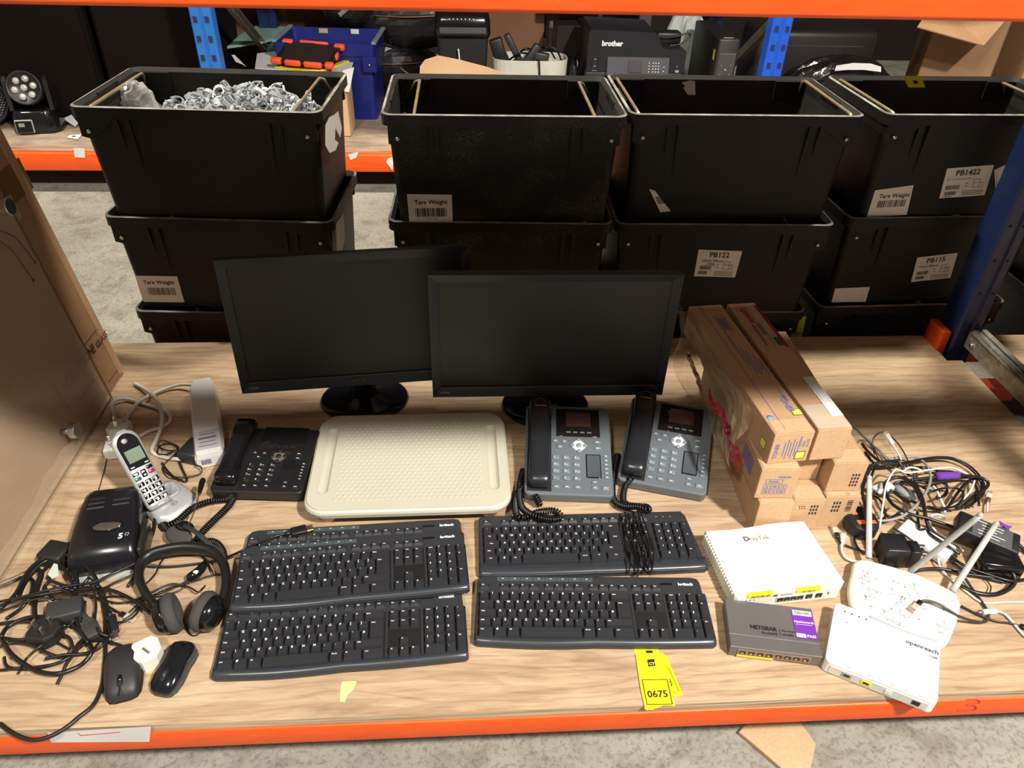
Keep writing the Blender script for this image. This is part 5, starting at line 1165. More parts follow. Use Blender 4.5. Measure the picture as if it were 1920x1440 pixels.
cable('thin black cable sweeping under the mains connector to the white charger', [(8, 1232), (15, 1250), (50, 1255), (95, 1247), (130, 1232), (160, 1207), (190, 1200), (225, 1210), (250, 1218)], 0.0026, rubber, 0.004, G, sd=7)
cable('short black cable end poking down between the loops and the mouse', [(107, 1283, .004), (118, 1262, .008), (125, 1245, .012), (140, 1225, .012), (152, 1208, .012), (162, 1190, .01)], 0.0028, rubberm, 0, G)
cable('black cable bunch curving down at the left of the tangle', [(30, 1120), (45, 1095), (65, 1070), (78, 1076), (70, 1105), (65, 1140), (70, 1170), (95, 1180), (125, 1172)], 0.0045, rubber, 0.010, G, sd=8)
cable('second black arc just inside the high arch of the tangle', [(35, 1122), (48, 1092), (70, 1063), (92, 1050), (112, 1056), (128, 1080), (142, 1104)], 0.0034, rubber, 0.016, G, sd=9)
cable('third black arc hugging the high arch of the tangle', [(60, 1130), (66, 1100), (82, 1070), (104, 1052), (126, 1052), (142, 1060), (140, 1095)], 0.0032, rubber, 0.010, G, sd=10)
more = [('black strand looping low at the left frame edge', [(0, 1212), (25, 1205), (60, 1210), (90, 1225), (118, 1232), (135, 1215), (128, 1195), (100, 1186)]),
 ('black strand crossing the wide closed loop', [(35, 1262), (50, 1235), (75, 1212), (105, 1190), (130, 1172), (150, 1150), (160, 1128)]),
 ('black strand from the black device down through the tangle', [(140, 1070), (146, 1095), (142, 1120), (140, 1145), (150, 1180), (165, 1205)]),
 ('slim strand parallel to the stretched black cable', [(0, 1147), (60, 1125), (120, 1118), (180, 1108), (220, 1090), (255, 1075)]),
 ('black strand hugging the left frame edge', [(0, 1100), (20, 1092), (45, 1082), (62, 1090), (58, 1115), (40, 1140), (12, 1160)]),
 ('dark strand under the square mains connector', [(85, 1235), (120, 1228), (160, 1225), (190, 1212), (205, 1190), (200, 1165)]),
 ('dark strand beside the pointing dark connector', [(176, 1108), (180, 1135), (178, 1165), (186, 1185), (205, 1192), (222, 1180)]),
 ('brown-black strand fanning out below the device', [(165, 1085), (150, 1100), (120, 1098), (95, 1090), (85, 1102), (100, 1125)]),
 ('slim strand curling by the clear phone connector', [(190, 1120), (215, 1118), (245, 1122), (262, 1135), (255, 1152), (232, 1165), (205, 1168)]),
 ('slim brown strand reaching into the headset hoop', [(240, 1130), (280, 1112), (320, 1095), (352, 1100), (372, 1110), (385, 1098)])]
for i, (lb, l) in enumerate(more): cable(lb, l, (0.0030, 0.0024, 0.0034, 0.0020, 0.0034, 0.0028, 0.0024, 0.0030, 0.0016, 0.0016)[i], rubber if i % 3 else rubberm, 0.004+0.004*(i % 4), G, sd=40+i, amp=0.004)
cable('black cable from the left edge under the black adaptor', [(0, 1170), (40, 1165), (75, 1170), (95, 1185), (70, 1195), (35, 1200), (8, 1197)], 0.0034, rubberm, 0.001, G, sd=11)
cable('thin black cable running from the loops up to the right', [(60, 1172), (95, 1195), (120, 1212), (150, 1226), (170, 1222), (200, 1190), (230, 1165), (255, 1145), (262, 1128)], 0.0020, rubber, 0.003, G, sd=12)
cable('thin black cable passing behind the padded headset to its control', [(180, 1120), (215, 1130), (245, 1128), (272, 1120), (300, 1112), (330, 1100), (352, 1088)], 0.0018, rubber, 0.003, G, sd=13)
cable('thin black lead inside the headset hoop, upper one', [(268, 1100), (290, 1078), (305, 1050), (330, 1035), (365, 1038), (385, 1050), (400, 1075)], 0.0016, rubber, 0.002, G, sd=14)
cable('thin black lead inside the headset hoop, lower one', [(285, 1120), (310, 1105), (345, 1095), (375, 1085), (400, 1078), (412, 1076)], 0.0016, rubber, 0.006, G, sd=15)
cable('brown-black cable curling right of the black device', [(262, 966), (285, 966), (291, 978), (287, 1000), (277, 1025), (268, 1052), (240, 1100)], 0.0030, rubberm, 0.002, G, sd=16)
cable('black mains lead ending in a grey-black square connector', [(118, 1105, .03), (135, 1115, .028), (150, 1135, .024), (158, 1152, .02), (163, 1163, .018)], 0.0036, rubber, 0, G, end='iec')
cable('black lead ending in a dark connector pointing at the mice', [(165, 1082, .026), (188, 1100, .022), (198, 1122, .016), (205, 1146, .010), (207, 1155, .009)], 0.0020, rubber, 0, G, end='usb')
cable('thin lead with a clear phone connector right of the tangle', [(160, 1115, .012), (185, 1124, .010), (205, 1138, .007), (225, 1150, .006), (236, 1155, .006)], 0.0020, rubberm, 0, G, end='rj45')
cable('black video cable with gold connector laid across the rear keyboard', [(260, 1053, .03), (300, 1062, .012), (345, 1060, .008), (400, 1052, .008), (425, 1045, .02), (450, 1034, .045), (480, 1020, .040), (515, 1006, .034), (545, 999, .032)], 0.0022, rubber, 0, G, end='hdmi')
ab = thing('power_adaptor', 'flat grey-black adaptor brick lying inside the cable tangle', 'power adaptor', at(128, 1168, 0.0), R(18))
m = MB(); m.box((0, 0.012, 0.016), (0.060, 0.042, 0.032), 0.004, seg=2); m.build('housing', mat('worn_charcoal', (0.032, 0.033, 0.034), 0.55), ab)
ab = thing('power_adaptor', 'black plug adaptor half hidden behind the black device', 'power adaptor', at(112, 1052, 0.0), R(-15))
m = MB(); m.box((0, 0, 0.018), (0.050, 0.045, 0.036), 0.005, seg=2); m.build('housing', blkm, ab)
ab = thing('mains_plug', 'round black mains plug at the bottom of the cable tangle', 'plug', at(112, 1190, 0.018)); plug('uk', (0, 0, 0), (-1, 0.2, 0), ab, blkm)
m = MB(); q = [at(89, 1077, .035), at(98, 1085, .034), at(110, 1079, .036), at(108, 1058, .040), at(101, 1056, .042)]; c = q[0].copy(); m.add([p-c for p in q], [(0, 1, 2, 3, 4)]); m.add([p-c+Vector((0, 0, -0.0006)) for p in q], [(0, 1, 2, 3, 4)]); o = m.build('paper_tag', mat('pale_green_tag', (0.45, 0.52, 0.44), 0.6)); o.location = c; tag(o, 'pale tag wrapped round the cables near the black device', 'tag')
m = MB(); q = [at(83, 1120, .012), at(98, 1131, .012), at(104, 1122, .014), at(92, 1113, .014)]; c = q[0].copy(); m.add([p-c for p in q], [(0, 1, 2, 3)]); m.add([p-c+Vector((0, 0, -0.0006)) for p in q], [(0, 1, 2, 3)]); o = m.build('paper_tag', tagw); o.location = c; tag(o, 'small white tag under the crossing black cables', 'tag')

# ================================================================= LOT TAGS
def flat_tag(label, pts, z, m_, extra=None, name='lot_tag', group=None):
    P = [at(x, y, z) for x, y in pts]; c = Vector((P[0].x, P[0].y, z)); t = thing(name, label, 'lot tag', c, 0, group); m = MB()
    v = [p-c for p in P]; n = len(v); m.add(v+[p-Vector((0, 0, 0.0003)) for p in v], [tuple(range(n)), tuple(range(n, 2*n))]+[(i, (i+1) % n, n+(i+1) % n, n+i) for i in range(n)]); m.build('card', m_, t)
    if extra:
        L = MB(); extra(L, lambda x, y: at(x, y, z+0.0003)-c); L.build('lettering', ink, t)
    return t
def q6(l): return [(1120+x/6, 1180+y/6) for x, y in l]
def e1(L, P):
    A = lambda x, y: P(1120+x/6, 1180+y/6)
    for p, q in (((505, 568), (785, 563)), ((785, 563), (845, 840)), ((845, 840), (560, 845)), ((560, 845), (505, 568))): L.tube([A(*p), A(*q)], 0.0008, 4)
    u = A(790, 762)-A(565, 768); u.z = 0; v = Vector((-u.y, u.x, 0)); L.text('0675', A(570, 768), u, v, 0.0178, 0.02, 0.0006)
    o = A(575, 420); du = (A(655, 412)-o); dv = A(560, 340)-o; L.add([o, o+du, o+du+dv, o+dv], [(0, 1, 2, 3)])
flat_tag('yellow tag with a small dark stamp, undermost and pointing at the keyboard', q6([(405, 190), (480, 182), (680, 190), (695, 300), (440, 330)]), 0.0010, yel, lambda L, P: L.add([P(1211, 1219.5), P(1211.5, 1224.5), P(1224, 1224.5), P(1223.5, 1219.5)], [(0, 1, 2, 3)]), group='yellow lot tags')
flat_tag('yellow tag slanting out to the right from under the 0675 tag', q6([(560, 275), (740, 268), (792, 330), (962, 738), (862, 758), (700, 600)]), 0.0018, yel, lambda L, P: (L.tube([P(1250, 1252.5), P(1253.5, 1252.5), P(1273, 1296), P(1261, 1299)], 0.0005, 4), L.tube(spline([P(1255, 1273), P(1258, 1277), (P(1256, 1279)), P(1260, 1282), P(1258, 1286)], 3), 0.0009, 4)), group='yellow lot tags')
t = flat_tag('yellow tag numbered 0675, topmost of the lot tags', q6([(430, 285), (745, 278), (775, 440), (815, 640), (875, 860), (735, 858), (620, 903), (540, 903), (490, 680)]), 0.0028, yel, e1, group='yellow lot tags')
L = MB(); c = Vector(t.location); L.text('CT', at(1217.0, 1247, 0.0038)-c, (1, -0.05, 0), (0.05, 1, 0), 0.0078, 0.03); L.build('stamp_letters', yel, t)
flat_tag('torn yellow paper scrap near the shelf edge left of the lot tags', [(641, 1278), (669, 1277), (663, 1293), (652, 1302), (646, 1316), (637, 1315), (638, 1295)], 0.0008, mat('faded_yellow', (0.82, 0.80, 0.25), 0.6), name='paper_scrap')
# ================================================================= ROUTERS AND SWITCH
# white office router
dr = thing('router', 'large white router with six sockets and two yellow address stickers', 'router', (0.612, 0.886, 0), R(5.2))
W, D, H = 0.231, 0.169, 0.038
m = MB(); back = [(W/2-0.008, D)]+[(W/2-0.008-(W-0.016)*k/10, D+0.003*math.sin(k/10*PI*2)) for k in range(1, 10)]+[(-W/2+0.006, D)]
m.prism([(-W/2+0.004, 0.004), (-W/2+0.010, 0), (W/2-0.014, 0), (W/2-0.002, 0.010)]+back, 0.003, H, 0.003, 3); m.build('housing', mat('router_white', (0.78, 0.78, 0.72), 0.3, var=0.01), dr)
m = MB()
for k in range(19): m.box((-W/2+0.0045-0.0002*k*0, 0.014+k*0.0080, H/2+0.001), (0.006, 0.0042, H-0.007), 0.001)
m.build('side_ribs', mat('router_cream', (0.72, 0.71, 0.60), 0.35), dr)
m = MB(); m.text('D', (-0.040, 0.130, H+0.0009), (1, 0, 0), (0, 1, 0), 0.017, 0.03); o = m.build('brand_letter', mat('mid_grey_letter', (0.09, 0.09, 0.085), 0.4), dr)
m = MB(); m.text('rayTek', (-0.028, 0.130, H+0.0009), (1, 0, 0), (0, 1, 0), 0.015, 0.01); m.build('brand_lettering', mat('pale_olive_letter', (0.26, 0.26, 0.20), 0.4), dr)
sockm = mat('socket_dark', (0.012, 0.010, 0.008), 0.5)
for x in (-0.018, -0.0045, 0.009, 0.0225, 0.041, 0.061):
    m = MB(); m.box((x, 0.0, 0.017), (0.0125, 0.004, 0.011), 0.0006); o = m.build('socket', sockm, dr); m = MB(); m.box((x-0.001, -0.0022, 0.0145), (0.006, 0.0006, 0.003)); m.build('contacts', mat('olive_gold', (0.35, 0.27, 0.09), 0.4, metal=0.6), o)
m = MB(); m.box((0.0025, 0.0003, 0.017), (0.058, 0.003, 0.0145)); m.build('socket_frame', mat('cream_frame', (0.62, 0.60, 0.48), 0.4), dr)
for x0, x1, s in ((-0.088, -0.036, '184.74.186.169'), (0.010, 0.060, '192.168.2.2')):
    m = MB(); xc = (x0+x1)/2; m.box((xc, 0.002, H+0.0005), (x1-x0, 0.009, 0.0008), 0.0004); m.box((xc, -0.0004, H-0.004), (x1-x0, 0.0008, 0.007), 0.0003); o = m.build('address_sticker', mat('amber_yellow_sticker', (0.92, 0.76, 0.02), 0.45, var=0.03), dr)
    m = MB(); m.text(s, (xc, -0.0010, H-0.0065), (1, 0, 0), (0, 0, 1), 0.0062, 0.02, 0.0002, 'C'); m.build('lettering', mat('brown_ink', (0.10, 0.06, 0.01), 0.6), o)
m = MB()
for x in (-0.088, -0.080, -0.072): m.box((x, -0.0004, 0.024), (0.003, 0.0006, 0.0015)); m.box((x, -0.0004, 0.015), (0.003, 0.0006, 0.0015))
m.box((-0.030, -0.0004, 0.030), (0.008, 0.0004, 0.004)); m.box((-0.008, -0.0004, 0.030), (0.024, 0.0004, 0.001)); m.box((0.080, -0.0004, 0.020), (0.0022, 0.0006, 0.007)); m.build('front_marks', mat('dark_grey_print', (0.06, 0.06, 0.06), 0.5), dr)
# network switch
nw = thing('network_switch', 'brown-grey metal network switch with a purple PASS label', 'network switch', (0.543, 0.765, 0), R(-10.4))
W, D, H = 0.160, 0.104, 0.028
m = MB(); m.box((0, D/2, H/2+0.0005), (W, D, H-0.001), 0.0012); m.box((0, 0.0275, H), (W*0.998, 0.0012, 0.0010)); m.build('housing', netg, nw)
m = MB(); m.box((0, 0.0006, H), (W*0.998, 0.0012, 0.0012)); m.box((0, 0.027, H+0.0004), (W*0.998, 0.0005, 0.0010)); m.build('top_ridge', mat('bright_edge', (0.62, 0.62, 0.64), 0.25, metal=0.8), nw)
m = MB(); m.text('NETGEAR', (-0.040, 0.043, H+0.0006), (1, 0, 0), (0, 1, 0), 0.0108, 0.045); m.text('ProSAFE', (-0.0205, 0.0335, H+0.0006), (1, 0, 0), (0, 1, 0), 0.0080, 0.015)
m.box((0.0125, 0.041, H+0.0006), (0.0006, 0.016, 0.0002)); m.text('Plus Switch', (0.016, 0.0438, H+0.0006), (1, 0, 0), (0, 1, 0), 0.0056, 0.01); m.text('GS108PE', (0.016, 0.0355, H+0.0006), (1, 0, 0), (0, 1, 0), 0.0056, 0.02); m.build('lettering', ink, nw)
m = MB(); m.box((0.0595, 0.064, H+0.0007), (0.038, 0.062, 0.0004)); st_ = m.build('inspection_sticker', purple, nw)
m = MB(); m.box((0.0595, 0.0895, H+0.0010), (0.034, 0.011, 0.0003)); m.box((0.050, 0.0400, H+0.0010), (0.017, 0.008, 0.0003)); m.text('Hawksworth', (0.0420, 0.0675, H+0.0009), (1, 0, 0), (0, 1, 0), 0.0068, 0.02, 0.0003); m.text('PASS', (0.0605, 0.0375, H+0.0009), (1, 0, 0), (0, 1, 0), 0.0075, 0.03, 0.0003)
m.box((0.059, 0.0640, H+0.0010), (0.030, 0.0006, 0.0002)); m.build('white_print', legend, st_)
m = MB(); barcode(m, (0.0445, 0.0865, H+0.0013), (1, 0, 0), (0, 1, 0), 0.030, 0.006, 3); m.build('barcode', mat('grey_ink', (0.2, 0.22, 0.22), 0.6), st_)
m = MB(); m.box((-0.0015, -0.0006, 0.0135), (0.128, 0.0016, 0.0155)); m.build('socket_frame', mat('bronze_frame', (0.34, 0.24, 0.20), 0.35, metal=0.7), nw)
for k in range(8):
    m = MB(); x = -0.0565+k*0.0155+(0.001 if k > 3 else 0); m.box((x, -0.0016, 0.0155), (0.0105, 0.0012, 0.0080), 0.0004); o = m.build('socket', sockm, nw); m = MB(); m.box((x-0.001, -0.0024, 0.0145), (0.005, 0.0005, 0.003)); m.build('contacts', gold, o)
m = MB(); m.box((-0.0335, -0.0018, 0.0058), (0.064, 0.0012, 0.0040)); m.build('yellow_strip', mat('olive_yellow', (0.62, 0.60, 0.06), 0.5), nw)
# modem
md = thing('modem', 'white square modem with one yellow socket overhanging the shelf edge', 'modem', (0.700, 0.698, 0), R(-29.9))
W, D, H = 0.182, 0.140, 0.031
m = MB(); m.prism(rrect(W, D, 0.010, 5, 0, D/2), 0.002, H, 0.002, 2); m.build('housing', mat('modem_white', (0.80, 0.80, 0.79), 0.25, var=0.01), md)
m = MB(); m.box((0, -0.0004, 0.014), (W-0.024, 0.0014, 0.018)); fp = m.build('front_panel', mat('front_grey_white', (0.62, 0.61, 0.57), 0.4, var=0.02), md)
for (x, w_, m_) in ((-0.050, 0.0160, mat('socket_grey', (0.28, 0.28, 0.27), 0.4)), (-0.018, 0.0170, mat('socket_yellow', (0.85, 0.72, 0.02), 0.4)), (0.018, 0.0110, whitep), (0.062, 0.0125, blk)):
    m = MB(); m.box((x, -0.0014, 0.0145), (w_, 0.0014, 0.0105), 0.0005); o = m.build('socket', m_, md)
    if m_ is not whitep: m = MB(); m.box((x, -0.0023, 0.0150), (w_*0.55, 0.0005, 0.0045)); m.build('socket_opening', ink, o)
m = MB(); m.tube(spline([(-0.030, D-0.006, H+0.0006), (0.010, D-0.009, H+0.0006), (0.045, D-0.010, H+0.0006), (0.085, D-0.006, H+0.0006)], 6), 0.0017, 6, flat=0.5); m.build('grey_stripe', mat('stripe_grey', (0.36, 0.36, 0.36), 0.4), md)
m = MB(); m.text('openreach', (0.034, 0.104, H+0.0008), (1, 0, 0), (0, 1, 0), 0.0128, 0.02); m.text('VDSL', (0.073, 0.0935, H+0.0003), (1, 0, 0), (0, 1, 0), 0.004, 0.03); m.box((0.084, 0.095, H+0.0004), (0.005, 0.003, 0.0003))
for k in range(4): m.cyl((-0.072+k*0.0125, 0.124, H+0.0004), 0.0019, 0.0010, 8); m.box((-0.072+k*0.0125, 0.1185, H+0.0004), (0.007, 0.0006, 0.0002))
m.cyl((-0.066, 0.100, H+0.0004), 0.0011, 0.0004, 8)
for x in (-0.052, -0.018, 0.0, 0.020, 0.042, 0.064): m.box((x, 0.003, H+0.0004), (0.006, 0.0008, 0.0002))
m.build('lettering', mat('slate_print', (0.10, 0.10, 0.13), 0.5), md)
m = MB(); m.box((0.044, 0.0985, H+0.0004), (0.020, 0.0022, 0.0002)); m.build('yellow_tagline', mat('pale_yellow', (0.75, 0.68, 0.30), 0.5), md)
# wireless router with three aerials
out = [(1597, 1070), (1600, 1054), (1608, 1047), (1622, 1046), (1640, 1051), (1718, 1073), (1787, 1106), (1799, 1118), (1803, 1132), (1801, 1148), (1796, 1165), (1781, 1200), (1766, 1210), (1752, 1211), (1700, 1190), (1640, 1160), (1600, 1135), (1592, 1115), (1592, 1090)]
tz = 0.026; Pw = [at(x, y, tz) for x, y in out]; cen = sum(Pw, Vector())/len(Pw)
tp = thing('wireless_router', 'cream wireless router with speckled vents and three grey aerials', 'router', (cen.x, cen.y, 0))
loopp = [(p.x-cen.x, p.y-cen.y) for p in spline(Pw, 4, True)]
m = MB(); m.loft([[Vector((x*f, y*f, z)) for x, y in loopp] for f, z in ((0.90, 0.001), (0.97, 0.006), (1.0, 0.014), (0.99, 0.020), (0.955, 0.0245), (0.90, 0.0262))]); m.build('housing', mat('warm_white', (0.76, 0.73, 0.62), 0.32, var=0.01), tp)
rn = random.Random(11); m = MB()
for _ in range(90):
    u, v = rn.uniform(1605, 1790), rn.uniform(1058, 1190)
    ok = min((Vector((x, y))-Vector((u, v))).length for x, y in out) > 16 and (v-1046) > (u-1605)*0.36+8 and (v-1135) < (u-1600)*0.46+4
    if not ok: continue
    c = at(u, v, 0.0264)-Vector((cen.x, cen.y, 0))
    for _k in range(rn.randint(2, 7)):
        a, r_ = rn.uniform(0, 6.28), rn.uniform(0.001, 0.006); x, y = c.x+r_*math.cos(a), c.y+r_*math.sin(a); m.box((x, y, 0.0264), (0.0016, 0.0011, 0.0003), rot=(0, 0, a))
m.build('vent_speckles', mat('speckle_dark', (0.05, 0.045, 0.03), 0.7), tp)
for (bx, by, tx, ty) in ((1629, 1046, 1630, 895), (1706, 1072, 1838, 966), (1786, 1108, 1868, 982)):
    b_ = at(bx, by, 0.024); z = min([0.03+0.003*i for i in range(90)], key=lambda q: abs((at(tx, ty, q)-b_).length-0.190)); e_ = at(tx, ty, z); o3 = Vector((cen.x, cen.y, 0))
    m = MB(); n = 12; m.tube([(b_.lerp(e_, i/n))-o3 for i in range(n+1)], [0.0062-0.0006*i/n for i in range(n)]+[0.0052], 14, flat=0.75); m.sphere(e_-o3, 0.0052, (1, 1, 1), 12, 6); m.build('aerial', antm, tp)
# things among the right cables
lp = at(1846, 1003, 0.045)
pb = thing('power_adaptor', 'large black laptop adaptor with a printed grey rating label', 'power adaptor', (lp.x, lp.y, 0.030), R(-28), rot=(R(8), R(6), R(-32)))
m = MB(); m.box((0, 0, 0.016), (0.118, 0.052, 0.032), 0.004, seg=2); m.build('housing', blk, pb)
m = MB(); m.box((0.006, 0, 0.0325), (0.075, 0.044, 0.0004)); lb = m.build('rating_label', mat('dark_silver_label', (0.085, 0.087, 0.09), 0.3), pb)
m = MB()
for k in range(5): m.box((0.0+(k % 2)*0.004, 0.016-k*0.008, 0.0330), (0.052-(k % 3)*0.012, 0.0015, 0.0003))
m.build('rating_text', legend, lb)
lp = at(1862, 1066, 0.0)
pb = thing('power_adaptor', 'black adaptor block beneath the laptop adaptor at the right edge', 'power adaptor', (lp.x, lp.y, 0), R(-12))
m = MB(); m.box((0, 0, 0.019), (0.080, 0.055, 0.038), 0.005, seg=2); m.box((0.0, -0.028, 0.028), (0.06, 0.003, 0.002)); m.build('housing', blkg, pb)
lp = at(1670, 1048, 0.0)
pb = thing('power_adaptor', 'black plug-in adaptor with its three prongs pointing right', 'power adaptor', (lp.x, lp.y, 0), R(-6))
m = MB(); m.box((-0.005, 0, 0.026), (0.050, 0.050, 0.050), 0.004, seg=2); m.box((0.030, -0.008, 0.026), (0.022, 0.034, 0.046), 0.003, seg=2); m.build('housing', blk, pb)
for (y, z, l) in ((0.006, 0.036, 0.004), (-0.012, 0.036, 0.004), (-0.018, 0.018, 0.006)):
    m = MB(); m.box((0.050, y, z), (0.020, 0.008, l), 0.0008); m.build('prong', metal, pb)
lp = at(1733, 1018, 0.012)
pb = thing('white_adaptor', 'white rectangular adaptor lying under the middle aerial', 'power adaptor', (lp.x, lp.y, 0.004), R(-52))
m = MB(); m.box((0, 0, 0.012), (0.105, 0.050, 0.024), 0.004, seg=2); m.build('housing', whitep, pb)
lp = at(1608, 992, 0.0)
pb = thing('multiway_adaptor', 'black plug adaptor with orange windows beside the toner boxes', 'plug adaptor', (lp.x, lp.y, 0.004), R(4))
m = MB(); m.lathe([(0, 0), (0.030, 0), (0.034, 0.006), (0.034, 0.026), (0.029, 0.032), (0, 0.033)], 28, Matrix.Diagonal((1, 1.15, 1, 1))); m.build('housing', blk, pb)
for x, y, w_, h_ in ((-0.013, 0.014, 0.012, 0.012), (-0.010, -0.014, 0.018, 0.011), (0.014, -0.016, 0.014, 0.009)):
    m = MB(); m.box((x, y, 0.0334), (w_, h_, 0.0014), 0.0004); m.build('orange_window', mat('orange_window', (0.85, 0.14, 0.06), 0.4), pb)
m = MB(); m.box((0.002, -0.022, 0.036), (0.0035, 0.020, 0.004), 0.0006); m.build('prong', metal, pb)
pw = thing('cable_plug', 'grey-white plug lying flat left of the round black coil', 'plug', at(1655, 916, 0.020), R(20))
m = MB(); m.box((0, 0, 0), (0.050, 0.024, 0.016), 0.004, seg=2); m.build('housing', whitep, pw); m = MB(); m.box((-0.004, 0, 0.0082), (0.026, 0.013, 0.0006)); m.build('inset_panel', mat('inset_grey', (0.35, 0.37, 0.38), 0.4), pw)
gp = thing('cable_plug', 'grey tapered plug inside the round black coil', 'plug', at(1694, 922, 0.014), R(-62))
m = MB(); m.loft([[Vector((x, y*w_, z*h_)) for y, z in ((-1, -1), (1, -1), (1, 1), (-1, 1))] for x, w_, h_ in ((-0.026, 0.004, 0.004), (-0.010, 0.009, 0.007), (0.014, 0.011, 0.008), (0.028, 0.006, 0.006))]); m.build('housing', mat('plug_grey', (0.30, 0.31, 0.32), 0.4), gp)

# ---- cables of the right pile; A() reads points off the enlarged view of that corner
A = lambda l, zz=None: [(1620+p[0]/6.4, 820+p[1]/6.4)+tuple(p[2:]) for p in l]
B = lambda l: [(1680+p[0]/8, 960+p[1]/8)+tuple(p[2:]) for p in l]
G = 'cables heaped right of the toner boxes'
cable('pair of thin black wires arching wide across the top of the right heap', A([(90, 330, .03), (180, 335, .034), (300, 320, .036), (500, 300, .036), (700, 258, .032), (900, 236, .028), (1080, 252, .022), (1250, 330, .018), (1370, 440, .014), (1440, 560, .012), (1440, 660, .010), (1380, 740, .008), (1240, 830, .012), (1120, 850, .02)]), 0.0024, rubber, 0, G)
cable('second thin black wire running alongside the widest arch', A([(100, 350, .026), (300, 338, .030), (520, 312, .030), (710, 276, .026), (900, 254, .022), (1070, 270, .016), (1230, 346, .012), (1345, 450, .010), (1405, 560, .008), (1400, 660, .006), (1340, 740, .006)]), 0.0020, rubber, 0, G)
cable('white cable kinked sharply and running along the purple wrap', A([(-60, 1115, .006), (20, 1135, .010), (110, 1128, .014), (185, 1065, .024), (205, 950, .034), (235, 760, .044), (260, 600, .048), (305, 485, .050), (375, 388, .048), (430, 395, .044), (500, 425, .040), (620, 415, .040), (800, 388, .040), (960, 366, .038), (1080, 370, .034), (1235, 440, .028)]), 0.0022, whitec, 0, G)
cable('white cable dropping from the right bend into the middle of the heap', A([(1325, 520, .022), (1305, 580, .020), (1250, 680, .018), (1150, 770, .018), (1040, 835, .020), (960, 900, .02)]), 0.0024, whitec, 0, G)
cable('grey network cable circling through the right heap', A([(290, 275, .018), (450, 236, .022), (610, 240, .026), (720, 300, .030), (785, 400, .034), (795, 520, .036), (740, 670, .036), (640, 800, .036), (520, 910, .036), (380, 975, .034), (220, 1000, .030), (60, 975, .026), (-100, 940, .020), (-250, 912, .018), (-400, 918, .012), (-460, 955, .006), (-380, 985, .005), (-200, 982, .005), (-60, 970, .005)]), 0.0030, greyc, 0, G)
cable('grey cable leaving the toner boxes towards the heap', [(1571, 775, .006), (1585, 786, .004), (1605, 802, .004), (1636, 833, .005), (1660, 858, .01), (1680, 880, .012)], 0.0026, greyc, 0, G)
cable('thick black cable wound in a round coil at the centre of the heap', A([(245, 560, .030), (300, 510, .034), (400, 480, .038), (500, 500, .042), (600, 570, .044), (670, 660, .044), (710, 780, .042), (730, 900, .036), (750, 1000, .028), (800, 1130, .018), (870, 1260, .010)]), 0.0040, rubber, 0, G)
cable('black cable forming the lower left rim of the round coil', A([(240, 560, .028), (270, 690, .030), (340, 800, .034), (460, 880, .036), (600, 935, .036), (740, 965, .036), (900, 1020, .034), (1060, 1075, .030), (1180, 1120, .03)]), 0.0036, rubber, 0, G)
cable('black cable rimming the inside of the round coil', A([(280, 700, .016), (320, 600, .020), (400, 540, .026), (520, 540, .030), (610, 610, .032), (660, 720, .030), (690, 830, .024)]), 0.0030, rubber, 0, G)
cable('black loop standing up at the back of the heap', [(1640, 852, .02), (1636, 838, .034), (1638, 822, .048), (1650, 811, .056), (1663, 813, .058), (1678, 825, .054), (1694, 847, .044), (1706, 872, .030), (1714, 892, .02)], 0.0016, rubber, 0, G)
cable('thin black wire from the standing loop down to the bundle knot', [(1637, 836, .02), (1643, 852, .018), (1652, 868, .02), (1660, 875, .024)], 0.0015, rubber, 0, G)
cable('white lead with a clear plug leaning on the standing loop', [(1690, 862, .034), (1684, 850, .038), (1677, 838, .046), (1668, 824, .056)], 0.0018, whitec, 0, G, end='rj45', pm=whitep)
cable('two-pronged black lead end poking out behind the heap', [(1616, 832, .03), (1626, 845, .028), (1640, 858, .028), (1655, 868, .028)], 0.0034, rubber, 0, G)
cable('black lead beneath the poking lead end', [(1622, 848, .012), (1632, 862, .016), (1645, 874, .02)], 0.0030, rubber, 0, G)
cable('doubled black cable with the purple wrap, folding back at the right', A([(560, 515, .030), (700, 496, .032), (850, 478, .034), (1000, 470, .036), (1150, 462, .036), (1300, 468, .032), (1420, 490, .028), (1485, 535, .024), (1480, 590, .020), (1420, 640, .016), (1330, 700, .014), (1240, 770, .014), (1180, 840, .016)]), 0.0036, rubber, 0, G)
cable('black cable just under the purple wrapped one', A([(600, 530, .024), (760, 550, .026), (900, 540, .028), (1060, 500, .030), (1250, 480, .026), (1380, 510, .020), (1430, 580, .016), (1400, 680, .012), (1330, 770, .010), (1250, 840, .010)]), 0.0032, rubber, 0, G)
pwr = thing('purple_cable_wrap', 'purple hook-and-loop wrap round the black cables', 'cable wrap', at(1776, 892, 0.036))
m = MB(); u = at(1798, 891, 0.036)-at(1756, 893, 0.036); q = u.to_track_quat('X', 'Z').to_matrix().to_4x4(); m.tube([u*(-0.5+i/6) for i in range(7)], [0.0085, 0.0098, 0.0092, 0.0098, 0.009, 0.0097, 0.0085], 12); m.build('wrap', mat('purple_velcro', (0.13, 0.035, 0.30), 0.9, bump=0.5, bscale=300), pwr)
pt = thing('purple_cable_wrap', 'ragged purple wrap end sticking out behind the laptop adaptor', 'cable wrap', at(1885, 985, 0.03))
m = MB(); q = [(at(x, y, .034)-Vector(pt.location)) for x, y in ((1874, 976), (1886, 984), (1898, 987), (1892, 991), (1893, 996), (1886, 993), (1878, 991))]; m.add(q+[p-Vector((0, 0, .0015)) for p in q], [tuple(range(7)), tuple(range(7, 14))]+[(i, (i+1) % 7, 7+(i+1) % 7, 7+i) for i in range(7)]); m.build('wrap_end', mat('purple_velcro', (0, 0, 0)), pt)
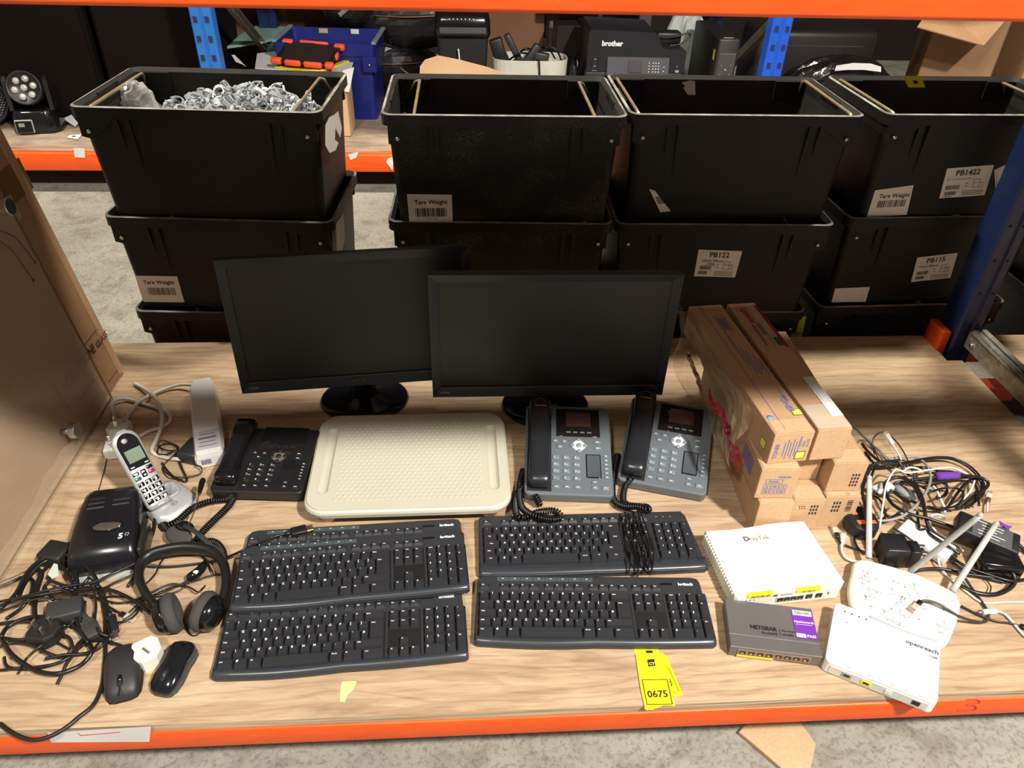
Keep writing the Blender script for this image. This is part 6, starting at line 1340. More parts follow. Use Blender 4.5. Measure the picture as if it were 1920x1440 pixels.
cable('black tangle strand fanning from the knot at the back left', A([(20, 470, .03), (40, 400, .036), (90, 340, .040), (180, 300, .044), (260, 290, .044), (340, 285, .042), (420, 300, .038), (470, 380, .03)]), 0.0034, rubber, 0, G)
cable('black strand coiling down the left flank by the boxes', A([(60, 400, .03), (20, 500, .028), (-10, 600, .022), (-20, 700, .016), (10, 800, .010), (30, 900, .008), (-20, 960, .006)]), 0.0034, rubber, 0, G)
cable('second black strand on the left flank by the boxes', A([(120, 380, .026), (80, 500, .024), (60, 620, .018), (60, 740, .012), (40, 860, .008), (80, 960, .006)]), 0.0030, rubber, 0, G)
rn = random.Random(21)
words = ['loose black strand in the middle of the right heap', 'black strand weaving under the purple wrap', 'short black strand near the white plug', 'black strand under the grey network cable', 'thin black strand over the laptop adaptor cable', 'black strand close to the toner boxes', 'black strand at the heart of the right heap', 'black strand leading to the black plug-in adaptor', 'fine black strand along the far side of the heap', 'black strand passing below the round coil', 'fine black strand right of the round coil', 'black strand between both big adaptors']
paths = [[(400, 340), (560, 350), (740, 360), (860, 400), (900, 460)], [(480, 420), (640, 500), (800, 560), (950, 530), (1000, 600), (960, 690), (880, 740)], [(120, 640), (200, 700), (330, 660), (430, 690), (560, 760), (640, 790)], [(300, 850), (250, 900), (300, 960), (420, 930), (560, 990), (660, 1040)], [(1010, 840), (1100, 700), (1200, 570), (1300, 500), (1330, 560), (1370, 700), (1380, 820)], [(90, 700), (180, 740), (240, 850), (250, 960), (150, 1000)], [(700, 600), (820, 640), (960, 610), (1100, 610), (1190, 660), (1170, 760), (1080, 830), (900, 850), (760, 830)], [(350, 1090), (500, 1180), (640, 1290), (760, 1400)], [(560, 340), (640, 360), (760, 370), (880, 400), (1050, 410), (1200, 450)], [(300, 620), (450, 700), (600, 780), (740, 840), (900, 870), (1050, 880)], [(820, 560), (900, 540), (960, 560), (1000, 620), (990, 690), (940, 720)], [(640, 900), (650, 1000), (670, 1100), (740, 1110), (820, 1180), (1000, 1300), (1150, 1400)]]
for i, (wd, pth) in enumerate(zip(words, paths)): cable(wd, A(pth), rn.choice((0.0018, 0.0024, 0.0030)), rubber, 0.010+0.004*(i % 4), G, sd=i, amp=0.004)
cable('cream strand curling near the middle of the heap', A([(470, 450, .03), (490, 390, .036), (560, 362, .038), (640, 375, .034), (700, 410, .03)]), 0.0024, whitec, 0, G)
cable('cream strand ending in a white tip amid black strands', A([(830, 590, .02), (870, 640, .022), (900, 700, .022), (930, 770, .02), (965, 840, .018)]), 0.0030, whitec, 0, G)
cable('cream strand looped above the white adaptor', A([(800, 950, .024), (850, 925, .028), (930, 935, .028), (965, 975, .024), (900, 960, .022)]), 0.0024, whitec, 0, G)
cable('white strand running under the middle aerial towards the edge', A([(820, 1080, .014), (880, 1140, .012), (960, 1190, .010), (1060, 1260, .010), (1140, 1300, .008), (1190, 1370, .006)]), 0.0022, whitec, 0, G)
cable('clear connector on a white lead at the right of the heap', A([(1480, 890, .010), (1478, 850, .010), (1485, 790, .010), (1495, 730, .012)]), 0.0020, whitec, 0, G, end='rj45', pm=mat('brown_boot', (0.12, 0.05, 0.03), 0.4))
cable('short cable with white clip left of the black adaptor', [(1580, 1010, .006), (1578, 1030, .006), (1585, 1045, .006), (1600, 1052, .008), (1616, 1054, .010)], 0.0030, whitec, 0, G, start='rj45', pm=whitep)
cable('black network lead end lying beside the white router', [(1577, 1020, .006), (1571, 1008, .007), (1568, 1000, .007)], 0.0026, rubber, 0, G, end='rj45')
cable('thin black pair running from behind the white router to the adaptor', [(1584, 1022, .005), (1600, 1028, .005), (1622, 1035, .005), (1645, 1044, .006)], 0.0022, rubber, 0, G)
cable('black wire curving down left of the black plug-in adaptor', [(1604, 1000, .010), (1602, 1012, .006), (1608, 1026, .005), (1622, 1040, .005)], 0.0020, rubber, 0, G)
cable('thick black cable crossing low under the aerials to the right edge', B([(250, 900, .010), (330, 880, .010), (450, 855, .012), (650, 850, .012), (850, 885, .012), (1000, 920, .012), (1200, 950, .012), (1450, 985, .012), (1650, 1015, .012), (1800, 1030, .012), (1980, 1010, .012)]), 0.0034, rubber, 0, G)
cable('black cable sweeping in a broad bow to the lower adaptor', B([(940, 1085, .006), (1050, 1150, .006), (1200, 1210, .006), (1380, 1240, .006), (1550, 1225, .006), (1700, 1150, .008), (1775, 1060, .012), (1770, 960, .018), (1720, 880, .024)]), 0.0044, rubber, 0, G)
cable('black cable slanting from the heap to the right frame edge', B([(690, 540, .020), (800, 640, .018), (950, 760, .018), (1150, 860, .016), (1400, 940, .016), (1700, 1030, .016), (1900, 1020, .014), (2010, 990, .012)]), 0.0030, rubber, 0, G)
cable('second slanting black cable next to the first', B([(620, 560, .014), (760, 680, .012), (920, 800, .012), (1130, 900, .010), (1380, 990, .010), (1640, 1060, .008)]), 0.0026, rubber, 0, G)
cable('white thin lead leaving the heap for the right frame edge', B([(640, 600, .02), (630, 700, .016), (660, 820, .010), (740, 930, .006), (830, 1010, .005), (950, 1110, .004), (1100, 1230, .004), (1230, 1325, .004), (1340, 1368, .004), (1500, 1360, .004), (1700, 1350, .004), (1990, 1348, .004)]), 0.0022, whitec, 0, G)
cable('thick black cable leaving the big adaptor for the right frame edge', B([(1600, 240, .034), (1700, 330, .024), (1780, 420, .016), (1870, 520, .010), (1990, 640, .006)]), 0.0042, rubber, 0, G)
cable('brown-black thin wire looping under the aerials', B([(1000, 960, .006), (1150, 930, .006), (1320, 1000, .006), (1420, 1110, .006), (1410, 1210, .010)]), 0.0012, rubberm, 0, G)
Cc = lambda l: [(1520+p[0]/4.235, 1000+p[1]/4.235)+tuple(p[2:]) for p in l]
cable('dark grey network lead whose clear plug rests on the cream router', Cc([(1230, 360, .010), (1290, 450, .006), (1370, 560, .005), (1412, 640, .005), (1390, 700, .006), (1310, 700, .012), (1180, 660, .024), (1090, 605, .032), (1000, 555, .036), (920, 535, .036), (870, 545, .034), (845, 570, .033)]), 0.0026, mat('dark_grey_jacket', (0.035, 0.035, 0.036), 0.4), 0, G, end='rj45')
cable('white lead with a straight white power jack right of the cream router', Cc([(1760, 860, .004), (1694, 810, .004), (1640, 750, .004), (1590, 690, .004), (1540, 640, .005), (1480, 618, .006), (1450, 620, .006)]), 0.0026, whitec, 0, G, end='barrel', pm=whitep)
cable('black lead with a jack running off the right edge below the white one', Cc([(1195, 575, .006), (1260, 610, .005), (1350, 655, .005), (1480, 700, .005), (1590, 715, .005), (1690, 745, .005)]), 0.0020, rubber, 0, G, end='barrel')
# cardboard scrap on the floor below the shelf
m = MB(); q = [at(x, y, FZ+0.012) for x, y in ((1386, 1372), (1400, 1357), (1500, 1352), (1530, 1395), (1512, 1475), (1466, 1440), (1420, 1400))]; c = q[0].copy(); c.z = FZ
m.prism([(p.x-c.x, p.y-c.y) for p in q], 0.002, 0.011); o = m.build('cardboard_scrap', 'cardboard_pale'); o.location = c; tag(o, 'torn piece of cardboard lying on the floor below the shelf', 'cardboard')
# ================================================================= THE REAR RACK'S LOAD  (its board lies at z = 0, front edge y = 3.46)
# two large speakers
def speaker(label, x0, x1, y, z1, group='large black speakers on the rear rack'):
    w_ = x1-x0; t = thing('speaker_cabinet', label, 'speaker', ((x0+x1)/2, y, 0), 0, group)
    m = MB(); m.box((0, 0.24, z1/2), (w_, 0.44, z1), 0.012, seg=2); m.build('cabinet', 'speaker_box', t)
    m = MB(); m.box((0, 0.014, z1/2), (w_-0.03, 0.012, z1-0.03), 0.004); g = m.build('grille', 'speaker_grille', t)
    m = MB(); m.lathe([(0, 0.0), (0.05, 0.002), (0.15, -0.018), (0.185, -0.012), (0.19, 0)], 40, Matrix.Translation((0, 0.008, z1*0.42)) @ Matrix.Rotation(PI/2, 4, 'X') @ Matrix.Scale(0.35, 4, (0, 0, 1))); m.build('cone_bulge', 'speaker_grille', g)
    m = MB(); m.box((w_/2-0.002, 0.24, z1*0.7), (0.006, 0.10, 0.14), 0.002); m.build('side_handle', blkm, t)
    return t
speaker('large black speaker at the far left of the rear rack', -2.32, -1.70, 3.80, 1.02)
speaker('large black speaker behind the blue upright of the rear rack', -1.66, -1.14, 3.78, 1.05)
# round LED fitting lying on its side and moving head lamp
lf = thing('stage_light', 'round stage light with a studded grey face behind the moving head lamp', 'stage light', (-2.215, 3.745, 0.0), 0, rot=(0, 0, R(8)))
m = MB(); m.lathe([(0, 0.0), (0.10, 0.0), (0.108, 0.015), (0.108, 0.035), (0.100, 0.035), (0.098, 0.028), (0, 0.026)], 40, Matrix.Translation((0, 0, 0.115)) @ Matrix.Rotation(R(72), 4, 'X')); m.build('rim', blk, lf)
m = MB(); Mx = Matrix.Translation((0, 0, 0.115)) @ Matrix.Rotation(R(72), 4, 'X')
for j in range(-8, 9):
    for i in range(-8, 9):
        x, y = i*0.012+(0.006 if j % 2 else 0), j*0.011
        if x*x+y*y < 0.0085: m.sphere((x, y, 0.028), 0.0042, (1, 1, 0.6), 6, 4, M=Mx)
m.cyl((0, 0, 0.024), 0.097, 0.006, 36, M=Mx); m.build('lens_face', mat('lens_grey', (0.16, 0.15, 0.15), 0.3, metal=0.3), lf)
mh = thing('moving_head_light', 'small black moving head lamp with seven round lenses', 'stage light', (-1.985, 3.705, 0.0), R(10)); mh.scale = (1.12, 1.12, 1.12)
m = MB(); m.loft([[Vector((x, y, z)) for x, y in rrect(0.185*f, 0.150*f, 0.05*f, 6)] for z, f in ((0, 1), (0.010, 1.02), (0.055, 0.93), (0.075, 0.86), (0.080, 0.84), (0.088, 0.80))]); m.build('base', blkg, mh)
m = MB(); m.box((-0.035, -0.077, 0.034), (0.068, 0.008, 0.052), 0.003, rot=(-0.15, 0, 0)); dp = m.build('display_frame', mat('frame_grey', (0.25, 0.24, 0.23), 0.4), mh)
m = MB(); m.box((-0.035, -0.0815, 0.034), (0.060, 0.006, 0.045), 0.002, rot=(-0.15, 0, 0)); m.build('display_panel', blkg, dp)
m = MB(); m.box((-0.042, -0.085, 0.042), (0.022, 0.003, 0.014), rot=(-0.15, 0, 0)); m.build('display', lcdgreen, dp)
m = MB()
for k in range(4): m.box((-0.052+k*0.011, -0.084, 0.024), (0.007, 0.003, 0.004), rot=(-0.15, 0, 0))
m.build('buttons', mat('frame_grey', (0, 0, 0)), dp)
for s in (-1, 1):
    m = MB(); m.prism([(-0.035, 0), (0.035, 0), (0.022, 0.115), (0, 0.13), (-0.022, 0.115)], -0.008, 0.008, M=Matrix.Translation((s*0.075, 0.0, 0.085)) @ Matrix.Rotation(PI/2, 4, 'Z') @ Matrix.Rotation(PI/2, 4, 'X')); m.build('yoke_arm', blk, mh)
Mh = Matrix.Translation((0, -0.005, 0.165)) @ Matrix.Rotation(R(72), 4, 'X')
m = MB(); m.lathe([(0, -0.06), (0.045, -0.055), (0.062, -0.02), (0.066, 0.02), (0.066, 0.045), (0.060, 0.048), (0.058, 0.040), (0, 0.040)], 32, Mh); m.build('lamp_head', blk, mh)
for k in range(7):
    a = k*PI/3+0.2; r_ = 0.036 if k < 6 else 0; c = (r_*math.cos(a), r_*math.sin(a), 0.044)
    m = MB(); m.lathe([(0, 0.004), (0.007, 0.003), (0.0115, 0.0), (0.013, -0.002), (0.013, -0.006), (0, -0.006)], 18, Mh @ Matrix.Translation(c)); m.build('lens', ledlens, mh)
# low black case and round cone between lamp and crate
t = thing('speaker_driver', 'bare round speaker cone lying in a low black case behind the left crates', 'speaker', (-1.62, 3.66, 0))
m = MB(); m.box((0, 0.05, 0.05), (0.24, 0.16, 0.10), 0.006); m.build('case', blkm, t); m = MB(); m.lathe([(0, 0.03), (0.03, 0.02), (0.075, 0.0), (0.085, 0.004), (0.085, -0.004), (0, -0.004)], 32, Matrix.Translation((0, 0.04, 0.104))); m.build('cone', mat('cone_tan', (0.20, 0.15, 0.11), 0.8), t)
def tagcard(pts, z, label, dirup=None):
    q = [at(x, y, z) for x, y in pts] if dirup is None else [aty(x, y, dirup) for x, y in pts]; c = q[0].copy(); m = MB(); m.add([p-c for p in q]+[p-c+Vector((0, 0.001, -0.0008)) for p in q], [tuple(range(len(q))), tuple(range(len(q), 2*len(q)))]); t = thing('lot_tag', label, 'lot tag', c, 0, 'white tags on the rear rack'); m.build('card', tagw, t)
    d = sum(q, Vector())/len(q)-c; m = MB(); m.box(d+Vector((0, -0.002, 0.002)), (0.014, 0.010 if dirup is None else 0.001, 0.001 if dirup is None else 0.010)); m.build('printed_mark', ink, t)
tagcard([(125, 258), (131, 253), (153, 252), (146, 261)], 0.004, 'white tag lying flat on the rear board near the left crates')
tagcard([(119, 222), (134, 216), (145, 232), (140, 238)], None, 'white tag leaning against the moving head lamp', 3.50) if False else None
t_ = [(118, 222), (134, 215), (146, 231), (141, 238)]; q = [at(x, y, z) for (x, y), z in zip(t_, (0.03, 0.05, 0.02, 0.004))]; c = q[0].copy(); m = MB(); m.add([p-c for p in q]+[p-c+Vector((0, 0.001, 0)) for p in q], [(0, 1, 2, 3), (4, 5, 6, 7)]); t = thing('lot_tag', 'white tag leaning by the moving head lamp', 'lot tag', c, 0, 'white tags on the rear rack'); m.build('card', tagw, t)
spk = [o for o in bpy.data.objects if o.get('label', '').startswith('large black speaker behind')][0]
m = MB(); m.add([aty(x, y, 3.783)-Vector(spk.location) for x, y in ((434, 103), (440, 103), (452, 115), (462, 126), (455, 121), (442, 116))], [(0, 1, 2, 3, 4, 5)]); m.build('plastic_strip', tagw, spk)  # loose white plastic strip, laid flat on the speaker front
# cardboard box with papers, magazine and tablet beside the blue crate
bx = thing('cardboard_box', 'brown box covered with white papers under the orange tablet', 'box', (-0.74, 3.62, 0), R(-2))
m = MB(); m.box((0, 0.085, 0.135), (0.42, 0.165, 0.268), 0.004); m.build('box_body', 'cardboard_pale', bx)
zt = 0.272
def onz(px, py, z): return at(px, py, z)
def slabpx(name, label, cat, pts, z0, z1, m_, parent=None, group=None):
    q = [at(x, y, z1) for x, y in pts]; c = q[0].copy(); c.z = z0; m = MB(); m.prism([(p.x-c.x, p.y-c.y) for p in q], 0, z1-z0); o = m.build(name, m_, parent); o.location = c
    if parent is None: tag(o, label, cat, group)
    return o
m = MB(); q = [at(x, y, zt+0.004) for x, y in ((478, 128), (482, 100), (572, 90), (669, 94), (656, 138))]; c = q[0].copy(); m.prism([(p.x-c.x, p.y-c.y) for p in q], -0.003, 0); q2 = [at(669, 94, zt+.004), at(656, 138, zt+.004), aty(650, 172, 3.600), aty(640, 172, 3.600), aty(641, 138, 3.600)]
o = m.build('paper_sheet', tagw); o.location = c; tag(o, 'white papers spread on the box under the tablet', 'paper')
m = MB(); q = [aty(x, y, 3.598) for x, y in ((655, 124), (663, 96), (655, 172), (641, 173), (643, 150))]; q = [aty(643, 132, 3.60), aty(664, 126, 3.60), aty(655, 172, 3.605), aty(641, 173, 3.605)]; c = q[0].copy(); m.add([p-c for p in q]+[p-c+Vector((0, 0.0015, 0)) for p in q], [(0, 1, 2, 3), (4, 5, 6, 7)]); o = m.build('paper_flap', tagw); o.location = c; tag(o, 'white paper flap hanging over the front of the box', 'paper')
slabpx('magazine', 'thin yellow-edged magazine under the orange tablet', 'magazine', [(515, 124), (570, 108), (658, 112), (612, 130), (560, 132)], zt+0.005, zt+0.012, mat('mag_yellow', (0.80, 0.66, 0.02), 0.4))
slabpx('magazine_cover', 'dark magazine lying on top of the yellow-edged one', 'magazine', [(522, 120), (572, 107), (650, 110), (606, 126), (566, 128)], zt+0.0125, zt+0.0145, mat('mag_dark', (0.05, 0.03, 0.03), 0.3))
tc = at(578, 101, 0.33); tb = thing('rugged_tablet', 'tablet in a bright orange bumper case on the papers', 'tablet', tc, R(-4), rot=(R(15), R(2), R(-10)))
m = MB(); m.box((0, 0, 0), (0.270, 0.185, 0.012), 0.005, seg=2); m.build('tablet_body', blk, tb)
m = MB(); m.box((0, 0, 0.0068), (0.225, 0.150, 0.0006)); m.build('screen', mat('tablet_screen', (0.03, 0.02, 0.02), 0.2), tb)
for (x, y, w_, h_) in ((-0.125, -0.085, 0.05, 0.03), (-0.045, -0.094, 0.075, 0.02), (0.05, -0.094, 0.085, 0.02), (0.125, -0.085, 0.04, 0.03), (-0.125, 0.085, 0.05, 0.03), (0.125, 0.085, 0.05, 0.03), (0.0, 0.094, 0.14, 0.016), (0.137, 0.0, 0.014, 0.04)):
    m = MB(); m.box((x, y, 0.001), (w_, h_, 0.026), 0.007, seg=2); m.build('bumper', orangep, tb)
m = MB(); m.box((0.0, -0.02, -0.022), (0.14, 0.09, 0.036), 0.006, seg=2); m.build('hand_strap_base', orangep, tb)
# blue crate
bl = thing('blue_crate', 'blue plastic crate with grey bale arms on the rear rack', 'crate', (-0.650, 3.865, 0), R(-3))
W_, D_, H_ = 0.48, 0.36, 0.36; yc = D_/2
def ringb(w, d, z, r): return [Vector((x, y+yc, z)) for x, y in rrect(w, d, r, 3)]
m = MB(); secs = [ringb(0.44, 0.30, 0, .02), ringb(W_-0.03, D_-0.03, H_-0.06, .02), ringb(W_-0.005, D_-0.005, H_-0.055, .02), ringb(W_, D_, H_, .02), ringb(W_-0.012, D_-0.012, H_, .02), ringb(0.43, 0.29, 0.006, .02)]; m.loft(secs, cap=False, sm=False); m.add(secs[-1], [tuple(range(len(secs[0])))]); m.box((0.21, 0.0, H_-0.09), (0.07, 0.02, 0.07), 0.004); m.build('shell', bluecrate, bl)
for s in (-1, 1):
    m = MB(); m.box((s*0.235, yc, H_+0.004), (0.022, D_-0.01, 0.014), 0.003); m.build('bale_arm', mat('blue_grey_arm', (0.22, 0.26, 0.33), 0.4), bl)
m = MB(); m.cyl((0.21, -0.012, H_-0.09), 0.006, 0.006, 12, 'y'); m.build('rivet', metal, bl)
for x, w_, m_ in ((-0.07, 0.045, mat('tan_tag', (0.45, 0.36, 0.15), 0.6)), (0.09, 0.04, tagw)):
    m = MB(); m.box((x, D_-0.012, H_-0.014), (w_, 0.004, 0.022)); m.build('label', m_, bl)
tl = slabpx('plastic_lid', 'pale green plastic lid behind the blue crate by the navy upright', 'tray', [(405, 90), (490, 78), (560, 60), (552, 50), (480, 48)], 0.30, 0.31, mat('pale_green_plastic', (0.25, 0.38, 0.33), 0.5))  # a loose flat lid in pale green plastic, not a tray
tb_ = thing('storage_box', 'dull green storage box behind the navy upright', 'box', (-0.86, 4.19, 0)); m = MB(); m.box((0, 0.09, 0.149), (0.28, 0.17, 0.298), 0.01, seg=2); m.build('box_body', mat('dull_green', (0.03, 0.05, 0.045), 0.5), tb_)
# brown carton far left behind
def plainbox(label, x0, x1, y0, y1, z0, z1, m_, name='cardboard_box', rz=0, seam=True, group=None):
    t = thing(name, label, 'box', ((x0+x1)/2, y0, z0), rz, group); w_, d_, h_ = x1-x0, y1-y0, z1-z0
    m = MB(); m.box((0, d_/2, h_/2), (w_, d_, h_), 0.004); m.build('box_body', m_, t)
    if seam: m = MB(); m.box((0, -0.001, h_/2), (0.05, 0.002, h_*0.96)); m.build('sealing_tape', mat('tan_tape', (0.30, 0.17, 0.08), 0.3), t)
    return t
plainbox('rusty brown carton far behind the navy upright', -1.35, -0.62, 4.62, 5.1, FZ+0.002, 0.62, 'cardboard_dark')
# heap of black bags
for i, (cx, cz, w_, d_, h_, y, lb) in enumerate(((-0.36, 0.155, 0.25, 0.09, 0.13, 4.28, 'black holdall lowest in the heap between blue crate and shredder'), (-0.55, 0.45, 0.17, 0.09, 0.11, 4.30, 'black bag with a silvery badge leaning on the heap'), (-0.26, 0.38, 0.26, 0.09, 0.13, 4.29, 'black zipped bag on top of the heap left of the shredder'))):
    t = thing('black_bag', lb, 'bag', (cx, y, cz)); crumple((0, 0, 0), 1.0, (w_, d_, h_), 30+i, amp=0.10, n=28, mm=16).build('bag_body', mat('bag_nylon', (0.007, 0.006, 0.006), 0.38, bump=0.6, bscale=14), t)
    m = MB(); m.tube(spline([(-w_*.7, -d_*0.75, h_*.3), (-w_*.1, -d_*1.05, h_*.15+0.02), (w_*.5, -d_*0.95, h_*.35), (w_*.8, -d_*.6, h_*.4)], 6), 0.0035, 6); m.build('zip', mat('zip_bronze', (0.20, 0.12, 0.09), 0.4, metal=0.4), t)
    if i == 1:
        m = MB(); m.M = Matrix.Translation((0.0, -0.095, 0.02)) @ Matrix.Rotation(R(-38), 4, 'Y'); m.box((0, 0, 0), (0.16, 0.006, 0.022), 0.002); m.build('badge', mat('dull_silver_badge', (0.30, 0.30, 0.29), 0.35, metal=0.4), t)
m = MB(); m.tube(spline([(-0.30, 3.93, 0.24), (-0.22, 3.90, 0.20), (-0.12, 3.91, 0.21), (-0.10, 3.92, 0.22)], 6), 0.009, 6, flat=0.25); c = Vector((-0.2, 3.92, 0.2)); m.v = [tuple(Vector(v)-c) for v in m.v]; o = m.build('webbing_strap', mat('grey_webbing', (0.10, 0.09, 0.09), 0.7)); o.location = c; tag(o, 'grey printed webbing strap hanging from the black bags', 'strap')
# shredder
sh = thing('paper_shredder', 'black paper shredder with a glossy head and white power lead', 'paper shredder', (0.008, 3.70, 0), R(2))
m = MB(); m.loft([[Vector((x, y+0.10, z)) for x, y in rrect(w_, d_, 0.02, 3)] for z, w_, d_ in ((0.0, 0.19, 0.17), (0.43, 0.235, 0.21))], sm=False); m.build('waste_bin', mat('bin_black', (0.011, 0.010, 0.010), 0.6), sh)
m = MB(); m.loft([[Vector((x, y+0.10, z)) for x, y in rrect(w_, d_, 0.03, 4)] for z, w_, d_ in ((0.43, 0.245, 0.225), (0.442, 0.255, 0.235), (0.50, 0.250, 0.225), (0.530, 0.235, 0.19), (0.535, 0.225, 0.17))]); m.build('cutter_head', blkg, sh)
m = MB(); m.box((0, -0.019, 0.462), (0.21, 0.003, 0.026), 0.001, rot=(-0.05, 0, 0)); m.build('front_trim', mat('trim_grey', (0.09, 0.09, 0.10), 0.2), sh)
m = MB()
for k in range(7): m.cyl((-0.06+k*0.018, -0.0195+0.008, 0.507), 0.0032, 0.003, 8, 'y')
m.build('symbols', legend, sh)
m = MB(); m.tube(spline([(-0.022, -0.022, 0.385), (-0.018, -0.022, 0.34), (-0.022, -0.024, 0.28), (-0.026, -0.022, 0.22)], 5), 0.0038, 8); m.build('power_lead', whitep, sh)
# loose cardboard sheet in front of shredder
m = MB(); q = [aty(x, y, 3.60) for x, y in ((787, 140), (788, 122), (797, 110), (822, 102), (862, 110), (915, 124), (960, 142), (960, 170), (787, 170))]; q[-2].z = 0.001; q[-1].z = 0.001; c = q[-1].copy(); v = [p-c for p in q]
m.add([(p.x, 0, p.z) for p in v]+[(p.x, 0.006, p.z) for p in v], [tuple(range(9)), tuple(range(9, 18))]+[(i, (i+1) % 9, 9+(i+1) % 9, 9+i) for i in range(9)]); m.build('cardboard_sheet', 'cardboard_pale'); o = bpy.data.objects['cardboard_sheet']; o.location = (c.x, 3.575, c.z); tag(o, 'pale cardboard sheet with rounded corner standing in front of the shredder', 'cardboard')
plainbox('large open brown carton behind the shredder', -0.02, 0.44, 4.30, 4.40, 0.0, 0.62, 'cardboard_dark', seam=False)
# white box of cables
wb = thing('white_box', 'open white cardboard tub filled with black cables and a remote', 'box', (0.320, 3.66, 0))
m = MB(); N = 30
def el(w, d, z): return [Vector((w*math.copysign(abs(math.cos(2*PI*k/N))**0.6, math.cos(2*PI*k/N)), 0.09+d*math.copysign(abs(math.sin(2*PI*k/N))**0.6, math.sin(2*PI*k/N)), z)) for k in range(N)]
secs = [el(0.165, 0.09, 0), el(0.178, 0.095, 0.342), el(0.174, 0.091, 0.342), el(0.160, 0.085, 0.004)]; m.loft(secs, cap=False, sm=False); m.add(secs[-1], [tuple(range(N))]); m.add(secs[0], [tuple(range(N))]); m.build('tub', mat('box_white', (0.60, 0.58, 0.50), 0.6), wb)
lab = ['black cable coil in the white tub', 'black lead arching over the white tub', 'dark grey wire in the white tub', 'black lead hanging over the white tub\'s front']
for i, l in enumerate(([(-0.10, .02, .28), (-0.05, -.02, .32), (0.02, .03, .31), (0.08, .06, .33), (0.12, .02, .29)], [(0.02, .06, .29), (0.06, .04, .34), (0.12, .02, .33), (0.15, .03, .28)], [(-0.06, .08, .28), (-0.02, .03, .33), (0.05, .09, .30), (0.10, .10, .29)], [(0.03, .04, .29), (0.035, -.012, .298), (0.04, -.010, .25), (0.045, -.008, .18)])):
    m = MB(); m.tube(spline([Vector(p)+Vector((0, 0.05, 0)) if i < 3 else Vector(p) for p in l], 8), 0.0045, 6); o = m.build('cable', rubber); o.location = (0.320, 3.66, 0.047); tag(o, lab[i], 'cable', 'cables in the white tub')
for i, (x, z, r_, w_, h_, lb) in enumerate(((-0.02, 0.27, 35, 0.035, 0.20, 'dark grey remote control poking from the white tub'), (-0.14, 0.30, -18, 0.06, 0.16, 'black strap-like gadget at the left of the white tub'), (-0.075, 0.33, -30, 0.03, 0.15, 'grey fin-shaped gadget standing in the white tub'), (0.05, 0.28, 10, 0.07, 0.08, 'dark rounded gadget in the middle of the white tub'))):
    t = thing('small_gadget', lb, 'gadget', (0.320+x, 3.73, z+0.045)); m = MB(); m.M = Matrix.Rotation(R(r_), 4, 'Y'); m.box((0, 0, 0.0), (w_, 0.04, h_), 0.008, seg=2); m.build('casing', mat('gadget_grey', (0.035, 0.032, 0.032), 0.4) if i != 1 else blk, t)
# printer
pr = thing('printer', 'black multifunction printer with a keypad on the rear rack', 'printer', (0.800, 3.62, 0), R(-1))
W_ = 0.46
m = MB(); m.box((0, 0.19, 0.155), (W_, 0.38, 0.31), 0.012, seg=2); m.build('lower_body', mat('printer_black', (0.012, 0.013, 0.016), 0.45), pr)
m = MB(); top = [(-W_/2+0.004, 0.24), (-W_/2+0.004, 0.405), (-W_/2+0.014, 0.418), (0.075, 0.410), (0.115, 0.345), (W_/2-0.01, 0.338), (W_/2-0.002, 0.33), (W_/2-0.002, 0.24)]
m.prism(top, -0.30, 0.0, M=Matrix(((1, 0, 0, 0), (0, 0, -1, 0), (0, 1, 0, 0), (0, 0, 0, 1)))); m.build('upper_body', mat('printer_black', (0, 0, 0)), pr)
m = MB(); m.box((0.01, -0.006, 0.265), (0.29, 0.014, 0.085), 0.003, rot=(-0.25, 0, 0)); pn = m.build('control_panel', mat('panel_grey', (0.030, 0.031, 0.036), 0.35), pr)
m = MB(); m.box((-0.005, -0.0155, 0.268), (0.062, 0.001, 0.050), rot=(-0.25, 0, 0)); m.build('display', mat('display_violet', (0.035, 0.028, 0.035), 0.3), pn)
m = MB(); m.box((-0.005, -0.0125, 0.238), (0.065, 0.002, 0.003)); m.build('display_edge', mat('edge_silver', (0.30, 0.30, 0.32), 0.3), pn)
m = MB()
for r_ in range(4):
    for c_ in range(3): m.box((0.078+c_*0.013, -0.019+0.25*0.012*r_, 0.247+0.012*r_), (0.0042, 0.002, 0.0042))
    m.box((0.060, -0.019+0.25*0.012*r_, 0.247+0.012*r_), (0.004, 0.002, 0.004))
for z in (0.250, 0.268): m.box((0.128, -0.018, z), (0.004, 0.002, 0.004))
m.build('keypad_marks', legend, pn)
m = MB(); m.text('brother', (-0.165, -0.0015, 0.352), (1, 0, 0), (0, 0, 1), 0.030, 0.05); m.build('brand_lettering', legend, pr)
m = MB(); m.box((-0.19, -0.002, 0.27), (0.026, 0.006, 0.05), 0.002); m.build('card_slot', blkm, pr)
m = MB(); m.box((-0.19, -0.0055, 0.295), (0.008, 0.001, 0.004)); m.box((-0.19, -0.0055, 0.265), (0.012, 0.001, 0.003)); m.box((-0.19, -0.0055, 0.245), (0.022, 0.001, 0.002)); m.box((0.195, -0.002, 0.247), (0.017, 0.002, 0.010)); m.box((0.193, -0.002, 0.268), (0.006, 0.002, 0.003), rot=(0, -0.6, 0)); m.build('small_marks', mat('mid_grey_mark', (0.30, 0.30, 0.32), 0.5), pr)
m = MB(); m.box((0.190, -0.004, 0.212), (0.036, 0.003, 0.02)); m.build('white_sticker', tagw, pr)
for ch in kids(pr):
    if ch.name.split('.')[0] != 'lower_body': ch.location.z += 0.068
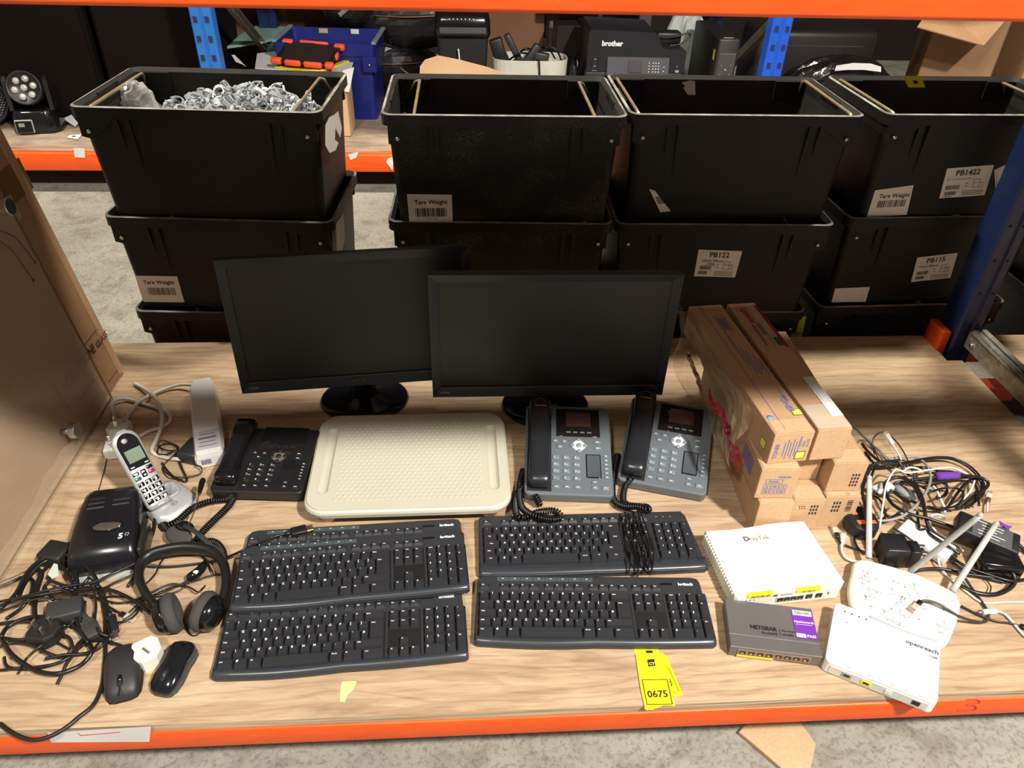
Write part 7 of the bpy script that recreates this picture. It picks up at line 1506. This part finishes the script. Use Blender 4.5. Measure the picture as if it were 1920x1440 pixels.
t = thing('power_adaptor', 'black adaptor with a curled lead on the right of the printer top', 'power adaptor', (0.965, 3.76, 0.405)); m = MB(); m.box((0, 0, 0.028), (0.12, 0.07, 0.055), 0.012, seg=2); m.build('housing', blk, t); m = MB(); m.tube(spline([(-0.04, -.04, .03), (0.03, -.05, .04), (0.08, -.05, .055), (0.09, -.05, .04), (0.05, -.06, .01), (0.0, -.06, .004)], 6), 0.004, 6); m.build('lead', rubber, t)
# monitor standing behind on the printer, and silver-backed screens
mo = thing('monitor', 'black monitor on a square foot behind the printer, cut by the top beam', 'monitor', (0.700, 4.095, 0.0), 0)
m = MB(); m.box((0, 0.0, 0.4300), (0.21, 0.15, 0.012), 0.004); m.box((0, 0.0, 0.443), (0.17, 0.11, 0.014), 0.006); m.build('foot', mat('foot_brown_black', (0.018, 0.013, 0.012), 0.45), mo)
m = MB(); m.box((0.0, 0.03, 0.49), (0.026, 0.016, 0.10), 0.003); m.build('neck', blkm, mo)
m = MB(); m.box((0.02, 0.01, 0.672), (0.55, 0.03, 0.33), 0.006); m.build('screen_casing', mat('bezel_brown_black', (0.02, 0.012, 0.01), 0.4), mo)
m = MB(); m.text('LG', (0.0, -0.006, 0.515), (1, 0, 0), (0, 0, 1), 0.012, 0.03); m.build('brand_lettering', legend, mo)
t = thing('storage_box', 'black box under the foot of the rear monitor', 'box', (0.68, 4.018, 0.0)); m = MB(); m.box((0, 0.08, 0.212), (0.42, 0.155, 0.424), 0.006); m.build('box_body', mat('foot_brown_black', (0, 0, 0)), t); 
t = thing('projector', 'low grey-brown device with a pale front edge behind the printer', 'device', (0.46, 4.235, 0.0)); m = MB(); m.box((0.20, 0.06, 0.2), (0.40, 0.08, 0.40), 0.006); m.build('housing', mat('taupe_plastic', (0.12, 0.10, 0.095), 0.5), t)
t = thing('silver_laptop', 'silver laptop with pale stickers standing behind the printer', 'laptop', (0.66, 4.36, 0.30)); m = MB(); m.box((0.05, 0.0, 0.15), (0.62, 0.02, 0.30), 0.006); m.build('lid', mat('dull_silver', (0.13, 0.11, 0.11), 0.4, metal=0.3), t); m = MB(); m.box((0.25, -0.0115, 0.20), (0.07, 0.002, 0.07), rot=(0, 0.2, 0)); m.build('pale_sticker', mat('stone_sticker', (0.36, 0.34, 0.31), 0.6), t); m = MB(); m.box((0.325, -0.0115, 0.185), (0.07, 0.002, 0.06), rot=(0, 0.2, 0)); m.build('pale_sticker', mat('stone_sticker', (0, 0, 0)), t)
t = thing('plastic_bag', 'pale green-white plastic bag bulging between printer and tower', 'plastic bag', (1.165, 4.16, 0.27)); crumple((0, 0, 0), 1.0, (0.10, 0.07, 0.25), 61, amp=0.16, n=24, mm=14).build('bag_film', mat('milky_film', (0.50, 0.56, 0.52), 0.3), t)
t = thing('black_pouch', 'black glossy pouch left of the printer', 'pouch', (0.535, 3.74, 0.17)); crumple((0, 0, 0), 1.0, (0.030, 0.09, 0.17), 62, amp=0.12).build('pouch_body', blkg, t)
# black tower (battery backup)
up = thing('tower_unit', 'tall black tower unit with a ribbed front and small yellow label', 'tower unit', (1.205, 3.57, 0), 0)
W_, D_, H_ = 0.095, 0.43, 0.465
m = MB(); m.box((0, D_/2, H_/2), (W_, D_, H_), 0.008, seg=2); m.build('casing', mat('tower_black', (0.016, 0.012, 0.011), 0.5), up)
m = MB(); m.box((0, -0.001, H_*0.5-0.02), (W_-0.018, 0.006, H_-0.08), 0.002); fp = m.build('front_panel', mat('front_taupe', (0.045, 0.040, 0.038), 0.5), up)
for k in range(14):
    m = MB(); m.box((0, -0.005, 0.05+k*0.0135), (W_-0.026, 0.003, 0.0055)); m.build('rib', mat('rib_brown', (0.10, 0.085, 0.08), 0.4), fp)
m = MB(); m.cyl((0, -0.0045, 0.335), 0.0045, 0.002, 12, 'y')
for x in (-0.022, 0.022):
    for z in (0.315, 0.355): m.box((x, -0.0045, z), (0.006, 0.001, 0.002))
m.build('indicator_marks', mat('lamp_grey', (0.28, 0.26, 0.25), 0.4), fp)
m = MB(); m.box((0, 0.03, H_+0.0006), (0.045, 0.006, 0.001)); m.build('white_mark', tagw, up)
m = MB(); m.box((-W_/2-0.0008, 0.05, H_-0.075), (0.001, 0.024, 0.045)); m.build('yellow_label', mat('lemon_label', (0.60, 0.55, 0.03), 0.5), up)
# things to the right of the bright blue upright
t = thing('rolled_case', 'long dark case right of the bright blue upright', 'case', (1.79, 3.98, 0)); m = MB(); m.box((0, 0.12, 0.215), (0.62, 0.26, 0.43), 0.03, seg=3); m.build('case_body', mat('case_brown_black', (0.016, 0.013, 0.012), 0.45), t); m = MB(); m.box((0.04, -0.011, 0.36), (0.40, 0.001, 0.004)); m.build('seam', mat('seam_grey', (0.06, 0.05, 0.05), 0.5), t)
t = thing('rubber_boot', 'dark tapered bag end between tower and bright blue upright', 'bag', (1.325, 3.66, 0.10)); crumple((0, 0, 0), 1.0, (0.05, 0.05, 0.14), 71, amp=0.08).build('bag_body', mat('bag_nylon', (0, 0, 0)), t)
t = thing('black_sack', 'black plastic sack with a white label right of the bright blue upright', 'sack', (1.80, 3.68, 0.195)); crumple((0, 0, 0), 1.0, (0.30, 0.10, 0.185), 72, amp=0.07, n=36, mm=18).build('sack_film', mat('sack_film', (0.010, 0.009, 0.009), 0.16, bump=0.9, bscale=25), t)
m = MB(); q = [aty(x, y, 3.572) for x, y in ((1565, 133), (1568, 123), (1600, 118), (1632, 119), (1652, 125), (1652, 135), (1620, 131), (1590, 131))]; m.add([p-Vector(t.location) for p in q], [tuple(range(8))]); m.build('white_label', tagw, t)
cx = thing('cardboard_box', 'big open brown carton with drooping flap at the far right', 'box', (2.355, 3.652, 0), R(-18.3))
m = MB(); w_, d_, h_ = 0.32, 0.26, 0.62
for (c, d) in (((0, 0.003, h_/2), (w_, 0.006, h_)), ((0, d_-0.003, h_/2), (w_, 0.006, h_)), ((-w_/2+0.003, d_/2, h_/2), (0.006, d_, h_)), ((w_/2-0.003, d_/2, h_/2), (0.006, d_, h_)), ((0, d_/2, 0.003), (w_, d_, 0.006))): m.box(c, d)
m.build('box_body', 'cardboard_brown', cx); bpy.context.view_layer.update(); iv = cx.matrix_world.inverted()
q = [Vector((-w_/2-0.03, 0, h_)), Vector((w_/2, 0, h_)), iv @ aty(1845, 85, 3.43), iv @ aty(1720, 50, 3.50)]; n_ = (q[1]-q[0]).cross(q[3]-q[0]).normalized()*0.005
m = MB(); m.add(q+[p+n_ for p in q], [(0, 1, 2, 3), (4, 5, 6, 7)]+[(i, (i+1) % 4, 4+(i+1) % 4, 4+i) for i in range(4)]); m.build('flap', 'cardboard_brown', cx)
plainbox('brown carton at the right frame edge of the rear rack', 2.63, 3.10, 3.56, 3.86, 0, 0.62, 'cardboard_brown', seam=False)
